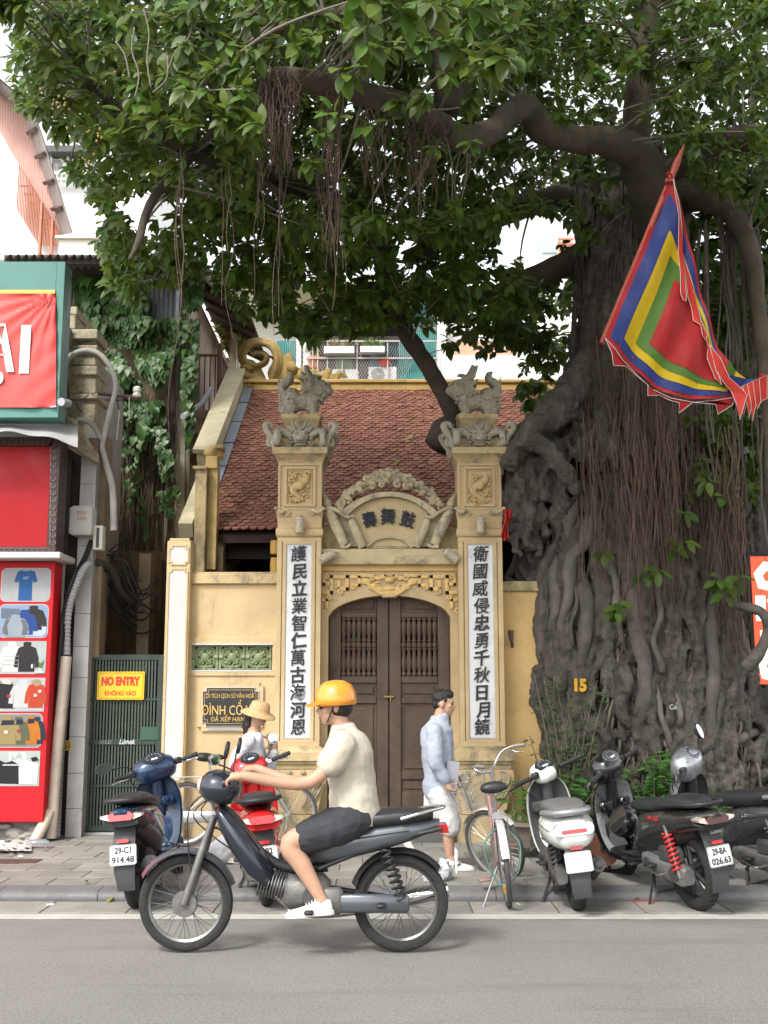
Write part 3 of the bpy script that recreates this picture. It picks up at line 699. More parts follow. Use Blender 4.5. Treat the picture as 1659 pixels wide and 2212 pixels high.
for k in range(34):
    u = rr.uniform(734,815); v = rr.uniform(1334,1385) if rr.random()<.75 else rr.uniform(1385,1445)
    if v > 1385: u = rr.uniform(752,785)
    p = P(u, v, rr.uniform(12.9,13.0)); w_ = rr.uniform(.02,.05)
    c_ = rr.choice(((.5,.02,.03),(.5,.02,.03),(.6,.05,.1),(.55,.33,.05),(.1,.28,.2),(.6,.4,.3)))
    b = MB(); b.prism([(-w_,w_*.6),(0,w_*1.2),(w_,w_*.6),(w_*.7,-w_),(0,-w_*1.5),(-w_*.7,-w_)], p, (1,0,0), (0,.2,1), (0,.01,0))
    o = b.build('paper_charm', mat('paper_%d%d' % (int(c_[0]*100), int(c_[1]*100)), c_, .6), hang); o.location = -Vector(hang.location)
# ================================================================== low walls beside the gate
YW = 12.64
def rel(o, root):
    """parent a world-space mesh to its thing"""
    o.parent = root; o.location = o.location - Vector(root.location); return o
def part(name, mb, m, root, smooth=35, **kw):
    o = mb.build(name, m, None, smooth, **kw); o.parent = root
    r = root
    off = Vector((0,0,0))
    while r is not None: off += Vector(r.location); r = r.parent
    o.location = -off; return o
def slab(u0, v0, u1, v1, Y, th, bev=0.0, mb=None):
    a = P((u0+u1)/2, (v0+v1)/2, Y); xl = P(u0, (v0+v1)/2, Y).x; xr = P(u1, (v0+v1)/2, Y).x
    mb = mb or MB(); mb.bb((xl, Y, P(CX, v1, Y).z), (xr, Y+th, P(CX, v0, Y).z), bev); return mb
bw = thing('boundary_wall', 'ochre boundary wall with green vent tiles between white post and left gate pillar', 'wall', (X(500), YW, 0))
b = MB(); xl, xr = X(404,1500,YW), X(600,1500,YW); zt = Z(1260,YW); va, vb = 1393, 1448; ua, ub = X(414,1420,YW), X(588,1420,YW)
b.bb((xl,YW,.05),(xr,YW+.2,Z(vb,YW))); b.bb((xl,YW,Z(va,YW)),(xr,YW+.2,zt)); b.bb((xl,YW,Z(vb,YW)),(ua,YW+.2,Z(va,YW))); b.bb((ub,YW,Z(vb,YW)),(xr,YW+.2,Z(va,YW)))
part('wall', b, my, bw)
b = MB(); b.bb((xl,YW-.05,Z(1262,YW)),(xr,YW+.26,Z(1240,YW)),.01); b.bb((xl,YW-.02,Z(1240,YW)),(xr,YW+.22,Z(1236,YW)),.004); part('coping', b, myo, bw)
b = MB()
for v0, v1 in ((1376,1391),(1449,1460)): slab(404,v0,598,v1,YW-.018,.03,.004,b)
slab(404,1391,412,1449,YW-.018,.03,.004,b); slab(590,1391,598,1449,YW-.018,.03,.004,b); part('raised_band', b, my, bw)
m_green = mat('green_glazed_tile', (.16,.2,.1), .45, var=.25, vs=9, bump=.15, bs=30, stain=((.33,.36,.25), .3, 12), stain2=((.06,.07,.04), .25, 9))
def vent(u0, u1):
    c = P((u0+u1)/2, 1420.5, YW+.05); h = (X(u1,1420,YW)-X(u0,1420,YW))/2; hz = (Z(va,YW)-Z(vb,YW))/2; m_ = MB()
    for s in (-1,1):
        m_.box((c.x+s*(h-.016),YW+.08,c.z),(.032,.08,hz*2),None,.004); m_.box((c.x,YW+.08,c.z+s*(hz-.012)),(h*2-.06,.08,.024),None,.004)
    ring = [Vector((c.x+h*.74*math.cos(a)*(1+.1*math.cos(4*a+math.pi)), YW+.06, c.z+hz*.78*math.sin(a)*(1+.1*math.cos(4*a+math.pi)))) for a in np.linspace(0,2*math.pi,29)]
    m_.tube(ring, .026, 6)
    for k in range(4):
        a = R(45+90*k); a2 = R(90*k)
        m_.tube([c+Vector((h*.12*math.cos(a),0,hz*.12*math.sin(a))), c+Vector((h*.66*math.cos(a),0,hz*.66*math.sin(a)))], .028, 6)
        m_.tube([c+Vector((h*.7*math.cos(a2),0,hz*.7*math.sin(a2))), c+Vector((h*.98*math.cos(a2),0,hz*.98*math.sin(a2)))], .03, 6)
        for q in (-1,1): m_.ball(c+Vector((h*.5*math.cos(a2+q*.35),0,hz*.5*math.sin(a2+q*.35))), (.022,.03,.022), 8, 6)
    m_.ball(c, (.06,.035,.06), 10, 8)
    part('vent_tile', m_, m_green, bw)
for k in range(3): vent(415+57.6*k, 415+57.6*(k+1)-.6)
b = MB(); b.bb((ua,YW+.19,Z(vb,YW)),(ub,YW+.24,Z(va,YW))); part('vent_shade_sheet', b, mat('shade_black', (.012,.01,.01), .9), bw)  # black sheet behind the pierced tiles, painted as shade
b = MB()
for s in ((404,1391,414,1449),(588,1391,598,1449)): pass
slab(413,1390,590,1393.5,YW-.022,.05,.002,b); slab(413,1447.5,590,1451,YW-.022,.05,.002,b); part('white_edging', b, mwh, bw)

# white panelled end post
YG = 12.5
post = thing('wall_post', 'white panelled post with ochre edges at the left end of the wall', 'post', (X(378,1500,YG), YG, 0))
b = MB(); pc = X(378,1480,YG); hw = W(25.5,YG)
b.bb((pc-hw,YG,.05),(pc+hw,YG+.36,Z(1168,YG)),.006); b.bb((pc-hw+.02,YG+.02,Z(1168,YG)),(pc+hw-.02,YG+.34,Z(1162,YG)),.006); part('post', b, my, post)
def cut(w, h, c): return [(-w/2+c,-h/2),(w/2-c,-h/2),(w/2-c,-h/2+c),(w/2,-h/2+c),(w/2,h/2-c),(w/2-c,h/2-c),(w/2-c,h/2),(-w/2+c,h/2),(-w/2+c,h/2-c),(-w/2,h/2-c),(-w/2,-h/2+c),(-w/2+c,-h/2+c)]
for v0, v1 in ((1180,1218),(1231,1684)):
    zc = (Z(v0,YG)+Z(v1,YG))/2; b = MB(); b.prism(cut(hw*1.5, Z(v0,YG)-Z(v1,YG), .03), (pc,YG-.004,zc), (1,0,0),(0,0,1),(0,.02,0)); part('white_panel', b, mwh, post)
    f = MB(); o_ = cut(hw*1.5+.03, Z(v0,YG)-Z(v1,YG)+.03, .03); i_ = cut(hw*1.5, Z(v0,YG)-Z(v1,YG), .03)
    f.strip([Vector((pc+x,YG-.014,zc+z)) for x,z in o_+[o_[0]]], [Vector((pc+x,YG-.014,zc+z)) for x,z in i_+[i_[0]]], (0,.02,0)); part('panel_rim', f, my, post)

# right wall, partly hidden by the tree
rw = thing('boundary_wall', 'ochre boundary wall between the right gate pillar and the tree roots', 'wall', (X(1150,1400,12.7), 12.7, 0))
b = MB(); b.bb((X(1088,1500,12.7),12.7,.05),(X(1420,1500,12.7),12.9,Z(1278,12.7))); part('wall', b, mat('right_wall_ochre', (.6,.4,.17), .85, var=.12, vs=2, bump=.2, bs=50, stain=((.36,.24,.12), .35, 3), stain2=((.16,.13,.09), .18, 5, .4)), rw)  # ochre plaster of its own tone with random brown stains
b = MB(); b.bb((X(1088,1500,12.7),12.66,Z(1278,12.7)),(X(1420,1500,12.7),12.94,Z(1256,12.7)),.01); part('coping', b, myo, rw)
b = MB(); c = P(1107,1380,12.66); b.box((c.x,12.69,c.z),(.035,.015,.2),None,.003); b.tube([(c.x,12.67,c.z-.06),(c.x-.04,12.6,c.z+.02),(c.x-.05,12.56,c.z+.09)],.014,8); b.build('wall_bracket', mat('rusty_steel',(.16,.11,.08),.6,.6,var=.4,vs=20), None, label='small rusty flag bracket on the ochre wall by the tree', cat='bracket')

# brass-lettered plaque
def q3(u, v, Y=YW): return P(u, v, Y)
plq = thing('plaque', 'black plaque with gold lettering in an ochre frame on the boundary wall', 'plaque', (X(498,1525,YW), YW, Z(1525,YW)))
W2 = X(569,1525,YW)-X(428,1525,YW); H2 = Z(1473,YW)-Z(1579,YW)
b = MB(); b.prism(cut(W2, H2, .045), (X(498.5,1525,YW),YW-.03,Z(1526,YW)), (1,0,0),(0,0,1),(0,.04,0)); part('plaque_frame', b, my, plq)
b = MB(); b.prism(cut(W2*.86, H2*.8, .04), (X(498.5,1525,YW),YW-.045,Z(1526.5,YW)), (1,0,0),(0,0,1),(0,.02,0)); part('white_edge', b, mwh, plq)
b = MB(); b.prism(cut(W2*.835, H2*.765, .04), (X(498.5,1525,YW),YW-.052,Z(1526.5,YW)), (1,0,0),(0,0,1),(0,.02,0)); part('board', b, mat('black_stone',(.02,.02,.022),.25,var=.3,vs=20,bump=.05), plq)
m_gold = mat('gold_lettering', (.62,.4,.1), .45, .1)
f = MB(); o_ = cut(W2*.79, H2*.69, .04); i_ = cut(W2*.78, H2*.675, .04); cc = (X(498.5,1525,YW), Z(1526.5,YW))
f.strip([Vector((cc[0]+x,YW-.055,cc[1]+z)) for x,z in o_+[o_[0]]], [Vector((cc[0]+x,YW-.055,cc[1]+z)) for x,z in i_+[i_[0]]], (0,.004,0)); part('gold_line', f, m_gold, plq)
for txt, v, w_, h_, bo in (('DI TÍCH LỊCH SỬ VĂN HÓA', 1503, .53, .075, .02), ('ĐÌNH CỔ VŨ', 1528, .62, .165, .035), ('ĐÃ XẾP HẠNG', 1552, .42, .09, .015)):
    o = put_text('lettering', txt, .1, (cc[0]-plq.location.x, YW-.058-plq.location.y, Z(v,YW)-plq.location.z), m_gold, plq, .003, 0, fit=(w_,h_))
part('loose_strip', slab(449,1571,520,1577,YW-.036,.02), mat('grey_cement',(.33,.32,.31),.9,var=.1), plq)

# ================================================================== hall behind the gate
hall = thing('temple_hall', 'temple hall with a steep red tile roof behind the gate', 'temple', (0, 14.2, 0))
YE, ZE, SL = 14.2, P(CX,1146,14.2).z, .66
YR = 19.0; ZR = ZE + SL*(YR-YE); XL, XRR = -2.33, 3.2
nrm = Vector((0,-SL,1)).normalized(); slope = Vector((0,1,SL)).normalized(); LEN = math.hypot(YR-YE, ZR-ZE)
b = MB(); b.add([(XL,YE,ZE-.06),(XRR,YE,ZE-.06),(XRR,YR,ZR-.06),(XL,YR,ZR-.06),(XL,YE,ZE-.16),(XRR,YE,ZE-.16),(XRR,YR,ZR-.16),(XL,YR,ZR-.16)], [(0,1,2,3),(7,6,5,4),(0,4,5,1),(1,5,6,2),(2,6,7,3),(3,7,4,0)])
roof = part('roof', b, mat('shade_black_deck', (.03,.018,.014), .9, var=.2), hall)  # deck coloured near black so gaps between tiles read as shade
m_tile = mat('clay_roof_tile', (.245,.105,.067), .8, var=.16, vs=9, bump=.25, bs=50, stain=((.15,.075,.055), .36, 3), stain2=((.2,.13,.09), .12, 10), orand=.2)
m_tiles = mat('clay_roof_tiles', (.245,.105,.067), .8, var=.16, vs=9, bump=.25, bs=50, stain=((.15,.075,.055), .36, 3), stain2=((.2,.13,.09), .12, 10), islands=.2)
tw, tl, te = .11, .19, .094          # tile width, length, exposure
def tile_shape():
    pts = [(-tw/2*.93, tl), (-tw/2*.93, .045), (-tw/2*.66, .014), (-tw*.16, 0), (tw*.16, 0), (tw/2*.66, .014), (tw/2*.93, .045), (tw/2*.93, tl)]
    vs = [(x, y, .03-abs(x)*.16-(.006 if y < .03 else 0)) for x, y in pts] + [(x, y, 0) for x, y in pts]; n = len(pts)
    return vs, [tuple(range(n))] + [(i, i+n, (i+1)%n+n, (i+1)%n) for i in range(n)]
tv, tf = tile_shape(); tmb = MB(); tmb.add(tv, tf); tme = tmb.mesh('roof_tile', m_tile, 0)
Mr = Matrix((( 1,0,0,0),(0,slope.y,nrm.y,0),(0,slope.z,nrm.z,0),(0,0,0,1)))
rows = int(LEN/te); rest = MB(); tl_list = []
for j in range(rows):
    for i in range(int((XRR-XL)/tw)+1):
        x = XL + i*tw + (tw/2 if j % 2 else 0); s = j*te
        if x > XRR: continue
        p = Vector((x, YE, ZE)) + slope*(s-.06) + nrm*(.034+rnd.uniform(0,.01))
        M_ = Matrix.Translation(p) @ Mr @ Euler((R(-9+rnd.uniform(-3,3)), R(rnd.uniform(-2,2)), R(rnd.uniform(-3,3)))).to_matrix().to_4x4()
        tl_list.append((j, p, M_))
def vis(p):
    u, v = UV(p); return (455 < u < 1140) and not (590 < u < 700 and v > 820) and not (978 < u < 1095 and v > 815) and not (700 < u < 985 and v > 1030)
seen = [t for t in tl_list if vis(t[1])]; seen.sort(key=lambda t: t[1].y); first = set(id(t) for t in seen[:300])
for t in tl_list:
    if id(t) in first: link('roof_tile', tme, roof, M=t[2])
    else: rest.add(tv, tf, t[2])
ro = rest.build('roof_tile_field', m_tiles, roof, 0, kind='stuff')
# ridge, verge, gable wall
b = MB(); b.bb((XL-.2,YR-.12,ZR-.05),(XRR,YR+.22,ZR+.1),.01); b.bb((XL-.25,YR-.16,ZR+.1),(XRR,YR+.26,ZR+.16),.01); part('ridge', b, mat('ridge_plaster', (.5,.36,.13), .9, var=.15, vs=3, bump=.3, bs=40, stain=((.2,.17,.1), .4, 5, .5), stain2=(GRIME,.2,8)), hall)
def along(s, off, x): p = Vector((x, YE, ZE)) + slope*s + nrm*off; return p
def slopebox(x0, x1, s0, s1, o0, o1, mb):
    q = [along(s, o, x) for x in (x0,x1) for s in (s0,s1) for o in (o0,o1)]
    return mb.add(q, [(0,1,3,2),(4,6,7,5),(0,4,5,1),(2,3,7,6),(0,2,6,4),(1,5,7,3)])
vm = mat('verge_plaster', (.56,.5,.33), .9, var=.15, vs=3, bump=.25, bs=40, stain=((.27,.27,.2), .42, 4), stain2=((.5,.36,.14), .25, 5))
b = MB(); slopebox(XL-.34, XL-.12, 1.9, LEN, -.1, .34, b); slopebox(XL-.38, XL-.08, 1.85, LEN, .34, .4, b); part('verge_coping', b, vm, hall)
b = MB(); slopebox(XL-.3, XL-.12, 0, 1.9, -.1, .1, b); part('verge', b, vm, hall)
b = MB()
for k in range(6): slopebox(XL-.1, XL+.05, .15+k*.95, .15+k*.95+.9, .05+.004*(k%2), .075+.004*(k%2), b)
part('flashing', b, mat('galvanised_sheet', (.33,.38,.46), .4, .5, var=.12, vs=6), hall)
b = MB(); b.add([(XL-.3,YE+.3,.1),(XL-.3,YR,.1),(XL-.3,YR,ZR),(XL-.3,YE+.3,ZE+.1),(XL-.1,YE+.3,.1),(XL-.1,YR,.1),(XL-.1,YR,ZR),(XL-.1,YE+.3,ZE+.1)], [(0,1,2,3),(7,6,5,4),(0,4,5,1),(1,5,6,2),(2,6,7,3),(3,7,4,0)]); part('gable_wall', b, my, hall)
b = MB(); slab(419,1012,444,1262,13.9,.3,.008,b); slab(416,1006,447,1013,13.86,.36,.006,b); part('gable_post', b, myo, hall)
b = MB(); slab(444,985,470,1012,14.0,.24,.01,b); slab(446,1010,468,1230,14.05,.2,.004,b); slab(448,965,462,985,14.2,.2,.02,b); b.ball(P(455,978,14.15),(.09,.1,.09),10,8); slab(462,960,482,968,14.5,.25,.005,b); slab(466,968,480,986,14.6,.2,.004,b); part('gable_steps', b, mat('ochre_block', (.55,.4,.17), .9, var=.2, vs=5, bump=.3, bs=40, stain=((.25,.2,.12),.35,6)), hall)
b = MB(); slab(446,1150,482,1262,14.35,.25,.006,b); part('column', b, my, hall)
b = MB(); b.bb((XL-.1,18.6,.1),(XRR,18.7,5.5)); b.bb((XL,14.3,.06),(XRR,18.6,.1)); b2 = MB(); b2.bb((XL,14.6,ZE-.32),(XRR,14.75,ZE-.12)); part('eave_beam', b2, mat('timber_and_hall_shade', (.02,.015,.012), .8), hall)
part('shade_black_interior', b, mat('timber_and_hall_shade', (.02,.015,.012), .8), hall)  # back wall and floor coloured near black for the hall's shade
b = MB(); b.bb((XRR-.1,14.4,.1),(XRR,18.6,4.2)); part('side_wall', b, mat('timber_and_hall_shade', (.02,.015,.012), .8), hall)  # this wall too carries the hall's shade in its colour
b = MB(); b.bb(P(486,1214,14.8), P(520,1178,15.0), .01); b.build('loudspeaker_box', mat('brown_veneer',(.1,.05,.035),.5,var=.3), None, label='brown wooden box hanging in the dark hall opening', cat='box')
for v0, v1, lb in ((1168,1198,'upper yellow paper lantern in the dark hall beside the left pillar'),(1205,1238,'lower yellow paper lantern in the dark hall beside the left pillar')):
    c = P(594,(v0+v1)/2,14.0); h = (Z(v0,14)-Z(v1,14)); b = MB(); b.lathe([(.05,-h/2),(.058,-h/2+.01),(.062,0),(.058,h/2-.01),(.05,h/2)],16); b.build('paper_lantern', mat('yellow_paper',(.6,.36,.08),.7,var=.1), None, label=lb, cat='lantern', group='paper lanterns in the hall', loc=c)
# dragon finial on the ridge
b = MB(); F = lambda u, v, y=19.05: P(u, v+6, y)
for dx_, dz_, r_ in ((0,0,.075),(5,3,.06),(-5,3,.055),(0,7,.05)):
    kk = 1-abs(dx_)*.012; cu_, cv_ = 560, 768
    b.tube(spline([F(cu_+(u-cu_)*(1-dz_*.025)+dx_*.4, cv_+(v-cv_)*(1-dz_*.025), 19.05-.02*dz_) for u,v in ((590,822),(604,790),(603,762),(588,738),(560,730),(534,738),(521,758),(527,778),(550,786),(572,778),(576,762),(560,754),(543,760))],6), ramp_list([r_,r_,r_*.95,r_*.9,r_*.9,r_*.85,r_*.8,r_*.7,r_*.6,r_*.5],73), 8, lump=.2, seed=dx_)
for k in range(8): b.tube(spline([F(596+3*k,818-1*k), F(586+6*k,800-3*k), F(594+4*k,775-5*k+18*(k>3)), F(583+9*k,762+6*k)],5), ramp_list([.09,.07,.045,.012],16), 7)
for k in range(9): b.tube(spline([F(612+11*k,820), F(622+11*k,806-(k%3)*5), F(615+11*k,792+(k%2)*7)],4), ramp_list([.09,.06,.012],9), 7)
for (u,v,r,s) in ((531,795,8,1),(548,812,9,-1),(525,812,8,1),(560,824,9,1),(540,826,8,-1),(655,800,6,1),(632,786,6,-1),(585,828,8,1)): b.tube(spiral(F(u,v,18.95),W(r,19),1.3,s,0,16),ramp_list([.09,.07,.05],16),8); b.ball(F(u,v,18.98),W(r*.7,19),8,6)
b.tube(spline([F(620,818),F(650,808),F(668,812),F(690,818),F(712,812),F(735,824)],5), ramp_list([.09,.1,.08,.07,.05,.015],26), 10)
b.ball(F(655,808,18.9),(.13,.12,.11),12,8); b.ball(F(672,808,18.8),(.1,.1,.09),10,8)
for k in range(5): b.tube(spline([F(690+8*k,822), F(700+9*k,812-3*k), F(716+9*k,804+2*k)],4), ramp_list([.05,.045,.008],9), 6)
b.tube(spline([F(527,800),F(537,782),F(555,800),F(565,825)],5), .11, 9)
me = remesh(b, .014, mat('ochre_dragon', (.34,.24,.085), .85, var=.2, vs=4, bump=.3, bs=40, stain=((.13,.11,.06), .42, 4)), 'dragon_finial', 1, .3)
link('dragon_finial', me, None, 'ochre dragon with a curled tail on the left end of the roof ridge', 'statue')

# ================================================================== buildings behind
m_blk = mat('near_black', (.015,.015,.015), .6); m_wht = mat('white_render', (.72,.71,.68), .85, var=.06, vs=.6, bump=.1, bs=20, stain=((.55,.53,.48), .18, 1.2, .3))
YK = 27.0
back = thing('apartment_building', 'white apartment building with green sheeting and wire mesh behind the temple roof', 'building', (0, YK, 0))
b = MB(); b.bb((-4.6,YK+1.4,0),(5.2,YK+9,P(CX,560,YK).z)); part('wall', b, m_wht, back)
b = MB(); slab(480,826,1300,900,YK-.1,1.5,0,b); part('terrace', b, m_wht, back)
b = MB(); slab(960,768,1130,830,YK-.05,.2,0,b); part('parapet', b, m_wht, back)
m_teal = mat('teal_sheeting', (.13,.33,.31), .5, .1, var=.15, vs=2, bump=.1, stain=((.3,.42,.4), .25, 3))
def corr(u0, v0, u1, v1, Y, n, m, name, root, amp=.02, horizontal=False):
    a = P(u0,v0,Y); c = P(u1,v1,Y); b = MB(); k = n*4
    pts = [(lerp(a.x,c.x,i/k), Y + amp*math.cos(i*math.pi/2)) for i in range(k+1)]
    rings = [[Vector((x,y,z)) for x,y in pts] for z in (c.z, a.z)]
    b.loft(rings, closed=False); b.loft([[q+Vector((0,.03,0)) for q in r] for r in rings], closed=False)
    return part(name, b, m, root, 60)
corr(596,736,651,806,YK,14,m_teal,'sheet_panel',back); corr(652,736,668,830,YK+.2,4,m_teal,'sheet_panel',back)
corr(862,712,944,790,YK,20,m_teal,'sheet_panel',back); corr(860,785,943,828,YK-.05,20,m_teal,'sheet_panel',back); corr(800,740,862,830,YK+.5,14,mat('dark_teal_sheeting',(.07,.17,.19),.5,var=.2,vs=2),'sheet_panel',back); corr(880,640,945,705,YK+.1,14,m_teal,'sheet_panel',back)
for (u0,v0,u1,v1,d) in ((655,700,671,830,.3),(945,610,963,828,.4),(640,700,650,830,.25)): part('column', slab(u0,v0,u1,v1,YK-.08,d), m_wht, back)
b = MB(); slab(663,735,870,826,YK+1.1,.25,0,b); part('window', b, mat('dark_room',(.05,.035,.03),.5,var=.3,vs=1.5), back)
b = MB(); slab(725,735,762,800,YK+1.0,.06,0,b); part('green_door', b, mat('green_door',(.1,.2,.08),.5,var=.3), back)
part('orange_sheet', slab(960,735,1110,768,YK+.1,.1), mat('rusty_sheet',(.5,.3,.2),.8,var=.3,vs=1.5,stain=((.6,.55,.5),.5,2)), back)
b = MB(); m_mesh = mat('wire_mesh_steel',(.3,.27,.25),.5,.4)
for k in range(34):
    for s in (-1,1):
        u = 668+6*k; p0 = P(u, 826, YK-.2); h = P(u,738,YK-.2).z - p0.z; x1 = p0.x + s*h*.55
        b.add([(p0.x-.006,YK-.2+.01*s,p0.z),(p0.x+.006,YK-.2+.01*s,p0.z),(x1+.006,YK-.2+.01*s,p0.z+h),(x1-.006,YK-.2+.01*s,p0.z+h)],[(0,1,2,3)])
part('wire_mesh', b, m_mesh, back, 0)
b = MB()
for u in (674,685,836,943,706,738,770): slab(u,736,u+2.6,828,YK-.25,.04,0,b)
for v in (735,822,772): slab(664,v,945,v+3,YK-.27,.04,0,b)
part('railing', b, mat('pinkish_rail',(.4,.34,.31),.6,.2), back)
part('roof_slab', slab(470,604,960,616,YK-.6,2.2), mat('yellowed_roof',(.66,.64,.4),.8,var=.1,vs=1), back)
part('awning', slab(700,666,870,688,YK-.3,1.4), mat('dark_slats',(.05,.05,.055),.6), back)
m_ac = mat('white_ac_casing',(.72,.72,.7),.5,var=.04)
def ac_unit(u0,v0,u1,v1,Y,label):
    a = P(u0,v0,Y); c = P(u1,v1,Y); w = c.x-a.x; h = a.z-c.z
    t = thing('air_conditioner', label, 'air conditioner', ((a.x+c.x)/2, Y, c.z), group='outdoor air conditioner units')
    b = MB(); b.box((0,.15,h/2),(w,.3,h),None,.02); b.build('casing', m_ac, t)
    b = MB(); b.cyl((-w*.17,-.004,h/2),(-w*.17,.02,h/2),h*.42,n=24); b.build('fan_opening', mat('dark_fan',(.2,.2,.2),.6), t)
    b = MB()
    for k in range(5): r = h*.42*(k+1)/5; b.tube([Vector((-w*.17+r*math.cos(q),-.012,h/2+r*math.sin(q))) for q in np.linspace(0,6.2832,20)], .005, 4)
    for k in range(6): q = k*math.pi/6; b.tube([(-w*.17-h*.42*math.cos(q),-.014,h/2-h*.42*math.sin(q)),(-w*.17+h*.42*math.cos(q),-.014,h/2+h*.42*math.sin(q))], .004, 4)
    b.build('fan_grille', m_ac, t, kind='stuff')
ac_unit(717,797,775,824,YK-.15,'white air conditioner behind the mesh under the white planter')
ac_unit(796,792,857,826,YK-.15,'white air conditioner with a red flower pot on top')
def pot_plant(u, v, Y, r, h, col, label, leaves=24, ll=.3, box=None, lcol=(.16,.24,.06), group=None):
    p = P(u, v, Y); t = thing('potted_plant', label, 'potted plant', p, group=group)
    b = MB()
    if box: b.box((0,0,h/2),(box,r*2,h),None,.015)
    else: b.lathe([(r*.7,0),(r*.95,h*.85),(r*1.08,h*.86),(r*1.08,h),(r*.95,h),(r*.9,h*.9)],18)
    b.build('pot', mat('pot_%d_%d_%d'%tuple(int(c*99) for c in col), col, .7, var=.12, vs=8, bump=.1), t)
    b = MB(); r_ = random.Random(int(u*7+v))
    for k in range(leaves):
        a = r_.uniform(0,6.28); L_ = ll*r_.uniform(.5,1.1); x0 = r_.uniform(-.45,.45)*(box or r); o = Vector((x0, r_.uniform(-.4,.4)*r, h*.9)); d = Vector((math.cos(a),math.sin(a),0)); sd = Vector((-d.y,d.x,0))*.018*(ll/.3)
        q = [o, o+d*L_*.2+Vector((0,0,L_*.55)), o+d*L_*.5+Vector((0,0,L_*.8)), o+d*L_*.85+Vector((0,0,L_*.55))]
        b.loft([[q[0]-sd*.6,q[0]+sd*.6],[q[1]-sd,q[1]+sd],[q[2]-sd,q[2]+sd],[q[3]-sd*.1,q[3]+sd*.1]], closed=False)
    b.build('foliage', mat('blade_leaf_%d'%int(lcol[0]*100), lcol, .5, islands=.35, transl=.3), t, kind='stuff')
    return t
pot_plant(680,797,YK-.05,.2,.28,(.5,.2,.11),'terracotta pot with a green plant behind the roof railing',22,.4)
pot_plant(831,793,YK-.1,.17,.17,(.45,.06,.04),'red flower pot standing on the right air conditioner',26,.22)
pot_plant(733,766,YK-.3,.12,.18,(.7,.69,.66),'white planter box of grass hanging on the mesh above the left unit',40,.25,.75,(.3,.27,.14))
pot_plant(805,764,YK-.3,.12,.16,(.7,.69,.66),'white planter box hanging on the mesh above the right unit',30,.28,.6)
pot_plant(505,824,20.2,.16,.42,(.72,.7,.66),'spider plant in a white pot at the old balcony corner',60,.75,None,(.34,.36,.12))
# bits of houses seen through the crown at right
far = thing('corner_house', 'pale house with a pink lattice seen through the leaves beside the trunk', 'building', (0,34,0))
b = MB(); b.bb((P(1120,600,34).x,34,0),(P(1330,600,34).x,38,P(CX,545,34).z)); part('wall', b, m_wht, far)
b = MB(); slab(1170,500,1204,545,33.9,.5,0,b); part('blue_panel', b, mat('pale_blue_panel',(.35,.5,.58),.5), far)
b = MB(); slab(1205,510,1240,548,33.8,.5,0,b); part('upper_wall', b, mat('pinkish_wall',(.72,.55,.46),.8), far)
b = MB()
for k in range(4): slab(1208+8*k,512,1211+8*k,545,33.6,.08,0,b)
for k in range(3): slab(1206,514+11*k,1240,517+11*k,33.58,.08,0,b)
part('lattice', b, mat('red_lattice',(.5,.2,.13),.7), far)
# ---- upper left: pink gable with ribbed eaves
pk = thing('gable_building', 'white building with a pink ribbed gable and grey ribbed eaves', 'building', (P(60,400,30).x,30,0))
YQ = 30.0
def inn(t):   # inner eave line in the picture
    return [(-60,215),(0,300),(70,352),(128,555)]
b = MB(); flat([(-120,100),(-60,158),(0,206),(48,242),(72,314),(103,408),(132,512),(132,560),(-120,560)], YQ, .3, b); part('white_wall', b, mat('white_tile_wall',(.8,.79,.77),.5,var=.04,vs=8,bump=.2,bs=5), pk)
m_pink = mat('pink_ribbed_sheet',(.6,.36,.31),.6,var=.08,vs=1)
b = MB()
top = [(-60,155),(0,203),(48,238),(72,310),(103,404),(132,508)]; bot = [(-60,180),(0,284),(41,356),(84,433),(132,512)]
n_ = 110; tp = []; bt = []
def pl(poly, u):
    for (a,b_),(c,d) in zip(poly[:-1],poly[1:]):
        if a <= u <= c: return b_+(d-b_)*(u-a)/(c-a)
    return poly[-1][1]
for i in range(n_+1):
    u = lerp(-60,131,i/n_); y = YQ-.08-(.012 if i%2 else 0); tp.append(P(u,pl(top,u),y)); bt.append(P(u,pl(bot,u),y))
b.strip(tp, bt, (0,.06,0)); part('ribbed_gable', b, m_pink, pk, 0)
outer = [(-60,118),(0,173),(70,233),(98,315),(127,409),(156,504)]; inner = [(-60,155),(0,203),(48,238),(72,310),(103,404),(133,508)]
b = MB(); N_ = 44
def arcl(poly, t):
    d = [math.dist(poly[i],poly[i+1]) for i in range(len(poly)-1)]; s = t*sum(d)
    for i, q in enumerate(d):
        if s <= q or i == len(d)-1: k = min(1, s/q); return (poly[i][0]+(poly[i+1][0]-poly[i][0])*k, poly[i][1]+(poly[i+1][1]-poly[i][1])*k)
        s -= q
A_ = []; B_ = []
for r_i in range(9):
    w_ = r_i/8; A_.append([P(*[lerp(x,y,w_) for x,y in zip(arcl(inner,k/N_),arcl(outer,k/N_))], lerp(29.9,28.4,w_)+(.05 if r_i%2 else 0)) for k in range(N_+1)])
b.loft(A_, closed=False); b.loft([[q+Vector((0,.02,.05)) for q in r] for r in A_], closed=False); part('eaves', b, mat('grey_ribbed_eaves',(.3,.26,.24),.6,var=.15,vs=2), pk, 40)
for t in (.02,.16,.3,.45,.58,.72,.86):
    i_, o_ = arcl(inner,t), arcl(outer,t); b = MB(); b.tube([P(i_[0]-4,i_[1],29.8), P(lerp(i_[0],o_[0],.75),lerp(i_[1],o_[1],.5)+2,28.6)], .07, 4); part('purlin', b, mat('brown_purlin',(.1,.06,.05),.7), pk)
m_or = mat('orange_lattice',(.52,.2,.12),.7,var=.15)
lat = [(38,362,488),(60,390,520),(84,430,548),(108,470,548),(133,524,548)]
b = MB()
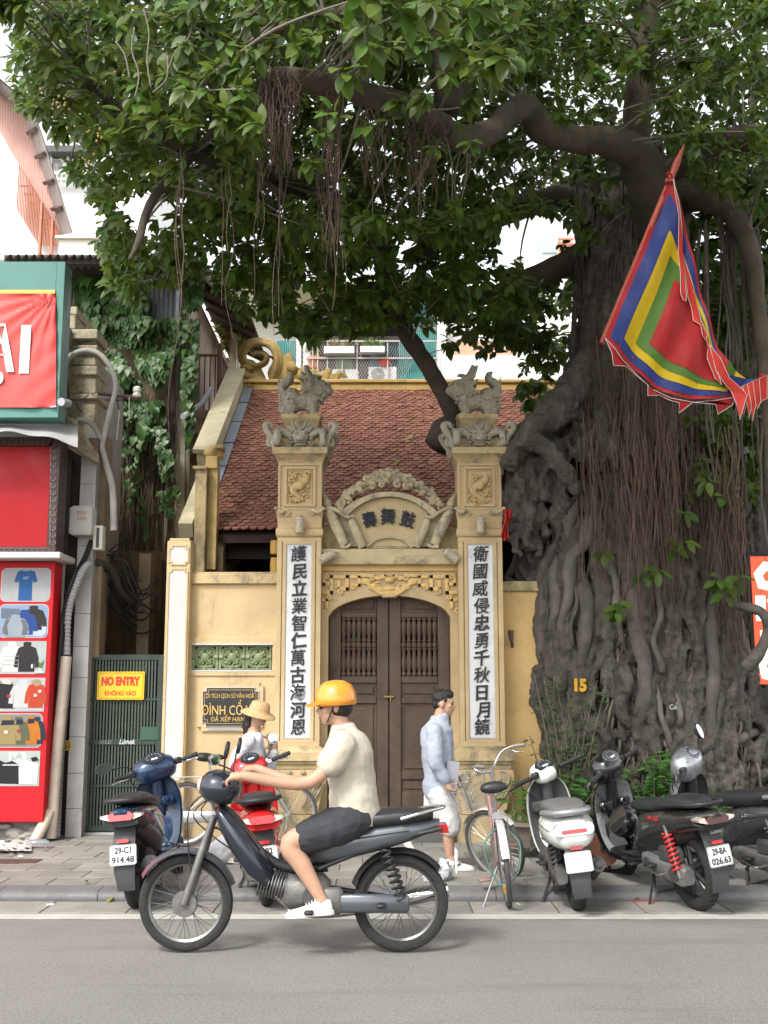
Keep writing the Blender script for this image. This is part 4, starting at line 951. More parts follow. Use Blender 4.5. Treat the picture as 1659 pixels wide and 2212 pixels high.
for k in range(30):
    u = lerp(38,128,k/29); v0 = lerp(354,506,(u-38)/94)+2; v1 = lerp(448,530,min(1,(u-36)/50)); slab(u,v0,u+1.3,max(v1,v0+4),YQ-.3,.05,0,b)
for k in range(7):
    u0 = 42+10*k; v0 = 400+18*k; slab(u0,v0,u0+20,v0+2,YQ-.28,.05,0,b)
for u, v0, v1 in ((84,436,548),(108,474,560)): slab(u,v0,u+5,v1,YQ-.34,.15,0,b)
part('lattice_screen', b, m_or, pk, kind='stuff')
# white block further back with a flat roof and fans
wb = thing('white_block', 'white far building with a dark flat roof edge at upper left', 'building', (P(150,420,42).x,42,0))
b = MB(); b.bb((P(60,400,42).x,42,0),(P(330,400,42).x,48,P(CX,340,42).z)); part('wall', b, mat('bright_white_render',(.8,.8,.78),.8), wb)
part('roof_edge', slab(98,314,190,327,41.2,1.5), mat('dark_roof_edge',(.08,.08,.08),.7), wb)
b = MB(); slab(108,327,112,372,41.6,.2,0,b); slab(143,327,148,372,41.6,.2,0,b); slab(100,372,190,376,41.5,.2,0,b); slab(100,385,190,388,41.5,.2,0,b)
for k in range(9): slab(102+10*k,376,103.5+10*k,400,41.5,.1,0,b)
part('railing', b, mat('pale_rail',(.6,.6,.58),.6), wb)
ac_unit(113,342,142,372,41.7,'white fan unit under the flat roof edge of the far white building')
ac_unit(155,342,184,372,41.7,'second white fan unit under the flat roof edge nearer the tree')
b = MB(); b.bb((P(126,540,25).x,25,0),(P(300,540,25).x,27,P(CX,516,25).z)); b.bb((P(120,540,25).x,24.9,P(CX,517,25).z),(P(300,540,25).x,27,P(CX,512,25).z)); b.build('low_house', mat('cream_render',(.7,.66,.58),.8,var=.05), None, label='plain cream house front below the far white building', cat='building')
# ================================================================== old ivy building on the alley
m_old = mat('stained_old_wall', (.4,.36,.29), .95, var=.3, vs=2, bump=.5, bs=20, stain=((.1,.085,.07), .5, 3, .12), stain2=((.42,.34,.24), .3, 4, .2))
m_brn = mat('brown_streaked_wall', (.24,.18,.115), .95, var=.35, vs=2, bump=.5, bs=18, stain=((.04,.033,.028), .5, 4, .08), stain2=((.22,.19,.15), .28, 5, .1))
m_pkw = mat('faded_pink_plaster', (.5,.39,.33), .9, var=.18, vs=2, bump=.4, bs=25, stain=((.27,.2,.16), .4, 4, .3), stain2=((.2,.1,.07), .22, 7))
YI = 17.3; XI = -3.2
old = thing('old_building', 'old stained building with an ivy covered front and a small balcony', 'building', (XI, YI, 0))
zt = P(CX,590,YI).z
b = MB(); b.bb((-8.6,YI,.05),(XI,YI+7,zt)); ow = part('wall', b, m_brn, old)
b = MB(); b.bb((XI-.001,YI+.12,3.8),(XI+.06,YI+6.5,zt-.2)); part('pink_render', b, m_pkw, old)
b = MB(); b.bb((XI-.22,YI-.08,.05),(XI+.08,YI+.1,zt-.15),.01); part('corner_pier', b, m_old, old)
def corr_w(x0, x1, z0, z1, Y, n, m, name, amp=.025):
    b = MB(); k = n*4; pts = [(lerp(x0,x1,i/k), Y+amp*math.cos(i*math.pi/2)) for i in range(k+1)]
    rings = [[Vector((x,y,z)) for x,y in pts] for z in (z0,z1)]; b.loft(rings, closed=False); b.loft([[q+Vector((0,.02,0)) for q in r] for r in rings], closed=False)
    return part(name, b, m, old, 60)
a, c = P(140,680,YI-.2), P(420,570,YI-.2)
corr_w(a.x, P(300,640,YI-.2).x, a.z, c.z, YI-.2, 12, mat('rusty_brown_sheet',(.16,.115,.095),.8,var=.3,vs=2,stain=((.28,.22,.18),.4,3,.1)), 'sheet_wall')
a, c = P(314,692,YI-.26), P(388,585,YI-.26); corr_w(a.x, c.x, a.z, c.z, YI-.26, 7, mat('grey_sheet',(.34,.36,.39),.5,.3,var=.1,vs=2), 'grey_sheet')
# corrugated roof edge with its dark underside
b = MB(); rings = []
xa, xb = P(10,556,YI-1.2).x, P(420,556,YI-1.2).x
for yy, dz in ((YI-1.3,0),(YI+1.5,.45)):
    z = P(CX,553,YI-1.3).z+dz; rings.append([Vector((lerp(xa,xb,i/120), yy, z+.035*math.cos(i*math.pi/2.5))) for i in range(121)])
b.loft(rings, closed=False); b.loft([[q-Vector((0,0,.02)) for q in r] for r in rings], closed=False); part('sheet_roof', b, mat('grey_fibre_sheet',(.2,.18,.165),.8,var=.2,vs=2), old, 60)
b = MB(); z = P(CX,560,YI-1.2).z; b.bb((xa,YI-1.22,z-.08),(xb,YI-1.12,z+.06)); b.bb((xa,YI-.6,z),(xb,YI-.5,z+.12)); part('rafter', b, mat('dark_wood_beam',(.05,.04,.035),.8), old)
# balcony on the alley side
b = MB(); b.bb((XI,YI+1.0,P(CX,905,YI+1).z),(XI+.46,YI+3.4,P(CX,905,YI+1).z+.16),.01); bal = part('balcony', b, m_pkw, old)
zb0 = P(CX,905,YI+1).z+.16
b = MB()
for k in range(14): b.cyl((XI+.43,YI+1.05+k*.17,zb0),(XI+.43,YI+1.05+k*.17,zb0+.95),.012,n=6)
for z in (zb0+.95,zb0+.04): b.bb((XI+.41,YI+1.0,z),(XI+.45,YI+3.4,z+.035))
b.bb((XI+.38,YI+.98,zb0),(XI+.45,YI+1.08,zb0+1.15)); b.bb((XI,YI+1.0,zb0+.93),(XI+.45,YI+1.04,zb0+.97))
for k in range(4): b.cyl((XI+.08+k*.09,YI+1.02,zb0),(XI+.08+k*.09,YI+1.02,zb0+.95),.012,n=6)
part('railing', b, mat('brown_painted_iron',(.13,.08,.06),.6,.3,var=.3), old)
b = MB(); b.bb((XI+.36,YI+2.6,zb0),(XI+.48,YI+2.72,zb0+2.6)); part('post', b, mat('cream_post',(.55,.47,.36),.8,var=.1), old)
b = MB(); b.add([(XI,YI+.7,zb0+2.2),(XI+.9,YI+.7,zb0+1.75),(XI+.9,YI+4,zb0+1.75),(XI,YI+4,zb0+2.2)],[(0,1,2,3)]); b.add([(XI,YI+.7,zb0+2.14),(XI+.9,YI+.7,zb0+1.69),(XI+.9,YI+4,zb0+1.69),(XI,YI+4,zb0+2.14)],[(0,1,2,3)])
for k in range(6): b.tube([(XI,YI+.8+k*.6,zb0+2.12),(XI+.92,YI+.8+k*.6,zb0+1.66)],.035,4)
part('timber_canopy', b, mat('grey_brown_timber',(.09,.065,.05),.85,var=.3,vs=5), old)
b = MB(); b.bb((XI,YI+.35,zb0-1.0),(XI+.3,YI+1.0,zb0-.55),.01); part('brick_bracket', b, mat('crumbling_brick',(.2,.1,.075),.9,var=.35,vs=8,bump=.5,bs=20), old)
for y0, z0, z1 in ((YI+.15,3.6,5.0),(YI+1.1,3.5,4.8)):
    f = MB(); f.bb((XI+.03,y0,z0),(XI+.09,y0+.06,z1)); f.bb((XI+.03,y0+.6,z0),(XI+.09,y0+.66,z1)); f.bb((XI+.03,y0+.06,z0),(XI+.09,y0+.6,z0+.06)); f.bb((XI+.03,y0+.06,z1-.06),(XI+.09,y0+.6,z1))
    wf = part('window', f, mat('cream_window_frame',(.5,.46,.38),.7,var=.12), old)
    g = MB(); g.bb((XI+.045,y0+.06,z0+.06),(XI+.055,y0+.6,z1-.06)); o = g.build('pane', mat('grey_window_glass',(.12,.14,.14),.12,spec=.6), wf)
b = MB(); b.tube(spline([PX(395,900,XI+.15),PX(425,880,XI+.2),PX(440,866,XI+.25),PX(455,840,XI+.3)],5),.045,8); b.build('drain_pipe', mat('grey_pvc',(.5,.5,.52),.4), None, label='grey elbow pipe on the old building under the balcony', cat='pipe')
b = MB(); b.tube([PX(412,700,XI+.12),PX(406,960,XI+.12),PX(404,1240,XI+.12)],.04,8); b.build('drain_pipe', mat('mossy_pipe',(.2,.2,.15),.7,var=.3), None, label='mossy downpipe on the corner of the old building', cat='pipe')
# alley: far wall, side wall
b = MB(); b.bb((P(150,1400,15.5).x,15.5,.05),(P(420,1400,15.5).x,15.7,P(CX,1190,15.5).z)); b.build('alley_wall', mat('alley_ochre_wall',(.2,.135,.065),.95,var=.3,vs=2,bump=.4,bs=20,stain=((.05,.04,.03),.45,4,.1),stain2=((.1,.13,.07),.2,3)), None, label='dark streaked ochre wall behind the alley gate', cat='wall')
b = MB(); b.bb((XI+.1,14.1,.05),(XI+.25,17.2,3.4)); b.build('side_wall', m_brn, None, label='dark stained side wall along the alley toward the temple hall', cat='wall')
# old stepped pillar and the tiled pier at the shop corner
YO = 13.2
op = thing('old_pillar', 'old mouldy stepped pillar top beside the green signboard', 'pillar', (X(175,800,YO),YO,0))
m_op = mat('mouldy_pillar_plaster', (.4,.35,.25), .95, var=.25, vs=6, bump=.4, bs=30, stain=((.07,.065,.055), .5, 9, 1.5), stain2=((.5,.48,.42), .3, 7))
for (u0,v0,u1,v1,dy,n) in ((134,662,167,680,.05,'cap_block'),(136,680,163,710,.0,'cap_block'),(128,711,211,732,-.08,'cap_slab'),(132,732,206,745,0,'course'),(130,745,210,766,-.04,'course'),(134,766,207,790,0,'course'),(130,790,210,810,-.04,'course'),(134,810,208,850,0,'course'),(132,850,212,862,-.05,'course'),(136,862,206,945,.0,'shaft')):
    part(n, slab(u0,v0,u1,v1,YO+dy,.5,.012), m_op, op)
m_marb = mat('grey_veined_tile', (.46,.45,.43), .6, var=.12, vs=5, bump=.15, bs=30, stain=((.25,.24,.23), .4, 3, .5), stain2=((.1,.09,.08), .2, 8, .3))
pier = thing('tiled_pier', 'grey tiled pier with pipes and stickers between shop and alley gate', 'pier', (X(165,1500,12.75),12.75,0))
x0, x1 = X(158,1400,12.75), X(192,1400,12.75)
b = MB(); b.bb((x0+.01,12.76,.05),(x1-.01,13.3,Z(940,12.75))); part('core', b, mat('grey_cement',(.33,.32,.31),.9,var=.1), pier)
zz = .06
while zz < 4.6: 
    hh = rnd.uniform(.3,.42); b = MB(); b.bb((x0,12.745,zz+.003),(x1,12.765,zz+hh-.003),.003); part('tile', b, m_marb, pier); zz += hh
b = MB(); slab(124,990,150,1212,12.9,.3,0,b); b.bb((X(100,1400,12.95),12.95,.05),(x0,13.4,Z(960,12.9))); part('dark_recess', b, mat('dark_grey_wall',(.06,.055,.05),.9,var=.3), pier)  # dark grey slabs set back beside the pier
b = MB(); slab(205,940,222,1420,12.95,.3,0,b); part('stained_edge', b, m_brn, pier)
# stickers and writing on the pier
def sticker(u0,v0,u1,v1,Y,col,lines,label,lcol,rot=0.0):
    a = P(u0,v0,Y); c = P(u1,v1,Y); t = thing('sticker', label, 'sticker', ((a.x+c.x)/2,Y,(a.z+c.z)/2))
    w, h = abs(c.x-a.x), abs(a.z-c.z); b = MB(); b.box((0,.003,0),(w,.006,h)); b.build('sheet', mat('sheet_%d%d%d'%tuple(int(x*99) for x in col),col,.5), t)
    for k, s in enumerate(lines):
        xo = w*(.5-(k+.5)/len(lines)) if rot else 0; zo = 0 if rot else h*(.5-(k+.5)/len(lines))
        fit = (h*.86, w/len(lines)*.66) if rot else (w*.86, h/len(lines)*.6)
        put_text('lettering', s, .1, (xo,-.003,zo), mat('ink_%d%d%d'%tuple(int(x*99) for x in lcol),lcol,.6), t, .0006, .004, M=Matrix.Rotation(R(90),4,'Y')@FRONT if rot else FRONT, fit=fit)
    return t
sticker(139,1600,153,1621,12.74,(.75,.5,.03),['ALELI','ZUPER'],'yellow sticker with black lettering on the tiled pier',(.02,.02,.02),1)
# wall boxes
def wallbox(u0,v0,u1,v1,Y,d,m,name,label,cat,r=.03):
    a = P(u0,v0,Y); c = P(u1,v1,Y); t = thing(name,label,cat,((a.x+c.x)/2,Y,(a.z+c.z)/2)); w,h = c.x-a.x,a.z-c.z
    b = MB(); b.prism(rrect(w,h,r,4),(0,-d*.25,0),(1,0,0),(0,0,1),(0,d,0)); b.prism(rrect(w*.93,h*.95,r,4),(0,-d*.32,0),(1,0,0),(0,0,1),(0,d*.1,0)); b.build('case',m,t,30); return t, w, h
m_box = mat('grey_box_plastic',(.5,.48,.44),.55,var=.08,vs=5,bump=.05,stain=((.38,.36,.33),.25,5))
t,w,h = wallbox(155,1094,200,1157,12.62,.2,m_box,'junction_box','rounded grey junction box with red painted code on the pier','junction box',.04)
for s, z in (('P310',.24),('524H',.06)): put_text('lettering', s, .1, (w*.05,-.068,h*z), mat('red_marker',(.5,.1,.08),.7), t, .0005, .0, fit=(w*.4,h*.13))
b = MB()
for k in range(9): b.cyl((-w/2-.012,0,-h*.42+k*h*.1),(-w/2-.012,0,-h*.42+k*h*.1+.025),.012,n=8)
b.build('hinge', m_box, t)
t,w,h = wallbox(204,1136,222,1188,12.7,.12,mat('cream_box_plastic',(.6,.58,.5),.5,var=.06),'terminal_box','narrow cream terminal box with a black slotted front','terminal box',.012)
b = MB()
for k in range(12): b.box((.0,-.046,-h*.38+k*h*.068),(w*.28,.012,h*.045))
b.build('slot', m_blk, t, kind='stuff')
wallbox(305,1210,330,1268,15.0,.15,mat('dim_cream_box',(.5,.48,.43),.6,var=.1),'meter_box','cream meter box on the dark alley wall','meter box',.01)
t,w,h = wallbox(185,1328,202,1374,14.0,.02,mat('green_plate',(.05,.2,.07),.4),'address_plate','small green plate on the ochre wall above the alley gate','plate',.004)
for k,(z,ww) in enumerate(((.3,.5),(.1,.4),(-.06,.6),(-.25,.4))): pass
t,w,h = wallbox(176,1381,187,1393,13.6,.05,mat('white_plastic',(.75,.74,.7),.4),'socket_box','small white socket box left of the green plate','socket box',.004)
wallbox(117,1402,129,1413,12.6,.05,mat('white_plastic',(.75,.74,.7),.4),'socket_box','small white socket box on the pipe beside the poster column','socket box',.006)
t,w,h = wallbox(193,947,213,990,12.7,.14,mat('brown_box',(.16,.09,.07),.7,var=.25),'fuse_box','rusty brown box beside the bent conduit','fuse box',.006)
# conduits and cables
def pipe(name, label, cat, pts, r, m, n=8, k=6, group=None, Y=None):
    b = MB(); b.tube(spline(pts, k), r, n); return b.build(name, m, None, 60, label=label, cat=cat, group=group)
c3 = lambda x, y, Y: P(.3001*x, 530.9+.3001*y, Y)
pth = [(455,1060),(465,870),(490,810),(560,768),(640,757),(720,785),(800,880),(830,970),(830,1050),(790,1200),(742,1400),(735,1450),(762,1560),(810,1750),(818,2050)]
b = MB(); b.tube(spline([c3(x,y,12.75) for x,y in pth],5), ramp_list([.034,.034,.03,.04],71), 10, lump=.12); b.build('bent_conduit', mat('grey_white_conduit',(.42,.4,.37),.7,var=.2,vs=6,bump=.3,bs=60), None, 60, label='grey white conduit bent like a swan neck over the ivy', cat='conduit')
b = MB(); b.tube([c3(705,1062,12.8),c3(1005,1098,12.8)],.025,4); b.build('cross_arm', mat('rusty_angle_iron',(.15,.1,.085),.8,.2,var=.3), None, label='rusty iron cross arm on the bent conduit', cat='cross arm')
b = MB(); b.lathe([(.02,-.02),(.05,0),(.05,.03),(.035,.04),(.035,.05),(.048,.06),(.048,.1),(.03,.12),(.0,.125)],16,Matrix.Translation(c3(985,1085,12.8))); b.build('insulator', mat('white_porcelain',(.7,.67,.58),.3), None, label='white porcelain insulator on the end of the cross arm', cat='insulator')
pipe('conduit','grey conduit curving from under the signboard into the bent one','conduit',[c3(560,1250,12.8),c3(640,1270,12.75),c3(690,1320,12.72),c3(725,1400,12.74)],.03,mat('grey_conduit',(.3,.29,.27),.7,var=.2))
pipe('prop_pole','thin dark rod leaning under the green signboard','rod',[c3(455,600,12.6),c3(475,900,12.6),c3(495,1120,12.6)],.02,mat('dark_rusty_rod',(.07,.05,.045),.7,var=.3))
c1 = lambda x, y, Y=12.6: P(.36*x, 1061.8+.36*y, Y)
pipe('drain_pipe','grey upright downpipe beside the red poster column','pipe',[c1(372,380),c1(352,700),c1(335,1000),c1(312,1500),c1(298,1760)],.05,mat('grey_pvc_dirty',(.36,.35,.33),.6,var=.15,vs=6))
pipe('drain_pipe','thick beige pipe running down the pier to the pavement','pipe',[c1(398,990,12.5),c1(372,1250,12.48),c1(340,1600,12.45),c1(305,2080,12.42)],.062,mat('beige_pvc',(.5,.42,.34),.6,var=.18,vs=4,bump=.1,stain=((.3,.26,.22),.35,5)),12)
pipe('drain_pipe','beige pipe stub leaning on the pavement at the pier foot','pipe',[c1(300,1920,12.4),c1(255,2010,12.3),c1(205,2105,12.2)],.06,mat('beige_pvc',(.5,.42,.34),.6),12)
pipe('drain_pipe','thin yellow pipe beside the thick beige pipe','pipe',[c1(296,1740,12.55),c1(283,1900,12.5),c1(276,1960,12.5)],.03,mat('yellow_pvc',(.55,.34,.05),.5,var=.1))
def hose(name,label,pts,r,m,k=8,pitch=.03):
    p = spline(pts,k); q = []; rr_ = []
    d = 0
    for i in range(len(p)-1):
        n_ = max(2,int((p[i+1]-p[i]).length/(pitch/2)))
        for j in range(n_): q.append(p[i].lerp(p[i+1],j/n_)); rr_.append(r*(1.0 if len(q)%2 else .8))
    b = MB(); b.tube(q, rr_, 10); return b.build(name,m,None,0,label=label,cat='hose')
hose('ribbed_hose','grey ribbed hose curving down the pier from the cable bundle',[c1(545,430,12.5),c1(500,470,12.5),c1(440,600,12.5),c1(405,760,12.52),c1(398,990,12.55)],.045,mat('grey_ribbed_plastic',(.36,.36,.37),.5,var=.1),pitch=.04)
hose('ribbed_hose','thin dark ribbed hose down the right side of the beige pipe',[c1(412,1000,12.55),c1(392,1300,12.55),c1(362,1700,12.5),c1(345,2090,12.45)],.034,mat('dark_ribbed_plastic',(.13,.12,.115),.6,var=.15),pitch=.035)
pipe('thin_conduit','straight dark conduit on the pier with a blue tie','conduit',[c1(415,900,12.68),c1(412,1180,12.66),c1(390,1350,12.62),c1(365,1560,12.58)],.02,mat('slate_conduit',(.1,.13,.15),.5))
cables = thing('cable_bundle','bundle of black cables sagging down beside the beige pipe','cables',(X(140,1400,12.5),12.5,0))
m_cab = mat('black_cable',(.014,.014,.016),.45)
rc = random.Random(4)
for k in range(16):
    dx = rc.uniform(-14,14); dy = rc.uniform(-12,12); y_ = rc.uniform(12.42,12.56); b = MB()
    b.tube(spline([c1(545+dx*.6,300+dy,12.7),c1(510+dx,400+dy,12.6),c1(455+dx*1.5,520+dy,y_),c1(392+dx,700,y_),c1(372+dx,900,y_),c1(352+dx*.8,1150,y_),c1(330+dx*.7,1400,y_),c1(315+dx*.4,1600+dy*2,y_)],6), rc.uniform(.006,.012), 6); part('cable', b, m_cab, cables, 60)
wires = thing('wire_tangle','tangle of black wires hanging over the alley gate','cables',(X(260,1250,13.6),13.6,0))
for k in range(26):
    u0 = rc.uniform(190,250); v0 = rc.uniform(1195,1260); u1 = rc.uniform(270,350); v1 = rc.uniform(1220,1370); s = rc.uniform(5,60); b = MB(); y0 = rc.uniform(13.0,13.8); y1 = rc.uniform(13.4,14.6)
    b.tube(spline([P(u0,v0,y0),P(lerp(u0,u1,.35),lerp(v0,v1,.35)+s*rc.choice((-.6,1)),lerp(y0,y1,.3)),P(lerp(u0,u1,.7),lerp(v0,v1,.7)+s,lerp(y0,y1,.7)),P(u1,v1,y1)],6), rc.uniform(.005,.011), 5); part('wire', b, m_cab, wires, 60)
b = MB(); b.tube(spline([P(196,1216,12.9),P(225,1218,13.0),P(246,1240,13.2),P(262,1280,13.4),P(285,1300,13.6)],6),.045,8); part('thick_cable', b, mat('dull_black_sleeve',(.05,.045,.04),.8), wires, 60)
for k,(x0_,y0_,x1_,y1_) in enumerate(((830,1060,985,1075),(835,1050,800,1100),(840,1070,860,1180),(860,1180,840,1395),(900,1080,880,1120),(760,1110,990,1075),(640,1060,830,1080),(540,1110,640,1070),(985,1075,1040,1180),(930,1090,930,1250),(540,1120,600,1200))):
    b = MB(); a_, c_ = c3(x0_,y0_,12.78), c3(x1_,y1_,12.82); md = (a_+c_)/2+Vector((0,0,-.03)); b.tube(spline([a_,md,c_],5),.007,5); part('wire', b, m_cab if k%3 else mat('pale_wire',(.5,.48,.45),.6), wires, 60)
# alley gate
YGt = 12.95
ag = thing('alley_gate','dark green barred metal gate closing the alley','gate',(X(255,1600,YGt),YGt,0))
m_ag = mat('dark_green_paint',(.028,.045,.035),.5,.1,var=.25,vs=6,bump=.1,stain=((.07,.075,.06),.3,8))
xl, xr = X(165,1600,YGt), X(349,1600,YGt); zg0, zg1 = Z(1796,YGt), Z(1414,YGt)
b = MB(); b.bb((xl,YGt,zg0),(xl+.09,YGt+.05,zg1),.004); b.bb((xr-.07,YGt,zg0),(xr,YGt+.05,zg1),.004); part('stile', b, m_ag, ag)
for v0,v1 in ((1414,1426),(1508,1514),(1598,1609),(1695,1701),(1784,1796)): part('rail', MB().bb((xl+.09,YGt+.002,Z(v1,YGt)),(xr-.07,YGt+.048,Z(v0,YGt)),.003), m_ag, ag)
bar = MB(); bar.bb((-.009,0,0),(.009,.022,zg1-zg0-.06)); bme = bar.mesh('bar', mat('grey_green_bar',(.06,.085,.065),.5,.1,var=.25,vs=6), 30)
for k in range(22): link('bar', bme, ag, loc=(xl+.12+(xr-xl-.22)*k/21-ag.location.x, .014, zg0+.03))
part('lock_plate', MB().bb((X(304,1585,YGt),YGt-.008,Z(1598,YGt)),(X(343,1585,YGt),YGt+.02,Z(1570,YGt))), mat('green_lock_plate',(.03,.08,.05),.5,var=.2), ag)
m_graf = mat('white_marker',(.62,.63,.64),.7)
put_text('graffiti','KOLES',.1,(X(229,1603,YGt)-ag.location.x,-.003,Z(1603,YGt)),mat('faint_marker',(.25,.28,.3),.7),ag,.0005,0,fit=(W(24,YGt),W(8,YGt)),shear=.2)
put_text('graffiti','Lúmek',.1,(X(275,1603,YGt)-ag.location.x,-.003,Z(1602,YGt)),m_graf,ag,.0005,.001,fit=(W(34,YGt),W(11,YGt)),shear=.3)
part('sill', MB().bb((xl-.05,YGt-.05,.05),(xr+.05,YGt+.2,zg0-.01),.01), mat('grey_cement',(.33,.32,.31),.9,var=.1), ag)
ns = thing('no_entry_sign','yellow sign with red NO ENTRY lettering hung on the alley gate','sign',(X(262,1481,YGt),YGt-.03,Z(1481,YGt)))
w, h = X(313,1481,YGt)-X(211.5,1481,YGt), Z(1451,YGt)-Z(1511.5,YGt)
b = MB(); b.prism(rrect(w,h,.012,3),(0,0,0),(1,0,0),(0,0,1),(0,.012,0)); b.build('sign_board', mat('yellow_sign',(.68,.49,.015),.35,var=.03,vs=3), ns)
m_rs = mat('red_sign_ink',(.62,.04,.02),.45)
put_text('lettering','NO ENTRY',.1,(0,-.003,h*.16),m_rs,ns,.001,.006,fit=(w*.82,h*.33)); put_text('lettering','KHÔNG VÀO',.1,(0,-.003,-h*.25),m_rs,ns,.001,.002,fit=(w*.66,h*.2))
o_ = rrect(w*.95,h*.91,.02,4); i_ = rrect(w*.935,h*.885,.02,4); f = MB(); f.strip([Vector((x,-.002,z)) for x,z in o_+[o_[0]]],[Vector((x,-.002,z)) for x,z in i_+[i_[0]]],(0,.003,0)); f.build('border', m_rs, ns)

# ================================================================== shop at the left
YS = 11.9
shop = thing('shop_front','red shop front with posters and a green framed sign at the left edge','shop',(X(20,1300,YS),YS,0))
m_shopwall = mat('shop_side',(.3,.28,.26),.8,var=.15)
b = MB(); b.bb((-9,YS+1.0,.05),(X(120,1300,YS+1)-.02,YS+4,Z(700,YS+1))); part('wall', b, m_shopwall, shop)
# pavement plinth of rubble
pb = part('plinth', MB().bb((-7,YS+.5,.05),(X(94,1800,YS+.5),YS+1.2,Z(1776,YS+.5))), mat('rubble_mortar',(.2,.185,.165),.95,var=.3,vs=5,bump=.6,bs=12), shop)
rs = random.Random(2)
for k in range(16):
    u = rs.uniform(-10,88); v = rs.uniform(1784,1822); b = MB(); p = P(u,v,YS+.48); b.ball((0,0,0),(rs.uniform(.05,.13),.05,rs.uniform(.03,.06)),9,6); o = b.build('stone', mat('rubble_stone',(.24,.225,.205),.9,var=.3,vs=8,bump=.4,orand=.2), pb, 40); o.location = p; 
m_red = mat('shop_red',(.46,.01,.016),.5,var=.06,vs=1,spec=.25)
YC = YS+.35
xr_ = X(106,1495,YC)
b = MB(); b.bb((-6.5,YC,Z(1776,YC)),(xr_,YC+.3,Z(1213,YC)),.006); part('poster_column', b, m_red, shop)
part('seam', MB().bb((-6.5,YC-.002,Z(1709.5,YC)),(xr_,YC+.01,Z(1708.5,YC))), mat('dark_red_seam',(.3,.012,.016),.6), shop)
part('ledge', slab(-200,1192,130,1206,YS+.1,.6,.01), mat('grey_white_ledge',(.5,.48,.46),.7,var=.1), shop)
# posters: flat print
PM = {}
def pm(c):
    k = tuple(round(x,3) for x in c)
    if k not in PM: PM[k] = mat('print_%d'%len(PM), tuple(x*.6 for x in c), .5, spec=.3, var=.06, vs=9)
    return PM[k]
def poster(v0, v1, u0, u1, bgc, rounded, shapes, label, edge=True):
    a = P(u0,v0,YC); c = P(u1,v1,YC); sh = (v0-1229)*.027
    cx_, cz = (a.x+c.x)/2, (a.z+c.z)/2; w, h = c.x-a.x, a.z-c.z
    t = thing('poster', label, 'poster', (cx_, YC-.004, cz))
    r_ = .05 if rounded else .004
    if edge: b = MB(); b.prism(rrect(w+.02,h+.02,r_+.008,4),(0,.0,0),(1,0,0),(0,0,1),(0,.004,0)); b.build('white_edge', pm((.62,.61,.6)), t)
    b = MB(); b.prism(rrect(w,h,r_,4),(0,-.0015,0),(1,0,0),(0,0,1),(0,.004,0)); b.build('sheet', pm(bgc), t)
    for k, (nm, col, poly) in enumerate(shapes):
        pts = [((x-.5)*w,(.5-y)*h) for x,y in poly]; b = MB(); b.prism(pts,(0,-.003-.0012*k,0),(1,0,0),(0,0,1),(0,.001,0)); b.build(nm, pm(col), t, 0)
    return t
def tee(cx,y0,s,sy): return [(cx-.1*s,y0),(cx-.06*s,y0+.03*sy),(cx+.06*s,y0+.03*sy),(cx+.1*s,y0),(cx+.2*s,y0+.05*sy),(cx+.27*s,y0+.36*sy),(cx+.17*s,y0+.39*sy),(cx+.15*s,y0+.3*sy),(cx+.16*s,y0+.95*sy),(cx-.16*s,y0+.95*sy),(cx-.15*s,y0+.3*sy),(cx-.17*s,y0+.39*sy),(cx-.27*s,y0+.36*sy),(cx-.2*s,y0+.05*sy)]
def coat(cx,y0,s,sy,hood=True):
    p = [(cx-.08*s,y0+.13*sy)] + ([(cx-.1*s,y0+.05*sy),(cx-.06*s,y0),(cx+.06*s,y0),(cx+.1*s,y0+.05*sy)] if hood else []) + [(cx+.08*s,y0+.13*sy),(cx+.2*s,y0+.2*sy),(cx+.27*s,y0+.5*sy),(cx+.29*s,y0+.82*sy),(cx+.2*s,y0+.84*sy),(cx+.18*s,y0+.5*sy),(cx+.19*s,y0+.97*sy),(cx-.19*s,y0+.97*sy),(cx-.18*s,y0+.5*sy),(cx-.2*s,y0+.84*sy),(cx-.29*s,y0+.82*sy),(cx-.27*s,y0+.5*sy),(cx-.2*s,y0+.2*sy)]
    return p
def rect(x0,y0,x1,y1): return [(x0,y0),(x1,y0),(x1,y1),(x0,y1)]
poster(1229,1298,6,106,(.5,.5,.52),True,[('shirt',(.02,.12,.36),tee(.5,.04,.9,1.0)),('emblem',(.25,.4,.6),[(.44,.26),(.5,.24),(.58,.24),(.52,.29),(.57,.34),(.5,.31),(.45,.34)])],'rounded poster of a blue t-shirt on pale grey, topmost on the red column')
poster(1307,1376,2,101,(.3,.42,.62),True,[('snow',(.6,.68,.78),[(0.02,.75),(.3,.7),(.98,.62),(.98,.9),(.9,.97),(.1,.97)]),('ridge',(.16,.2,.28),[(.02,.1),(.4,.12),(.45,.3),(.2,.45),(.02,.4)]),('jacket',(.035,.028,.026),coat(.7,.02,1.0,.78)),('jacket',(.025,.07,.3),coat(.52,.15,1.0,.8)),('jacket',(.36,.42,.48),coat(.33,.3,1.05,.72)),('sleeve',(.17,.18,.2),[(.13,.45),(.22,.44),(.16,.65),(.2,.95),(.1,.93),(.06,.78)]),('sleeve',(.17,.18,.2),[(.44,.44),(.54,.46),(.62,.75),(.56,.92),(.47,.93),(.5,.7)])],'rounded poster of grey, blue and black jackets on snow')
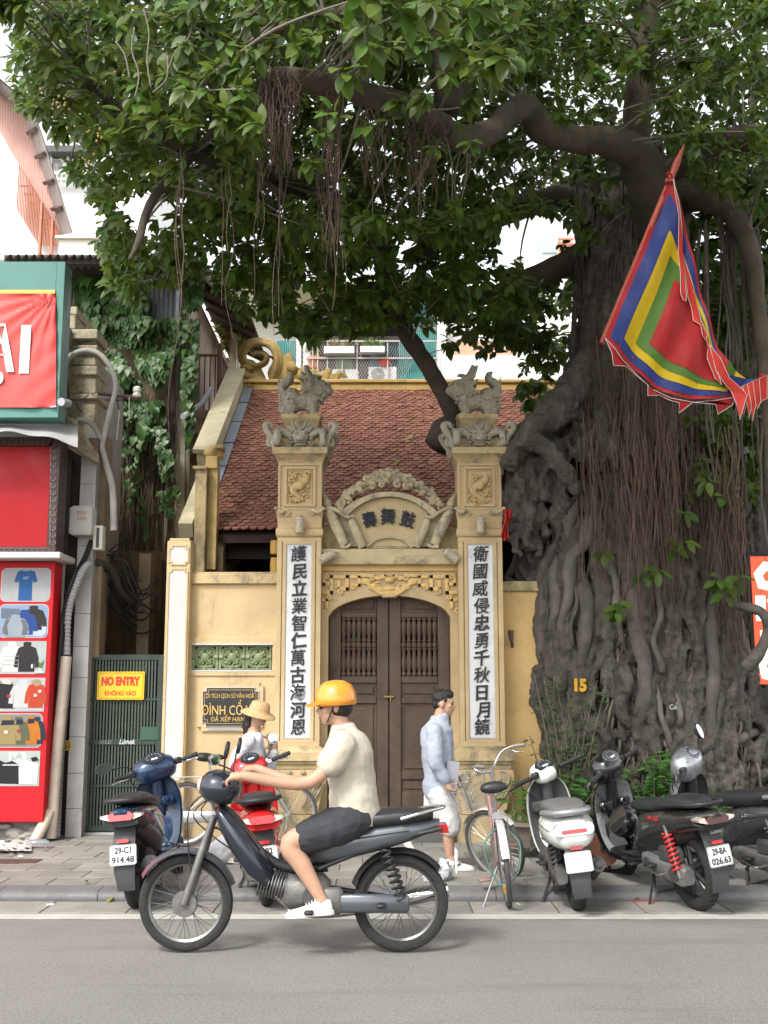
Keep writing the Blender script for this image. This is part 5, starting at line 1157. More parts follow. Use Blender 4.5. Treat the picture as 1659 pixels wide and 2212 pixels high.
poster(1385,1456,-2,98,(.5,.57,.54),False,[('coat',(.78,.78,.76),coat(.28,.01,.95,.95)),('coat',(.03,.025,.028),coat(.6,.02,.9,.94)),('quilting',(.55,.56,.55),rect(.12,.45,.44,.462)),('quilting',(.55,.56,.55),rect(.12,.58,.44,.592)),('quilting',(.55,.56,.55),rect(.12,.7,.44,.712)),('label_tag',(.8,.8,.78),rect(.7,.7,.74,.82)),('vase',(.7,.7,.66),[(.86,.82),(.93,.82),(.94,.9),(.85,.9)]),('stems',(.12,.25,.06),[(.88,.82),(.84,.6),(.9,.68),(.97,.56),(.92,.82)]),('table',(.75,.75,.73),rect(.78,.9,.98,.97))],'square poster of a white and a black padded coat with a vase',edge=False)
poster(1464,1537,-6,95,(.56,.57,.57),False,[('coat',(.02,.02,.022),coat(.18,.06,1.15,.88)),('coat',(.66,.68,.66),coat(.55,.06,1.0,.85)),('coat',(.6,.07,.025),coat(.82,.06,.8,.85)),('fur_hood',(.45,.33,.2),[(.7,.12),(.8,.04),(.9,.1),(.92,.22),(.8,.25)]),('badge',(.75,.75,.74),[(.33+.035*math.cos(a),.42+.05*math.sin(a)) for a in np.linspace(0,5.8,8)]),('badge',(.6,.03,.03),rect(.23,.5,.3,.58)),('badge',(.75,.75,.74),[(.9+.035*math.cos(a),.4+.05*math.sin(a)) for a in np.linspace(0,5.8,8)]),('badge',(.7,.7,.7),rect(.78,.48,.85,.56)),('fur_hood',(.72,.66,.56),[(.08,.08),(.2,.03),(.32,.1),(.3,.2),(.12,.18)])],'square poster of black, white and red fur hooded parkas',edge=False)
poster(1543,1613,-8,88,(.3,.28,.26),True,[('jacket',(.03,.035,.06),coat(.9,.08,.7,.86)),('jacket',(.62,.2,.02),coat(.76,.06,.8,.88)),('jacket',(.13,.14,.085),coat(.5,.08,.9,.88)),('jacket',(.4,.3,.12),coat(.24,.04,1.15,.92)),('yoke',(.025,.03,.06),[(.14,.18),(.4,.18),(.42,.32),(.12,.34)]),('yoke',(.025,.03,.06),[(.46,.16),(.58,.16),(.6,.3),(.44,.32)]),('yoke',(.025,.03,.06),[(.7,.14),(.84,.14),(.84,.26),(.7,.28)]),('label_tag',(.75,.75,.72),rect(.2,.5,.28,.6)),('badge',(.55,.05,.05),rect(.48,.46,.54,.56))],'rounded poster of khaki, olive and orange jackets with dark yokes')
poster(1622,1698,-12,84,(.55,.62,.58),False,[('picture',(.72,.75,.72),rect(.32,.04,.7,.42)),('line_drawing',(.5,.54,.52),[(.36,.3),(.42,.08),(.45,.25),(.52,.06),(.6,.1),(.62,.26),(.55,.2)]),('vest',(.022,.022,.026),[(.02,.32),(.12,.26),(.26,.34),(.4,.28),(.56,.4),(.58,.94),(.02,.92)]),('vest',(.76,.77,.76),[(.56,.34),(.7,.26),(.92,.34),(.98,.44),(.96,.95),(.57,.95),(.55,.5)]),('trim',(.7,.7,.7),[(.2,.38),(.55,.38),(.55,.42),(.2,.42)]),('quilting',(.05,.05,.055),rect(.04,.6,.56,.612)),('quilting',(.05,.05,.055),rect(.04,.74,.56,.752)),('hood',(.02,.02,.02),[(.8,.2),(.92,.16),(.98,.26),(.84,.3)])],'square poster of a black and a white padded vest, lowest on the column',edge=False)
# upper red light panel in a meander frame
YU = YS+.2
part('red_panel', slab(-200,962,106,1181,YU,.2,.0), mat('glossy_red_panel',(.36,.006,.01),.45,var=.12,vs=.8,spec=.25), shop)
b = MB(); slab(106,944,126,1196,YU-.06,.3,.006,b); slab(-200,944,106,962,YU-.06,.3,.006,b); slab(-200,1181,106,1196,YU-.06,.3,.006,b); pf = part('panel_frame', b, mat('dark_bronze_frame',(.06,.04,.036),.5,.3,var=.2), shop)
b = MB()
def mean(u, v, s, horiz):
    q = [(0,0),(s,0),(s,s),(.35*s,s),(.35*s,.5*s),(.65*s,.5*s)]
    pts = [P(u+x, v+y, YU-.066) if horiz else P(u+y, v+x, YU-.066) for x, y in q]
    for i in range(len(pts)-1):
        p0, p1 = pts[i], pts[i+1]; b.bb((min(p0.x,p1.x)-.005,YU-.068,min(p0.z,p1.z)-.005),(max(p0.x,p1.x)+.005,YU-.05,max(p0.z,p1.z)+.005))
for k in range(14): mean(110-.1*k*1.2, 966+15.3*k, 11, False)
for k in range(9): mean(2+12*k, 948, 9.5, True); mean(0+12*k, 1184, 9.5, True)
part('meander', b, mat('bronze_meander',(.16,.11,.1),.45,.5), shop, kind='stuff')
# sagging grey awning sheet
b = MB(); rings = []
for k in range(9):
    t = k/8; rings.append([P(lerp(-150,168,i/30)+0, lerp(908, 908+26+30*(max(0,(i/30-.55)/.45)**1.6), t)+3*math.sin(i*.7)*t, lerp(YU+.2, YU-.45, t)) for i in range(31)])
b.loft(rings, closed=False); part('awning', b, mat('grey_awning_sheet',(.36,.35,.35),.6,var=.1,vs=2,bump=.05), shop, 60)
b = MB(); rings = [[P(u,v,y) for (u,v,y) in ((126,890,YU+.1),(160,905,YU),(215,985,YU+.4),(212,1000,YU+.4),(150,960,YU+.3))], [P(u,v,y) for (u,v,y) in ((126,900,YU+.7),(160,925,YU+.7),(212,995,YU+.7),(208,1006,YU+.7),(150,970,YU+.7))]]; b.loft(rings); part('stained_bracket', b, m_op, shop)
# green framed sign with its red banner
YGn = YS-.15
part('sign_box', slab(-300,565,133.5,902,YGn,.28,.004), mat('teal_green_panel',(.07,.2,.17),.45,var=.1,vs=1.5,stain=((.12,.27,.235),.3,1.6,.15)), shop)
part('box_seam', MB().bb((X(121,600,YGn),YGn-.002,Z(627,YGn)),(X(121.7,600,YGn),YGn+.01,Z(565,YGn))), mat('dark_green_seam',(.05,.13,.11),.6), shop)
part('yellow_strip', slab(-300,626,119,634,YGn-.015,.03), mat('yellow_banner_edge',(.62,.42,.08),.5), shop)
b = MB(); nx, nz_ = 70, 40; rows_ = []
cu, cv = 121, 632
for j in range(nz_+1):
    row = []
    for i in range(nx+1):
        u = lerp(-120,cu,i/nx); v = lerp(634,880,j/nz_); dx, dy = cu-u, v-cv
        a = math.atan2(dy,dx+1e-6); d = math.hypot(dx,dy)
        f = math.sin(a*26+1)*math.exp(-d/90)*.02 + math.sin((880-v)*.5+u*.12)*math.exp(-(math.hypot(cu-u,880-v))/45)*.012 + .006*math.sin(u*.05+v*.02)+ .006*math.sin((u+1.3*v)*.09)*math.exp(-(cu-u)/60)
        row.append(P(u, v, YGn-.03 - f))
    rows_.append(row)
b.loft(rows_, closed=False); part('banner', b, mat('red_banner_vinyl',(.56,.06,.05),.4,var=.04,vs=2), shop, 180)
bl = mat('white_banner_ink',(.7,.69,.68),.45)
put_text('lettering','I',1,(P(57,757,YGn).x-shop.location.x, YGn-.045-YS, P(57,757,YGn).z),bl,shop,.002,.02,fit=(W(22,YGn),W(112,YGn)))
put_text('lettering','Ạ',1,(P(4,767,YGn).x-shop.location.x, YGn-.045-YS, P(4,767,YGn).z),bl,shop,.002,.05,fit=(W(66,YGn),W(140,YGn)))
b = MB(); p_ = P(150,868,YGn); b.tube([P(132,868,YGn-.05),P(148,872,YGn+.1)],.045,10); part('lamp_stub', b, mat('grey_tube',(.35,.36,.37),.4,.3), shop)
# litter at the shop foot
b = MB(); rl = random.Random(3); rows_ = []
for j in range(7): rows_.append([G(lerp(-25,68,i/12), lerp(1838,1815,j/6), SWZ+.012+.05*abs(mnoise.noise(Vector((i*.5,j*.6,2))))+.02*rl.random()) for i in range(13)])
b.loft(rows_, closed=False); b.build('cloth_litter', mat('dirty_white_cloth',(.5,.47,.44),.9,var=.15), None, 180, label='dirty white cloth lying at the foot of the shop', cat='litter')
b = MB(); c_ = G(78,1832,SWZ); b.tube([c_+Vector((-.1,0,.04)),c_+Vector((-.06,.0,.045)),c_+Vector((.08,.02,.045)),c_+Vector((.12,.025,.04))],[.02,.04,.042,.03],12); b.build('plastic_bottle', mat('clear_bottle',(.6,.65,.72),.1,trans=.75,alpha=.9), None, 60, label='crushed clear plastic bottle lying beside the pipes', cat='bottle')
# right edge: lit red sign and the building behind it
YZ = 12.9
lit = thing('lit_sign','lit red shop sign with large pale letters at the right edge','sign',(X(1660,1340,YZ),YZ,Z(1340,YZ)))
w_ = X(1700,1340,YZ)-X(1623,1340,YZ); a_ = P(1621,1202,YZ); c_ = P(1700,1478,YZ)
part('casing', MB().bb((a_.x-.05,YZ+.01,c_.z),(c_.x,YZ+.2,a_.z+.04),.01), m_blk, lit)
part('red_face', MB().bb((a_.x,YZ,c_.z),(c_.x-.02,YZ+.05,a_.z)), mat('lit_red_face',(.8,.09,.035),.4,emit=.55), lit)
m_ll = mat('lit_letter',(1,.93,.75),.4,emit=1.0)
def hexo(u, v, r, ri):
    o_ = [P(u+r*math.cos(k*math.pi/3+.2)*.95, v+r*math.sin(k*math.pi/3+.2), YZ-.006) for k in range(7)]; i_ = [P(u+ri*math.cos(k*math.pi/3+.2), v+ri*math.sin(k*math.pi/3+.2), YZ-.006) for k in range(7)]
    b = MB(); b.strip(o_, i_, (0,.01,0)); part('letter', b, m_ll, lit, 0)
hexo(1660,1245,34,13); hexo(1668,1440,34,13)
for polys in ([(1632,1287),(1653,1287),(1655,1341),(1634,1341)],[(1657,1295),(1680,1289),(1690,1341),(1672,1341)]),([(1642,1362),(1662,1362),(1664,1412),(1646,1412)],[(1668,1362),(1690,1362),(1690,1375),(1668,1375)]):
    for poly in polys: b = MB(); flat(poly, YZ-.006, .01, b); part('letter', b, m_ll, lit, 0)
rb = thing('neighbour_building','dim grey building behind the tree at the right edge','building',(X(1700,1000,15),15,0))
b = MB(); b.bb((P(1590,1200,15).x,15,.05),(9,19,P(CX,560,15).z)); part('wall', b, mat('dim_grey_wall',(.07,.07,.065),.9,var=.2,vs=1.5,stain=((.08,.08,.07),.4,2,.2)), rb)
part('pale_panel', slab(1590,600,1672,1000,14.8,.1), mat('pale_green_grey',(.26,.27,.24),.8,var=.1,vs=1.5), rb)
part('door_frame', slab(1600,1050,1612,1500,14.7,.1), mat('grey_frame',(.3,.3,.3),.6), rb)
# ================================================================== leaves: one template, placed many times
def leaf_template(L=1.0, Wd=.5, fold=.22, droop=.18, heart=False, st=5):
    vs = []; fs = []
    for i in range(st):
        t = i/(st-1)
        w = Wd/2*(math.sin(math.pi*min(1,t**.8*.97+.015)))**.75 if not heart else Wd/2*(1-t)**.7*(1.25 if t < .3 else 1.0)*(.55 if i == 0 else 1)
        if t == 1: w = .004
        z = -droop*t*t*L; y = t*L - (.12*L if heart and i == 0 else 0)*0
        for s in (-1,0,1): vs.append((s*w, y - (.1*L if heart and i == 0 and s else 0), z + abs(s)*w*fold))
    for i in range(st-1):
        for s in (0,1): a = i*3+s; fs.append((a,a+1,a+4,a+3))
    return np.array(vs), np.array(fs)
def place_leaves(name, pos, d, n, sc, tmpl, m, parent, kind='stuff'):
    """pos, d (towards the tip), n (upper face): N x 3; sc: N"""
    V, F = tmpl; N = len(pos)
    d = d/np.linalg.norm(d,axis=1,keepdims=True); x = np.cross(d,n); x /= np.linalg.norm(x,axis=1,keepdims=True)+1e-9; z = np.cross(x,d)
    co = pos[:,None,:] + sc[:,None,None]*(V[None,:,0:1]*x[:,None,:]+V[None,:,1:2]*d[:,None,:]+V[None,:,2:3]*z[:,None,:])
    fa = (F[None]+np.arange(N)[:,None,None]*len(V)).reshape(-1,4)
    me = bpy.data.meshes.new(name); me.vertices.add(N*len(V)); me.vertices.foreach_set('co', co.ravel()); nf = len(fa)
    me.loops.add(nf*4); me.loops.foreach_set('vertex_index', fa.ravel().astype(np.int32)); me.polygons.add(nf)
    me.polygons.foreach_set('loop_start', np.arange(0,nf*4,4,dtype=np.int32)); me.polygons.foreach_set('use_smooth', np.ones(nf,dtype=bool)); me.update(calc_edges=True); me.materials.append(m)
    return link(name, me, parent, kind=kind)
def single_leaves(name, idx, pos, d, n, sc, tmpl, m, parent):
    V, F = tmpl; me = bpy.data.meshes.new(name); me.from_pydata([tuple(v) for v in V],[],[tuple(f) for f in F]); me.materials.append(m); me.polygons.foreach_set('use_smooth',[True]*len(F)); me.update()
    for i in idx:
        dd = Vector(d[i]).normalized(); x = dd.cross(Vector(n[i])).normalized(); z = x.cross(dd); s = sc[i]; p = pos[i]
        link(name, me, parent, M=Matrix(((x.x*s,dd.x*s,z.x*s,p[0]),(x.y*s,dd.y*s,z.y*s,p[1]),(x.z*s,dd.z*s,z.z*s,p[2]),(0,0,0,1))))
def leaf_plant(pos, d, n, sc, tmpl, m_one, m_many, parent, count, crown='crown', leafname='leaf', minpx=0):
    """the largest leaves in view as parts, the rest as one mass"""
    rel_ = np.array(pos)-np.array([0,0,CAMZ]); zf = rel_[:,1]*CA+rel_[:,2]*SA; yf = -rel_[:,1]*SA+rel_[:,2]*CA
    u = CX+FPX*rel_[:,0]/zf; v = CY-FPX*yf/zf; ins = (u>5)&(u<1654)&(v>5)&(v<2200)
    cell = (np.floor(u/14).astype(int)*1000+np.floor(v/14).astype(int)); best = {}
    for c, z in zip(cell[ins], zf[ins]): best[c] = min(best.get(c,1e9), z)
    ok = [i for i in np.nonzero(ins)[0] if zf[i] <= best[cell[i]]+.05]
    ok.sort(key=lambda i: -sc[i]/zf[i]); pick = ok[:count]
    off = np.array(parent.location) if parent is not None else 0
    pos = np.array(pos)-off; keep = np.ones(len(pos),bool); keep[pick] = False
    single_leaves(leafname, pick, pos, d, n, sc, tmpl, m_one, parent)
    if keep.any(): place_leaves(crown, pos[keep], d[keep], n[keep], sc[keep], tmpl, m_many, parent)
def inpoly(u, v, poly):
    c = False; n = len(poly); j = n-1
    for i in range(n):
        if (poly[i][1] > v) != (poly[j][1] > v) and u < (poly[j][0]-poly[i][0])*(v-poly[i][1])/(poly[j][1]-poly[i][1])+poly[i][0]: c = not c
        j = i
    return c
# ================================================================== the banyan
rt = random.Random(21); nr = np.random.default_rng(5)
YT = 13.3
tree = thing('banyan_tree','huge old banyan with rope-like roots, hanging root curtains and a wide dark green crown','tree',(3.1,YT,0))
m_bark = mat('banyan_bark',(.088,.076,.063),.88,var=.4,vs=7,bump=1.0,bs=45,stain=((.03,.025,.02),.55,9,.35),stain2=((.17,.155,.135),.44,6,.3),stain3=((.07,.075,.045),.34,3))
m_bark2 = mat('smooth_grey_root',(.12,.105,.09),.8,var=.35,vs=6,bump=.6,bs=40,stain=((.035,.029,.024),.38,8),stain2=((.165,.148,.128),.3,5),orand=.22)
m_limb = mat('limb_bark',(.085,.066,.048),.85,var=.3,vs=4,bump=.6,bs=30,stain=((.05,.042,.036),.4,6),orand=.1)
m_air = mat('brown_aerial_root',(.105,.068,.05),.8,var=.3,vs=6,islands=.4)
prof = [(1830,1150,1740),(1700,1140,1715),(1600,1136,1690),(1450,1130,1650),(1300,1130,1610),(1200,1135,1575),(1100,1138,1555),(1000,1135,1545),(930,1170,1535),(860,1240,1520),(700,1250,1505),(500,1290,1490),(380,1320,1470),(250,1340,1450)]
zs_ = [P(1400,v,12.5).z for v,_,_ in prof]; xl_ = [P(a,v,12.7).x for v,a,_ in prof]; xr_l = [P(c,v,12.7).x for v,_,c in prof]
def hullp(z):
    a = np.interp(z, zs_, xl_); c = np.interp(z, zs_, xr_l); return (a+c)/2, (c-a)/2
def hull(th, z, off=0.0):
    cx, a = hullp(z); b_ = a*.8 if z < 4.2 else a*.95
    return Vector((cx+(a+off)*math.cos(th), YT-(b_+off)*math.sin(th), z))
def on_trunk(u, v, off=0.0):
    Y = 12.6
    for _ in range(4):
        p = P(u,v,Y); cx, a = hullp(p.z); s = max(-.98,min(.98,(p.x-cx)/a)); b_ = a*.8 if p.z < 4.2 else a*.95; Y = YT-b_*math.sqrt(1-s*s)-off
    return P(u,v,Y)
nt, nz_ = 220, 170; rings = []
for j in range(nz_):
    z = lerp(.0, zs_[-1], j/(nz_-1)); ring = []; low = max(0,1-z/1.3)
    for i in range(nt):
        th = 2*math.pi*i/nt; q = hull(th,z); wob = mnoise.noise(Vector((math.cos(th)*1.2,math.sin(th)*1.2,z*.5)))*1.5
        rid = 1-abs(mnoise.noise(Vector((math.cos(th+wob*.15)*4.2,math.sin(th+wob*.15)*4.2,z*.55+3))))*2
        rid2 = 1-abs(mnoise.noise(Vector((math.cos(th)*10+wob,math.sin(th)*10,z*1.1+9))))*2
        kn = mnoise.fractal(q*4.5,.8,2.1,3)
        d = -.2+.2*rid+.07*rid2+(.05+.13*low)*kn
        if 2.2 < z < 4.3 and 1.9 < th < 3.3: d -= .22
        ring.append(hull(th,z,d))
    rings.append(ring)
trunk_mb = MB(); trunk_mb.loft(rings)
c4 = lambda x, y: (1061.8+.36*x, 995.4+.36*y)
def rootpath(pts, r0, r1=None, off=.0, n=10, lump=.22, fuse=False, sink=.12):
    q = []; k = len(pts)
    for i,(x,y) in enumerate(pts): q.append(on_trunk(*c4(x,y), off=off-(sink if i in (0,k-1) else 0)))
    sp = spline(q,7); k = len(sp); r1 = r1 or r0*.8
    rr_ = [lerp(r0,r1,i/(k-1))*(1+.25*mnoise.noise(sp[i]*5))*min(1,.35+1.3*min(i,k-1-i)/(k*.18)) for i in range(k)]
    sp = [p+Vector((mnoise.noise(p*2.7)*.05,mnoise.noise(p*2.7+Vector((5,0,0)))*.02,0)) for p in sp]
    if fuse: trunk_mb.tube(sp, rr_, n, lump=lump, seed=rt.random()*9); return
    b = MB(); b.tube(sp, rr_, n, lump=lump, seed=rt.random()*9); return part('root', b, m_bark2, tree, 180)
BIG = [([(530,200),(450,420),(345,560),(300,700),(310,900),(300,1100),(290,1250)],.085,.07),([(610,280),(565,480),(480,570),(470,720),(450,900),(430,1080)],.085,.06),([(255,0),(240,120),(205,240)],.045,.02),
 ([(100,60),(80,120),(110,250),(150,430),(225,590)],.05,.045),([(270,150),(270,330),(250,520),(265,610),(350,570)],.045,.04),([(150,460),(140,620),(75,712)],.03,.04),([(80,712),(130,730),(200,850),(245,920)],.03,.04),
 ([(170,470),(190,640),(250,760),(270,930),(265,1100)],.035,.04),([(405,560),(370,700),(395,900),(380,1060)],.075,.06),([(485,680),(512,860),(490,1000),(500,1190)],.028,.022),([(535,740),(585,900),(560,1100),(545,1250)],.085,.06),
 ([(735,380),(700,560),(725,720),(760,1000),(740,1150)],.06,.05),([(840,640),(860,1000),(915,1200),(905,1420),(880,1560)],.085,.08),([(990,520),(1005,900),(975,1100),(1010,1260),(965,1215)],.035,.03),([(935,1200),(1000,1420),(1050,1650),(1062,1740)],.034,.03),
 ([(1070,480),(1120,700),(1190,850),(1145,970)],.06,.035),([(1375,400),(1330,800),(1320,1000),(1335,1250),(1300,1500),(1335,1780)],.075,.075),([(1420,680),(1480,1000),(1550,1200),(1640,1360)],.06,.05),([(1450,1700),(1520,1660),(1625,1610)],.05,.045),
 ([(1085,1340),(1140,1530),(1105,1610)],.035,.03),([(620,1000),(700,1060),(690,1180),(640,1240)],.06,.04),([(1240,480),(1200,700),(1180,900),(1230,1120),(1200,1300)],.055,.05),([(330,1180),(360,1270),(420,1300),(440,1420)],.07,.05),
 ([(760,1260),(800,1330),(770,1440),(800,1560),(860,1600)],.08,.07),([(1180,1240),(1210,1400),(1290,1480),(1400,1500)],.06,.05),([(1400,1260),(1470,1330),(1440,1430),(1500,1540)],.06,.05),([(600,1600),(680,1640),(690,1720),(620,1760)],.06,.05),
 ([(830,1700),(900,1740),(920,1830),(860,1900)],.055,.05),([(1000,1330),(1060,1470),(1140,1540)],.03,.03),([(1560,1480),(1620,1560),(1660,1700)],.06,.06),([(480,1120),(520,1300),(500,1480),(560,1640)],.07,.06),([(280,1200),(250,1330),(270,1480),(320,1640)],.08,.08)]
for pts, a, c_ in BIG:
    o_ = .05+rt.uniform(0,.08); rootpath(pts, a, c_, off=o_, fuse=BIG.index((pts,a,c_)) >= 20)
for k in range(250):                      # cords grown into the trunk
    x = rt.uniform(150,1560); y = rt.uniform(-60,1300); pts = []; L_ = rt.uniform(350,900); dr_ = rt.uniform(-9,9)
    for jj in range(7): pts.append((x, min(y+L_*jj/6,2080))); x += dr_+rt.uniform(-26,26)
    r = rt.uniform(.018,.06); rootpath(pts, r, r*.8, off=rt.uniform(-.01,.09), n=8, fuse=True, sink=.08)
for k in range(90):                       # knobbly lower roots
    x = rt.uniform(300,1760); y = rt.uniform(1480,2080); a0 = rt.uniform(0,6.28); q = rt.uniform(25,70); pts = [(x+q*math.cos(a0+.8*jj)*(1-.1*jj), y+1.3*q*math.sin(a0+.8*jj)*(1-.1*jj)) for jj in range(6)]
    r = rt.uniform(.035,.08); rootpath(pts, r, r*.7, off=rt.uniform(-.03,.05), n=9, lump=.35, fuse=True, sink=.08)
for k in range(60):
    p = on_trunk(*c4(rt.uniform(330,1740),rt.uniform(1150,2080)),off=-.02); q = rt.uniform(.05,.12); trunk_mb.ball(p,(q,q,q*rt.uniform(.8,1.8)),9,7)
for k in range(26):                       # the burr above the left roots
    p = P(rt.gauss(1172,30),rt.gauss(1010,45),12.75+rt.uniform(-.15,.25)); q = rt.uniform(.1,.24); trunk_mb.ball(p,(q,q,q*1.2),10,8)
for k in range(40):
    x = rt.uniform(110,460); y = rt.uniform(-150,250); pts = []
    for jj in range(6): pts.append((x,y+jj*rt.uniform(50,80))); x += rt.uniform(-45,45)
    r = rt.uniform(.02,.05); q_ = [P(*c4(a_,b_),12.55+rt.uniform(-.12,.1)) for a_,b_ in pts]; trunk_mb.tube(spline(q_,5),r,8,lump=.3,seed=k)
for k in range(70):
    u = rt.uniform(1245,1490); v = rt.uniform(380,600); pts = []
    for jj in range(7): pts.append((u,v+jj*rt.uniform(60,90))); u += rt.uniform(-9,9)
    r = rt.uniform(.02,.06); trunk_mb.tube(spline([on_trunk(a_,b_,off=rt.uniform(.0,.07)) for a_,b_ in pts],6),ramp_list([r,r*.8,r*.5],37),8,lump=.25,seed=k)
for pts,a,c_ in (([(1100,1000,12.5),(1130,955,12.35),(1165,915,12.35),(1205,880,12.5),(1245,835,12.8),(1290,780,13.0)],.1,.24),([(1160,950,12.5),(1200,915,12.35),(1240,890,12.6)],.05,.08),([(1095,1010,12.5),(1120,960,12.3),(1170,960,12.25),(1215,1010,12.2),(1245,1060,12.3)],.1,.09)):
    trunk_mb.tube(spline([P(*p) for p in pts],7), ramp_list([a,c_],7*(len(pts)-1)+1), 12, lump=.3)
tm_ = remesh(trunk_mb, .0215, m_bark, 'trunk', 1, .3); displace(tm_, .03, 8, 2, 2); displace(tm_, .011, 30, 4, 2); o = link('trunk', tm_, tree); o.location = -Vector(tree.location)
b = MB()
for k in range(260):
    x = rt.uniform(170,1560); y = rt.uniform(60,1700); pts = []; L_ = rt.uniform(250,750); dr_ = rt.uniform(-14,14)
    for jj in range(8): pts.append((x, min(y+L_*jj/7,2080))); x += dr_+rt.uniform(-20,20)
    r = rt.uniform(.006,.02); b.tube(spline([on_trunk(*c4(a_,c_),off=rt.uniform(-.03,.07)) for a_,c_ in pts],5), ramp_list([r,r,r*.7],36), 6, lump=.3, seed=k)
part('fine_roots', b, mat('fine_roots_bark',(.12,.1,.08),.85,var=.3,vs=6,islands=.4,bump=.5,bs=60), tree, 180, kind='stuff')
# loop root swung out in front of the lit sign
b = MB(); b.tube(spline([P(*c4(x,y),yy) for x,y,yy in ((1440,860,12.2),(1545,885,12.1),(1630,920,12.05),(1655,1010,12.05),(1620,1130,12.1),(1530,1240,12.2))],8), ramp_list([.04,.052,.055,.05,.06,.09],41), 10, lump=.3); part('root', b, m_bark2, tree, 180)
# painted mark and chalk
put_text('painted_mark','15',.1,Vector(on_trunk(1254,1480,.22))-Vector(tree.location),mat('yellow_tree_paint',(.62,.33,.02),.8,var=.2),tree,.002,.006,fit=(W(26),W(27)))
put_text('chalk_mark','Co',.1,Vector(on_trunk(1454,1527,.16))-Vector(tree.location),mat('chalk',(.6,.6,.58),.9),tree,.001,0,fit=(W(14),W(10)))
# limbs
def limb(pts, rr_, n=14, lump=.2, k=7):
    b = MB(); sp = spline([P(*p) for p in pts],k); b.tube(sp, ramp_list(rr_,len(sp)), n, lump=lump, seed=rt.random()*5); part('limb', b, m_limb, tree, 180); LIMBS.extend(sp)
LIMBS = []
limb([(1440,760,13.6),(1445,620,13.2),(1432,500,12.6),(1400,400,12.0),(1368,330,11.7),(1310,305,11.3),(1240,300,11.0),(1175,280,10.7),(1140,235,10.5),(1100,245,10.2),(1060,285,10.0),(1010,300,9.8),(960,285,9.6)],[.2,.26,.3,.25,.21,.16,.14,.15,.13,.11,.12,.13,.09])
limb([(1370,340,11.8),(1375,270,11.6),(1385,160,11.5),(1400,-20,11.5),(1410,-200,11.5)],[.2,.16,.15,.15,.14])
limb([(960,270,9.5),(860,225,9.0),(760,195,8.7),(690,180,8.5),(630,172,8.4),(592,172,8.4)],[.1,.1,.095,.1,.1,.085])
limb([(975,240,9.7),(960,140,9.6),(920,40,9.6),(900,-80,9.7)],[.12,.15,.16,.16]); limb([(1000,220,9.8),(985,90,9.6),(1000,-40,9.7)],[.1,.12,.12])
limb([(1440,520,13.0),(1470,430,12.7),(1540,430,12.3),(1590,470,12.1),(1625,560,12.0),(1640,680,12.0),(1662,900,12.1),(1670,1100,12.1)],[.2,.22,.16,.12,.1,.08,.07,.07])
limb([(1440,400,12.8),(1520,330,12.4),(1620,300,12.2),(1720,330,12.2)],[.22,.18,.16,.14])
limb([(1420,430,13.2),(1300,420,13.6),(1150,440,13.6),(1000,500,13.3),(880,560,13.2)],[.25,.2,.16,.13,.1])
limb([(1000,925,13.3),(975,885,13.3),(930,800,13.25),(890,740,13.2),(858,680,13.2),(835,600,13.1),(820,520,13.0)],[.13,.105,.105,.11,.11,.12,.12])
limb([(1250,560,13.4),(1150,600,13.4),(1060,640,13.3),(985,650,13.2)],[.18,.14,.1,.06])
limb([(820,520,13.0),(700,430,12.0),(560,380,11.0),(420,330,10.2),(300,260,9.7),(200,190,9.5)],[.14,.11,.09,.07,.05,.03]); limb([(900,60,9.6),(760,30,9.0),(620,60,8.6),(480,100,8.4)],[.12,.09,.06,.03])
limb([(420,330,10.2),(330,430,9.4),(300,520,9.0),(280,560,8.8)],[.06,.04,.03,.015]); limb([(592,60,8.6),(520,110,8.2),(420,200,8.0)],[.04,.03,.012])
b = MB(); b.tube([P(948,965,13.2),P(965,930,13.25),P(1000,905,13.3)],[.17,.2,.16],12,lump=.25); part('cut_stump', b, m_limb, tree, 180)
b = MB(); b.lathe([(.09,0),(.11,.02),(.05,.03)],14,Matrix.Translation(P(588,172,8.4))@Matrix.Rotation(R(-90),4,'Y')); part('cut_end', b, mat('cut_wood',(.3,.22,.15),.8,var=.3,vs=10), tree)
# hanging roots
def hang(name, spots, m=m_air):
    b = MB()
    for (p, ln, r) in spots:
        k = max(5,int(ln/.16)); q = [Vector(p)]; dx = dy = 0; w1,w2,w3 = rt.uniform(0,6),rt.uniform(4,14),rt.uniform(.008,.045)
        for j in range(1,k+1):
            dx += rt.uniform(-.012,.012); dy += rt.uniform(-.01,.01); q.append(Vector(p)+Vector((dx+w3*math.sin(w1+w2*j/k)-w3*math.sin(w1),dy,-ln*j/k)))
        b.tube(q, ramp_list([r,r*.9,r*.5],k+1), 4, False)
    part(name, b, m, tree, 180, kind='stuff')
S = []
for k in range(330):
    u = rt.gauss(rt.choice((1270,1300,1345,1380,1420,1455,1500)),14); v0 = rt.uniform(700,1010)+abs(u-1395)*.15
    if not 1236 < u < 1600: continue
    v1 = rt.uniform(1120,1330) if rt.random() < .85 else rt.uniform(1330,1520); p = on_trunk(min(max(u,1245),1540),v0,.12+rt.uniform(0,.3)); p.x = P(u,v0,p.y).x; S.append((p,(v1-v0)*p.y/FPX,rt.uniform(.0025,.0065)))
for k in range(90): u = rt.gauss(1575,22); v0 = rt.uniform(900,1120); p = P(u,v0,12.3+rt.uniform(-.2,.2)); S.append((p,rt.uniform(.9,2.0),rt.uniform(.004,.009)))
hang('root_curtain', S)
S = []
for k in range(120): u = rt.uniform(1240,1490); v0 = rt.uniform(390,560); p = on_trunk(u,v0,.03+rt.uniform(0,.12)); S.append((p,rt.uniform(1.0,2.7),rt.uniform(.006,.026)))
for k in range(24): u = rt.uniform(1500,1650); v0 = rt.uniform(430,520); S.append((P(u,v0,12.2),rt.uniform(1.5,4),rt.uniform(.01,.03)))
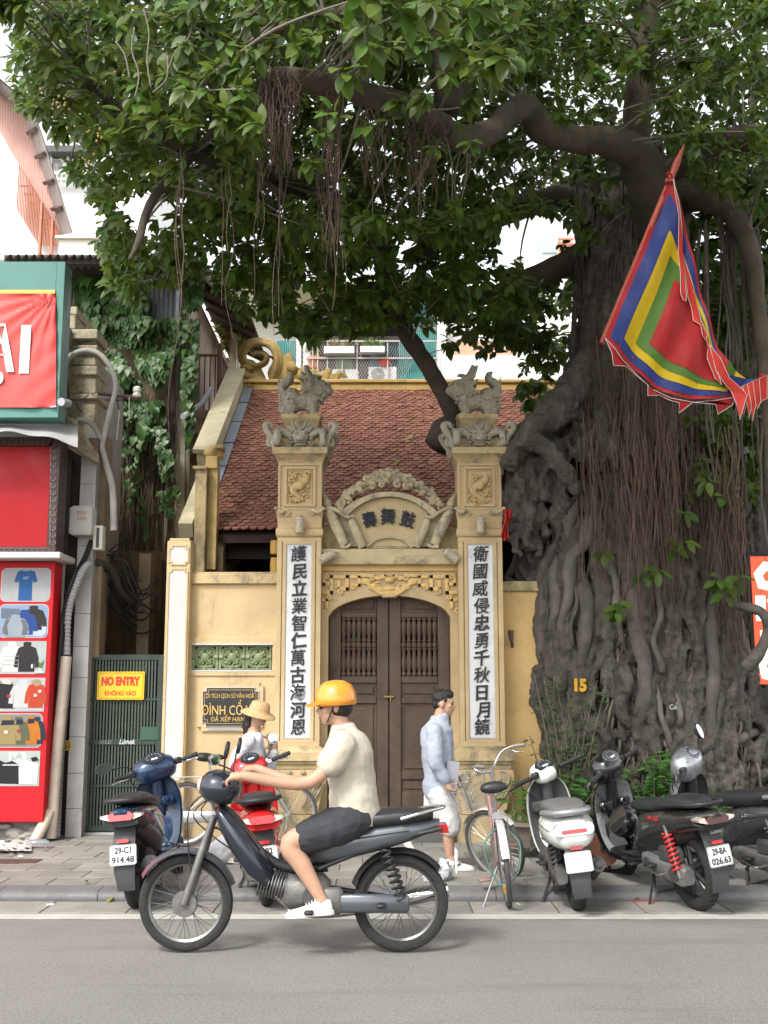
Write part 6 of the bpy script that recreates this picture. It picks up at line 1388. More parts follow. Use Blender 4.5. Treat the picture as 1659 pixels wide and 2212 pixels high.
hang('strangler_roots', S, mat('grey_strangler_root',(.08,.066,.053),.85,var=.3,vs=6,islands=.35))
S = []
for k in range(150): u = rt.uniform(564,640); v0 = 158+rt.uniform(-8,30); S.append((P(u,v0,8.33+rt.uniform(-.12,.1)),rt.uniform(.15,.85) if u<625 else rt.uniform(.1,.4),rt.uniform(.003,.006)))
for k in range(30): u = rt.gauss(716,10); S.append((P(u,rt.uniform(195,230),8.5+rt.uniform(-.08,.08)),rt.uniform(.7,1.5),rt.uniform(.002,.005)))
for k in range(70): u = rt.uniform(770,960); S.append((P(u,rt.uniform(200,290),9.3+rt.uniform(-.2,.2)),rt.uniform(.3,.95),rt.uniform(.003,.006)))
for k in range(14): u = rt.choice((740,560,610,500))+rt.uniform(-8,8); S.append((P(u,rt.uniform(180,260),8.5),rt.uniform(1.0,2.0),rt.uniform(.003,.006)))
for k in range(4): S.append((P(393+rt.uniform(-4,4),rt.uniform(280,420),8.4),rt.uniform(1.0,2.2),.004))
hang('hanging_roots', S)
# crown
OUT = [(45,-60),(38,40),(18,140),(35,215),(85,262),(120,300),(190,330),(150,355),(175,400),(205,430),(245,470),(205,520),(240,570),(225,610),(280,655),(345,625),(420,570),(470,610),(530,680),(600,700),(680,735),(735,720),(800,745),(850,700),(905,690),(960,745),(1000,790),(1060,765),(1085,735),(1130,800),(1125,860),(1160,900),(1185,850),(1215,800),(1230,700),(1260,620),(1300,480),(1400,420),(1480,350),(1560,420),(1700,500),(1700,-60)]
HOLES = [[(1075,480),(1150,455),(1240,470),(1270,540),(1225,620),(1150,600),(1060,560)],[(255,440),(330,400),(400,470),(330,520),(270,500)]]
def depth0(u, v):
    a = np.interp(u,[0,250,500,800,1050,1250,1450,1700],[9.2,8.2,7.4,7.2,7.6,9.6,10.2,9.5]); b_ = np.interp(v,[-100,250,430,560,760],[0,0,1.6,3.2,4.4])
    if u < 420: b_ *= .25 + .75*(u/420)
    return a+b_
pos=[];dr=[];nm=[];sc=[]; tips=[]
def spray(u, v, Y, k, s0): spray_at(P(u,v,Y), k, s0)
def spray_at(c, k, s0):
    tips.append(c); u = UV(c)[0]; ax = Vector((rt.gauss(0,.6)+ (-.5 if u<400 else 0), rt.gauss(-.55,.5), rt.gauss(-.35,.45))).normalized(); o1 = ax.orthogonal().normalized(); o2 = ax.cross(o1)
    for j in range(k):
        a = j*2.4+rt.uniform(-.3,.3); t = j/k; out = o1*math.cos(a)+o2*math.sin(a); d = (ax*(.35+.5*t)+out*(.9-.35*t)+Vector((0,0,-.28))).normalized(); n = (Vector((0,0,1))*.75+Vector((0,-.6,0))+out*-.15+Vector((rt.gauss(0,.25),rt.gauss(0,.25),0))).normalized()
        pos.append(c-ax*(.1*(1-t))+out*.012); dr.append(d); nm.append(n); sc.append(s0*rt.uniform(.7,1.15))
n_s = 0
while n_s < 5500:
    u = rt.uniform(0,1720); v = rt.uniform(-70,905)
    if not inpoly(u,v,OUT): continue
    if any(inpoly(u,v,h) for h in HOLES) and rt.random() < .93: continue
    den = mnoise.noise(Vector((u/95,v/95,4)))
    dd = depth0(u,v); thick = 5.6 if v < 430 else 3.4
    if 1180 < u < 1560 and v > 330: dd = max(dd, 11.2)
    f = rt.random()**1.05
    if f < .35 and den < -.12 and rt.random() < .75: continue
    if v > 500 and den < -.02 and rt.random() < .45: continue
    if f < .4 and (560 < u < 960 and 110 < v < 470) and rt.random() < .93: continue
    if f < .5 and (940 < u < 1440 and 170 < v < 440) and rt.random() < .95: continue
    if v > 690 and u > 860 and f < .35: f = .35+rt.random()*.4
    spray(u,v,dd+thick*f,rt.randint(6,9),rt.uniform(.11,.17)*(1+.15*f)); n_s += 1
for k in range(16): spray(rt.uniform(740,1090),rt.uniform(-20,190),rt.uniform(6.5,6.9),7,.2)
for k in range(1500):                     # the crown above and beside the frame
    u = rt.uniform(-60,2500); v = rt.uniform(-900,-60) if u < 1720 else rt.uniform(-900,450); spray(u,v,rt.uniform(7.8,14.5),7,rt.uniform(.17,.24))
for k in range(1000):                     # the crown goes on over the street, unseen, added for its shade
    y = rt.uniform(1.2,7.2); spray_at(Vector((rt.uniform(.5,6.5),y,min(9,1.66+.7*y+.45+rt.random()**1.5*3.4))),7,rt.uniform(.17,.24))
for k in range(70): spray(rt.uniform(-10,45),rt.uniform(-60,28),rt.uniform(8,9),7,.14)
for (u,v,Y) in ((1300,1200,12.0),(1325,1330,11.9),(1345,1310,11.95),(1395,1240,11.9),(1420,1235,11.9),(1465,1180,12.0),(1490,1170,11.95),(1545,1260,11.9),(1560,1275,11.85),(1580,1262,11.9),(1598,1250,11.95),(1555,1080,12.1),(1530,1040,12.1),(1480,1110,12.1)): spray(u,v,Y,4,.19)
for k in range(130): spray(rt.uniform(1490,1660),rt.uniform(890,1080),rt.uniform(12.3,13.2),6,.15)
for k in range(420): spray(rt.uniform(1490,1720),rt.uniform(360,900),rt.uniform(12.9,14.6),7,.18)
for k in range(150): spray(rt.uniform(1225,1500),rt.uniform(330,640),rt.uniform(13.4,15),7,.2)
pos=np.array([tuple(p) for p in pos]);dr=np.array([tuple(p) for p in dr]);nm=np.array([tuple(p) for p in nm]);sc=np.array(sc)
LEAF = leaf_template()
m_leaf1 = mat('ficus_leaf',(.062,.112,.014),.46,var=.12,vs=7,orand=.4,transl=.32,spec=.5); m_leaf = mat('ficus_leaves',(.062,.112,.014),.46,islands=.45,transl=.32,spec=.4)
leaf_plant(pos,dr,nm,sc,LEAF,m_leaf1,m_leaf,tree,300)
# twigs that carry the sprays
b = MB(); LA = np.array([tuple(p) for p in LIMBS])
for k in range(1100):
    c = tips[rt.randrange(len(tips))]; i = int(np.argmin(((LA-np.array(tuple(c)))**2).sum(1))); a = LIMBS[i]; ln = (a-c).length
    if ln > 1.9 or ln < .2 or (c.x > 2.6 and (c.z < 4.6 or a.z < 4.3)): continue
    md = a.lerp(c,.5)+Vector((rt.uniform(-.15,.15),rt.uniform(-.15,.15),rt.uniform(.0,.3)*ln*.4)); b.tube(spline([a,md,c],5), ramp_list([.006+.008*ln,.004],11), 5, False)
part('twigs', b, mat('grey_twig',(.17,.15,.12),.8,var=.2), tree, 180, kind='stuff')
b = MB()
for pts in ([(310,20),(322,70),(318,130),(326,190)],[(290,60),(285,110),(300,160),(292,210)],[(372,40),(420,20),(450,-20)],[(360,160),(380,110),(408,80),(418,30)],[(330,200),(360,170),(362,120)],[(250,90),(270,120),(280,170)]): b.tube(spline([P(u,v,7.9) for u,v in pts],5), .007, 6)
part('bare_branch', b, mat('pale_branch',(.15,.125,.1),.8), tree, 180)
b = MB()
for k in range(34): u,v = rt.choice(((75,185),(140,230),(160,270),(125,215),(215,290),(190,340),(250,150),(105,240))); b.ball(P(u+rt.gauss(0,10),v+rt.gauss(0,8),8.3+rt.uniform(-.3,.3)),.011,7,5)
part('figs', b, mat('yellow_fig',(.26,.18,.04),.5,islands=.3), tree, 180, kind='stuff')

# ================================================================== ivy on the old building
ivy = thing('ivy','ivy hanging thick over the front of the old building','climbing plant',(-4,YI,0))
IV = [[(150,612),(175,592),(250,598),(312,640),(330,692),(388,684),(398,724),(372,772),(345,835),(305,805),(285,742),(220,735),(205,690),(165,655)],[(212,745),(258,760),(300,828),(350,862),(362,955),(385,1060),(370,1075),(348,1000),(322,930),(296,1000),(285,930),(222,868)],[(396,640),(428,640),(424,820),(410,965),(398,900)],[(380,560),(440,560),(436,660),(400,660)],[(150,905),(215,770),(222,860),(180,900)]]
pos=[];dr=[];nm=[];sc=[]
cnt = (1500,700,260,200,30)
for poly, n_ in zip(IV, cnt):
    us_=[p[0] for p in poly]; vs_=[p[1] for p in poly]; k = 0
    while k < n_:
        u = rt.uniform(min(us_),max(us_)); v = rt.uniform(min(vs_),max(vs_))
        if not inpoly(u,v,poly): continue
        if mnoise.noise(Vector((u/30,v/30,1))) < -.28: continue
        bulge = .1+.45*max(0,mnoise.noise(Vector((u/55,v/55,7)))+.35)*rt.random(); p = P(u,v,YI-.06-bulge-(.2 if u>180 else -.0)); pos.append(tuple(p)); dr.append((rt.gauss(0,.35),rt.uniform(-.5,-.05),-1)); nm.append((rt.gauss(0,.3),-1,rt.uniform(.1,.9))); sc.append(rt.uniform(.09,.16)); k += 1
for (u0,v0,u1,v1) in ((300,1000,325,1290),(228,900,240,1240),(262,880,290,1120),(345,1060,372,1110),(318,1290,332,1300)):
    for k in range(26): t = rt.random(); pos.append(tuple(P(lerp(u0,u1,t)+rt.gauss(0,6),lerp(v0,v1,t),YI-.3-1.2*(u0==300)))); dr.append((rt.gauss(0,.4),-.3,-1)); nm.append((rt.gauss(0,.3),-1,.4)); sc.append(rt.uniform(.08,.13))
pos=np.array(pos);dr=np.array(dr);nm=np.array(nm);sc=np.array(sc)
HEART = leaf_template(1,.85,.15,.15,True,5)
m_iv1 = mat('ivy_leaf',(.05,.11,.022),.4,orand=.4,transl=.15,var=.1); m_iv = mat('ivy_leaves',(.05,.11,.022),.4,islands=.45,transl=.15)
leaf_plant(pos,dr,nm,sc,HEART,m_iv1,m_iv,ivy,260,'ivy_foliage')
b = MB()
for k in range(150):
    u = rt.uniform(212,385); v0 = rt.uniform(840,1000); x = P(u,v0,YI-.05-rt.uniform(.02,.14)); ln = rt.uniform(.8,2.6); q=[x+Vector((rt.gauss(0,.03),rt.gauss(0,.02),-ln*j/6)) for j in range(7)]; b.tube(q,rt.uniform(.004,.012),4,False)
for k in range(5): b.tube(spline([P(398+rt.uniform(-6,4),570,YI-.4),P(396+rt.uniform(-4,4),690,YI-.4),P(384,740,YI-.35),P(378,800,YI-.3),P(376,900,YI-.2)],5),rt.uniform(.012,.03),5)
part('dry_vines', b, mat('dry_vine',(.1,.075,.05),.9,islands=.35), ivy, 180, kind='stuff')

# ================================================================== shrubs along the roots
def shrub(name, label, cat, base, stems, m1col, leafs, ls, hgt, spread, droop=.3, count=120, tm=None):
    t = thing(name,label,cat,base); p_=[];d_=[];n_=[];s_=[]; b = MB()
    for k in range(stems):
        a = rt.uniform(0,6.28); r = spread*rt.uniform(.1,1); h = hgt*rt.uniform(.5,1); top = Vector((r*math.cos(a),r*.7*math.sin(a),h)); md = top*.5+Vector((rt.gauss(0,.04),rt.gauss(0,.04),h*.08)); st = Vector((r*.25*math.cos(a),r*.2*math.sin(a),0)); sp = spline([st,md,top],6); b.tube(sp,ramp_list([.011,.004],len(sp)),5)
        for j in range(leafs):
            i = int(len(sp)*(.25+.75*rt.random()**.7))-1; q = sp[max(0,min(i,len(sp)-1))]; an = rt.uniform(0,6.28); d = Vector((math.cos(an),math.sin(an),rt.uniform(-droop,.4))); p_.append(tuple(Vector(base)+q+d*.02)); d_.append(tuple(d)); n_.append((rt.gauss(0,.2)-d.x*.2,rt.gauss(0,.2)-.3,1)); s_.append(ls*rt.uniform(.6,1.2))
    b.build('stems', mat('shrub_stem',(.14,.12,.085),.8), t, 180)
    key = 'leaf_%d_%d'%(int(m1col[1]*1000),int(ls*1000)); leaf_plant(np.array(p_),np.array(d_),np.array(n_),np.array(s_),tm or leaf_template(1,.45),mat(key,m1col,.42,orand=.3,transl=.25,var=.08),mat(key+'_mass',m1col,.42,islands=.32,transl=.25),t,count,'foliage')
g = G(1215,1800,SWZ)
shrub('sapling','thin twiggy sapling with small leaves against the left of the trunk','sapling',(P(1228,1700,11.8).x,11.8,SWZ),26,(.055,.115,.035),34,.075,1.75,.42,count=100,tm=leaf_template(1,.38))
shrub('leafy_shrub','shrub with broad oval leaves behind the white scooter','shrub',(P(1215,1700,11.5).x,11.5,SWZ),14,(.06,.16,.03),14,.17,.95,.6,count=120)
shrub('leafy_shrub','low dense shrub between the black scooter and the silver scooter head','shrub',(P(1420,1700,11.4).x,11.4,SWZ),34,(.065,.165,.032),30,.12,1.02,.62,count=160)
shrub('leafy_shrub','loose shrub right of the silver scooter head against the roots','shrub',(P(1540,1700,11.5).x,11.5,SWZ),14,(.07,.17,.04),16,.12,.75,.4,count=60)
shrub('leafy_shrub','small round leaved shoot at the right end of the gate pillar','shrub',(P(1130,1700,11.9).x,11.9,SWZ),4,(.05,.15,.035),5,.19,.95,.2,count=30)
b = MB(); rings = []
for j in range(5):
    a_ = j/4; rings.append([Vector((lerp(1.6,6,i/30), lerp(11.3,12.4,a_), SWZ+.02+.28*a_+.07*mnoise.noise(Vector((i*.4,j*.8,3))))) for i in range(31)])
b.loft(rings, closed=False); b.build('soil_bed', m_soil, None, 180, kind='structure')
ROCKS=('under the sapling','beside the bowl planter','behind the white scooter','under the broad leaved shrub','between the white and black scooters','under the dense shrub','behind the black scooter','under the loose shrub','nearest the right edge')
XR_=(1.95,1.72,2.2,2.05,2.55,2.9,3.3,3.7,4.3)
for k in range(9):
    p = Vector((XR_[k],rt.uniform(11.15,11.5),SWZ+.02)); b = MB(); b.ball((0,0,.03),(rt.uniform(.08,.2),.1,rt.uniform(.06,.13)),9,7); me = b.mesh('rock',mat('garden_rock',(.08,.07,.058),.9,var=.3,vs=6,bump=.5,orand=.25),180); displace(me,.05,6,k)
    link('rock',me,None,'rough brown rock at the edge of the root bed '+ROCKS[k],'rock','rocks along the root bed',loc=p)
t = pot_plant(1142,1826,11.3,.3,.24,(.2,.165,.14),'wide pale bowl planter with low plants behind the pink bicycle',40,.16,None,(.12,.2,.05))
# ================================================================== parked scooters
m_tyre = mat('tyre_rubber',(.022,.021,.02),.8,var=.2,vs=20,bump=.5,bs=60,stain=((.06,.055,.05),.25,14)); m_rim = mat('dark_alloy',(.05,.05,.052),.4,.6,var=.15); m_blkp = mat('black_trim_plastic',(.02,.02,.021),.5,var=.15,vs=9,bump=.1,stain=((.05,.048,.045),.2,9)); m_chr = mat('chrome',(.6,.6,.6),.15,.95); m_eng = mat('dull_engine_alloy',(.17,.165,.155),.5,.6,var=.25,vs=9,bump=.2,stain=((.07,.065,.06),.3,10)); m_dk = mat('dusty_dark_plastic',(.055,.055,.057),.6,var=.2,vs=9,stain=((.1,.095,.09),.25,8))
m_redl = mat('red_lens',(.45,.012,.012),.15,spec=.7,coat=.5); m_clr = mat('clear_lens',(.5,.42,.36),.1,spec=.8,coat=.5); m_seat = mat('black_seat_vinyl',(.022,.022,.024),.45,var=.15,bump=.15,bs=90); m_plate = mat('white_number_plate',(.74,.74,.72),.4,var=.04); m_pink_ = mat('plate_ink',(.03,.03,.035),.5); m_mir = mat('mirror_glass',(.75,.77,.8),.03,1.0); m_scr = mat('dark_screen',(.03,.035,.045),.08,spec=.8,coat=.6); m_grip = mat('rubber_grip',(.025,.025,.026),.7,bump=.4,bs=120)
def wheel(name, root, c, r, w, rim_m, spokes=5, S=None, wire=False, tyre_m=None, hub=.05):
    """wheel in the XZ plane about the axle c; parts tyre and rim under it"""
    rr_ = w*.5; pr = [(r-w*.95,-w*.3),(r-w*.75,-w*.46),(r-w*.4,-w*.5),(r-w*.15,-w*.38),(r-.006,-w*.2),(r,0),(r-.006,w*.2),(r-w*.15,w*.38),(r-w*.4,w*.5),(r-w*.75,w*.46),(r-w*.95,w*.3)]
    A = Matrix.Translation(c)@Matrix.Rotation(R(90),4,'X')
    if S is not None: A = S@A
    b = MB(); b.lathe(pr+[pr[0]],40,None,False)
    if not wire:
        for k in range(36):
            a = 2*math.pi*k/36
            for s in (-1,1): b.tube([((r+.001)*math.cos(a+.0),(r+.001)*math.sin(a),0.004*s),((r-.004)*math.cos(a+.09),(r-.004)*math.sin(a+.09),s*w*.24),((r-.02)*math.cos(a+.12),(r-.02)*math.sin(a+.12),s*w*.42)],.0045,4)
    o = b.build(name, tyre_m or m_tyre, root, 40, M=A)
    b = MB(); ri = r-w*.85; b.lathe([(ri,-w*.32),(ri+.012,-w*.3),(ri-.012,-w*.1),(ri-.012,w*.1),(ri+.012,w*.3),(ri,w*.32),(ri-.02,w*.1),(ri-.02,-w*.1),(ri,-w*.32)],36,None,False); b.lathe([(0,-w*.5),(hub,-w*.5),(hub,w*.5),(0,w*.5)],16)
    if wire:
        for k in range(wire):
            a = 2*math.pi*k/wire; s = 1 if k%2 else -1; a2 = a+(.5 if (k//2)%2 else -.5); b.tube([(hub*.9*math.cos(a2),hub*.9*math.sin(a2),s*w*.45),(ri*math.cos(a),ri*math.sin(a),0)],.0018,4,False)
    else:
        for k in range(spokes):
            a = 2*math.pi*k/spokes
            for q in (-.14,.14): b.tube([(hub*.8*math.cos(a),hub*.8*math.sin(a),0),((ri-.01)*math.cos(a+q),(ri-.01)*math.sin(a+q),0)],[.022,.016],6)
    b.build('rim', rim_m, o, 40); return o
def body_loft(secs, p=2.6, n=20):
    """sections along x: (x, zc, half width, half height[, yc])"""
    b = MB(); b.loft([superell((s[0],s[4] if len(s)>4 else 0,s[1]),(0,1,0),(0,0,1),s[2],s[3],p,n) for s in secs]); return b
def refine(secs, k=4):
    out = []; n = len(secs[0])
    V_ = [Vector((s[0],s[1],s[2])) for s in secs]; H = [s[3] for s in secs]; sp = spline(V_,k); hh = spline([Vector((h,0,0)) for h in H],k)
    return [(p.x,p.y,p.z,max(.004,h.x)) for p,h in zip(sp,hh)]
def spring(p0, p1, r, turns, th, n=10):
    p0,p1 = Vector(p0),Vector(p1); ax=(p1-p0); x=ax.orthogonal().normalized(); y=ax.normalized().cross(x); return [p0+ax*(i/(turns*n))+x*r*math.cos(2*math.pi*i/n)+y*r*math.sin(2*math.pi*i/n) for i in range(turns*n+1)]
def scooter(label, at, psi, lean, steer, c):
    root = thing('scooter', label, 'scooter', at, (R(lean),0,R(90-psi)), 'scooters parked along the kerb'); root.rotation_mode = 'XYZ'
    g = c.get; wb, rr, rf, tw = g('wb',1.26), g('rr',.28), g('rf',.285), g('tw',.105); body = g('body'); inner = g('inner',m_blkp); retro = g('retro')
    S = Matrix.Translation((wb-.2,0,.8))@Matrix.Rotation(R(-24),4,'Y')@Matrix.Rotation(R(steer),4,'Z')@Matrix.Rotation(R(24),4,'Y')@Matrix.Translation((-(wb-.2),0,-.8))
    def pt(n, b, m, sm=40, st=False, par=None, **k):
        if st: b.v = [tuple(S@Vector(v)) for v in b.v]
        return b.build(n, m, par or root, sm, **k)
    wheel('rear_wheel', root, (0,0,rr), rr, tw, g('rim',m_rim)); wheel('front_wheel', root, (wb,0,rf), rf, tw*.88, g('rim_f',g('rim',m_rim)), S=S)
    if g('disc'):
        b = MB(); b.lathe([(.05,-.004),(.15,-.004),(.15,.004),(.05,.004)],24,S@Matrix.Translation((wb,.07,rf))@Matrix.Rotation(R(90),4,'X'))
        pt('brake_disc', b, g('disc'))
    # fork and fenders
    for s in (-1,1): b = MB(); b.tube([(wb,s*.075,rf),(wb-.1,s*.075,rf+.27),(wb-.16,s*.03,rf+.42)],.02,8); pt('fork_leg', b, m_dk, st=True)
    b = MB(); rings=[]
    for k in range(13):
        a = R(15+k*13); q=rf+.025; rings.append([Vector((wb+q*math.cos(a)*1.0+y*0,y,rf+q*math.sin(a)-abs(y)*.35)) for y in (-.075,-.05,0,.05,.075)])
    b.loft(rings,closed=False); b.loft([[p*1.0+Vector((0,0,.006)) for p in r] for r in rings],closed=False); pt('front_fender', b, g('fender',body), 60, True)
    # tail body, seat, grab rail
    T = g('tail',[(.66,.46,.09,.13),(.52,.54,.145,.17),(.3,.62,.165,.15),(.05,.67,.16,.115),(-.18,.71,.135,.085),(-.36,.745,.085,.05),(-.42,.755,.05,.03)])
    pt('body', body_loft(refine(T),g('bp',2.7)), body, 60)
    if g('lower',True): pt('lower_body', body_loft(refine([(.6,.42,.1,.12),(.4,.47,.13,.13),(.1,.56,.12,.1),(-.2,.64,.09,.06)])), m_blkp, 60)
    st = g('seat',[(.7,.735,.06,.02),(.6,.755,.11,.045),(.4,.765,.135,.05),(.22,.785,.14,.05),(.1,.815,.14,.055),(-.08,.835,.135,.05),(-.22,.835,.11,.035),(-.27,.83,.07,.015)])
    pt('seat', body_loft(refine(st),3.0), g('seat_m',m_seat), 60)
    zr = g('rail_z',.83); b = MB(); b.tube(spline([(.06,.165,zr-.02),(-.12,.165,zr),(-.3,.13,zr+.01),(-.37,.06,zr+.015),(-.37,-.06,zr+.015),(-.3,-.13,zr+.01),(-.12,-.165,zr),(.06,-.165,zr-.02)],4),g('rail_r',.02),8); b.box((-.31,0,zr+.005),(.12,.2,.02),None,.008); pt('grab_rail', b, g('rail_m',m_blkp), 60)
    # tail lamp, mudguard, plate
    if retro:
        b = MB(); b.prism(rrect(.3,.085,.04,5),(-.41,0,.655),(0,1,0),(.18,0,1),(.05,0,0)); pt('lamp_surround', b, m_chr)
        b = MB(); b.prism(rrect(.19,.03,.012,3),(-.418,0,.64),(0,1,0),(.18,0,1),(.02,0,0)); pt('tail_lamp', b, m_redl)
        put_text('script','Gubanoza',.1,(-.425,0,.56),mat('silver_script',(.6,.6,.6),.3,.7),root,.001,.001,M=Matrix.Rotation(R(-90),4,'Z')@FRONT,fit=(.13,.035),shear=.3)
    else:
        lz = g('lamp_z',.73); q=[(-.08,-.026),(.08,-.026),(.1,.01),(.07,.032),(-.07,.032),(-.1,.01)]
        b = MB(); b.prism(q,(-.425,0,lz),(0,1,0),(.35,0,1),(.09,0,0)); pt('tail_lamp', b, g('lens',m_redl))
        for s in (-1,1): b = MB(); b.prism([(s*.082,-.025),(s*.15,-.006),(s*.16,.012),(s*.1,.022)],(-.41,0,lz),(0,1,0),(.35,0,1),(.1,0,0)); pt('turn_signal', b, m_clr)
        b = MB(); b.loft([superell((x,0,z),(0,1,0),(0,0,1),w,h,2.6,16) for x,z,w,h in ((-.4,lz-.045,.13,.03),(-.3,lz-.04,.16,.05),(-.1,lz-.08,.155,.06))]); pt('lamp_housing', b, g('housing',body), 60)
    b = MB(); px = g('px',-.36); pz = g('pz',.47)
    b.loft([[Vector((x+t,y,z)) for t,y in ((0,-w),(-.012,0),(0,w),(.012,w),(.012,-w))] for x,z,w in ((-.25,.69,.075),(px+.03,pz+.1,.085),(px+.01,pz,.085),(px+.0,pz-.14,.075),(px+.03,pz-.27,.065))]); pt('rear_mudguard', b, m_dk, 50)
    b = MB(); b.prism(rrect(.09,.025,.006,2),(px-.016,0,pz+.1),(0,1,0),(.1,0,1),(.02,0,0)); pt('reflector', b, m_redl)
    Mp = Matrix.Translation((px-.025,0,pz+g('pdz',0)))@Matrix.Rotation(R(-90),4,'Z')@Matrix.Rotation(R(g('ptilt',-9)),4,'X')
    b = MB(); b.prism(rrect(.2,.148,.015,4),(0,0,0),(1,0,0),(0,0,1),(0,.006,0)); pl_ = b.build('number_plate', m_plate, root, 30, M=Mp)
    o_=rrect(.194,.142,.013,4); i_=rrect(.188,.136,.012,4); b = MB(); b.strip([Vector((x,-.001,z)) for x,z in o_+[o_[0]]],[Vector((x,-.001,z)) for x,z in i_+[i_[0]]],(0,.002,0)); b.build('plate_rim', m_pink_ if g('plate') else m_plate, pl_)
    for s, z, wd in zip(g('plate',()), (.034,-.034), (.125,.168)): put_text('lettering', s, .1, (0,-.002,z), m_pink_ if g('plate')!=('AP',) else mat('faded_ink',(.55,.55,.55),.6), pl_, .0008, .0032, fit=(wd if s!='AP' else .05,.05))
    # engine, exhaust, shock, stand
    b = MB(); b.loft([superell((x,.1,z),(0,1,0),(0,0,1),w,h,3,14) for x,z,w,h in ((.52,.34,.03,.05),(.42,.33,.055,.085),(.15,.3,.06,.075),(-.02,.28,.06,.085),(-.1,.28,.045,.06))]); pt('transmission', b, g('cvt',m_eng), 50)
    b = MB(); b.box((.33,.02,.36),(.3,.2,.2),None,.04); b.box((.12,.1,.42),(.26,.1,.14),None,.03); pt('engine', b, m_dk)
    b = MB(); b.tube(spline([(.3,-.12,.22),(.2,-.14,.2),(.12,-.15,.24),(.0,-.155,.3),(-.24,-.165,.36)],4),ramp_list([.018,.02,.06,.07,.058],17),12); b.cyl((-.24,-.165,.36),(-.262,-.166,.364),.03,.026,10); pt('exhaust', b, g('exh',m_dk), 50)
    sy = g('shock_y',.115); b = MB(); b.tube(spring((-.02,sy,.33),(.06,sy,.6),.034,8,.008),.009,6); o=pt('shock_spring', b, g('spring',m_dk), 60); b = MB(); b.cyl((-.04,sy,.27),(.08,sy,.66),.017); pt('shock', b, m_eng)
    b = MB(); b.tube([(.38,.12,.24),(.32,.24,.02+math.tan(R(-lean))*-.24*0)],[.013,.01],6); b.box((.31,.25,.02),(.05,.05,.01)); b.tube([(.42,.1,.22),(.36,.13,.1),(.34,-.13,.1),(.42,-.1,.22)],.012,6); b.box((.58,.17,.3),(.06,.1,.015),None,.004); pt('stand', b, m_blkp)
    # floor and leg shield
    b = MB(); b.loft([superell((x,0,z),(0,1,0),(0,0,1),w,.035,4,16) for x,z,w in ((.5,.33,.12),(.62,.32,.16),(.85,.31,.165),(wb-.3,.33,.15))]); pt('floorboard', b, inner, 50)
    lw = g('lw',1.0); L_ = [(.3,wb-.3,.15,.05),(.42,wb-.24,.19,.05),(.58,wb-.2,.205,.05),(.74,wb-.19,.2,.05),(.86,wb-.21,.165,.05),(.93,wb-.23,.1,.045)]
    def sheet(dx, k, th):
        b = MB(); b.loft([[Vector((x+dx-(.5*(yy/w)**2)*.1+tt,yy*k,z)) for yy,tt in [(w*lw*q,0) for q in (-1,-.8,-.4,0,.4,.8,1)]+[(w*lw*q,th) for q in (1,.8,.4,0,-.4,-.8,-1)]] for z,x,w,_ in [(a.z,a.x,a.y,0) for a in spline([Vector((x,w,z)) for z,x,w,_ in L_],4)]]); return b
    pt('leg_shield', sheet(.0,1.0,.045), g('shield',body), 50); pt('inner_shield', sheet(-.012,.93,.01), g('inner_sh',inner), 50)
    b = MB(); b.loft([superell((x,0,z),(0,1,0),(.3,0,1),w,h,2.4,16) for x,z,w,h in ((wb-.22,.6,.14,.3),(wb-.12,.62,.12,.26),(wb-.05,.64,.07,.16),(wb-.02,.65,.02,.05))]); pt('nose', b, g('nose',body), 60)
    b = MB(); b.box((wb-.27,.09,.7),(.06,.13,.1),None,.02); b.box((wb-.275,-.09,.72),(.05,.1,.08),None,.015); b.cyl((wb-.3,-.09,.74),(wb-.33,-.09,.74),.022,n=12); pt('glove_box', b, g('pocket',inner))
    b = MB(); b.tube([(wb-.21,0,.6),(wb-.26,0,.98)],[.06,.045],12); pt('steering_column', b, inner)
    # headset
    hx, hz, hw = wb-.27, g('hz',1.0), g('hw',.19); sec=[]
    for y in np.linspace(-1,1,13): q = math.sqrt(max(0,1-abs(y)**2.6)); sec.append((y*hw,q))
    b = MB(); hh = g('hh',.085); b.loft([superell((hx+.03,y,hz-.01*abs(y)/hw),(1,0,.25),(-.25,0,1),.022+.1*q*g('hd',1.0),.018+hh*q,2.4,18) for y,q in sec]); pt('headset', b, g('head',body), 70, True)
    b = MB(); ds = g('dial_r',.058); n_ = Vector((-.62,0,.78)); ex=Vector((0,-1,0)); ey=Vector((.78,0,.62)); dd_ = 1/math.sqrt((.62/(.122*g('hd',1.0)))**2+(.78/(.018+hh))**2); o = Vector((hx+.03,0,hz))+n_*(dd_+.004)
    sh = [(ds*1.35*math.cos(a),ds*.95*math.sin(a)) for a in np.linspace(0,2*math.pi,25)[:-1]] if not g('square') else rrect(.12,.085,.02,4)
    b.prism([(x*1.14,y*1.16) for x,y in sh],o,ex,ey,-n_*.05); pt('dial_bezel', b, g('bezel',m_blkp), 30, True); b = MB(); b.prism(sh,o+n_*.003,ex,ey,-n_*.03); d_=pt('dial', b, m_scr, 30, True)
    b = MB()
    for k in range(9): a=R(200-k*27.5); b.quad(*[o+n_*.005+ex*(r_*1.3*math.cos(a+w_))+ey*(r_*.9*math.sin(a+w_)) for r_,w_ in ((ds*.62,-.03),(ds*.85,-.03),(ds*.85,.03),(ds*.62,.03))])
    b.quad(*[o+n_*.005+ex*x+ey*y for x,y in ((-.03,-.03),(.03,-.03),(.03,-.01),(-.03,-.01))]); pt('dial_marks', b, mat('pale_dial_print',(.5,.53,.55),.5), 0, True)
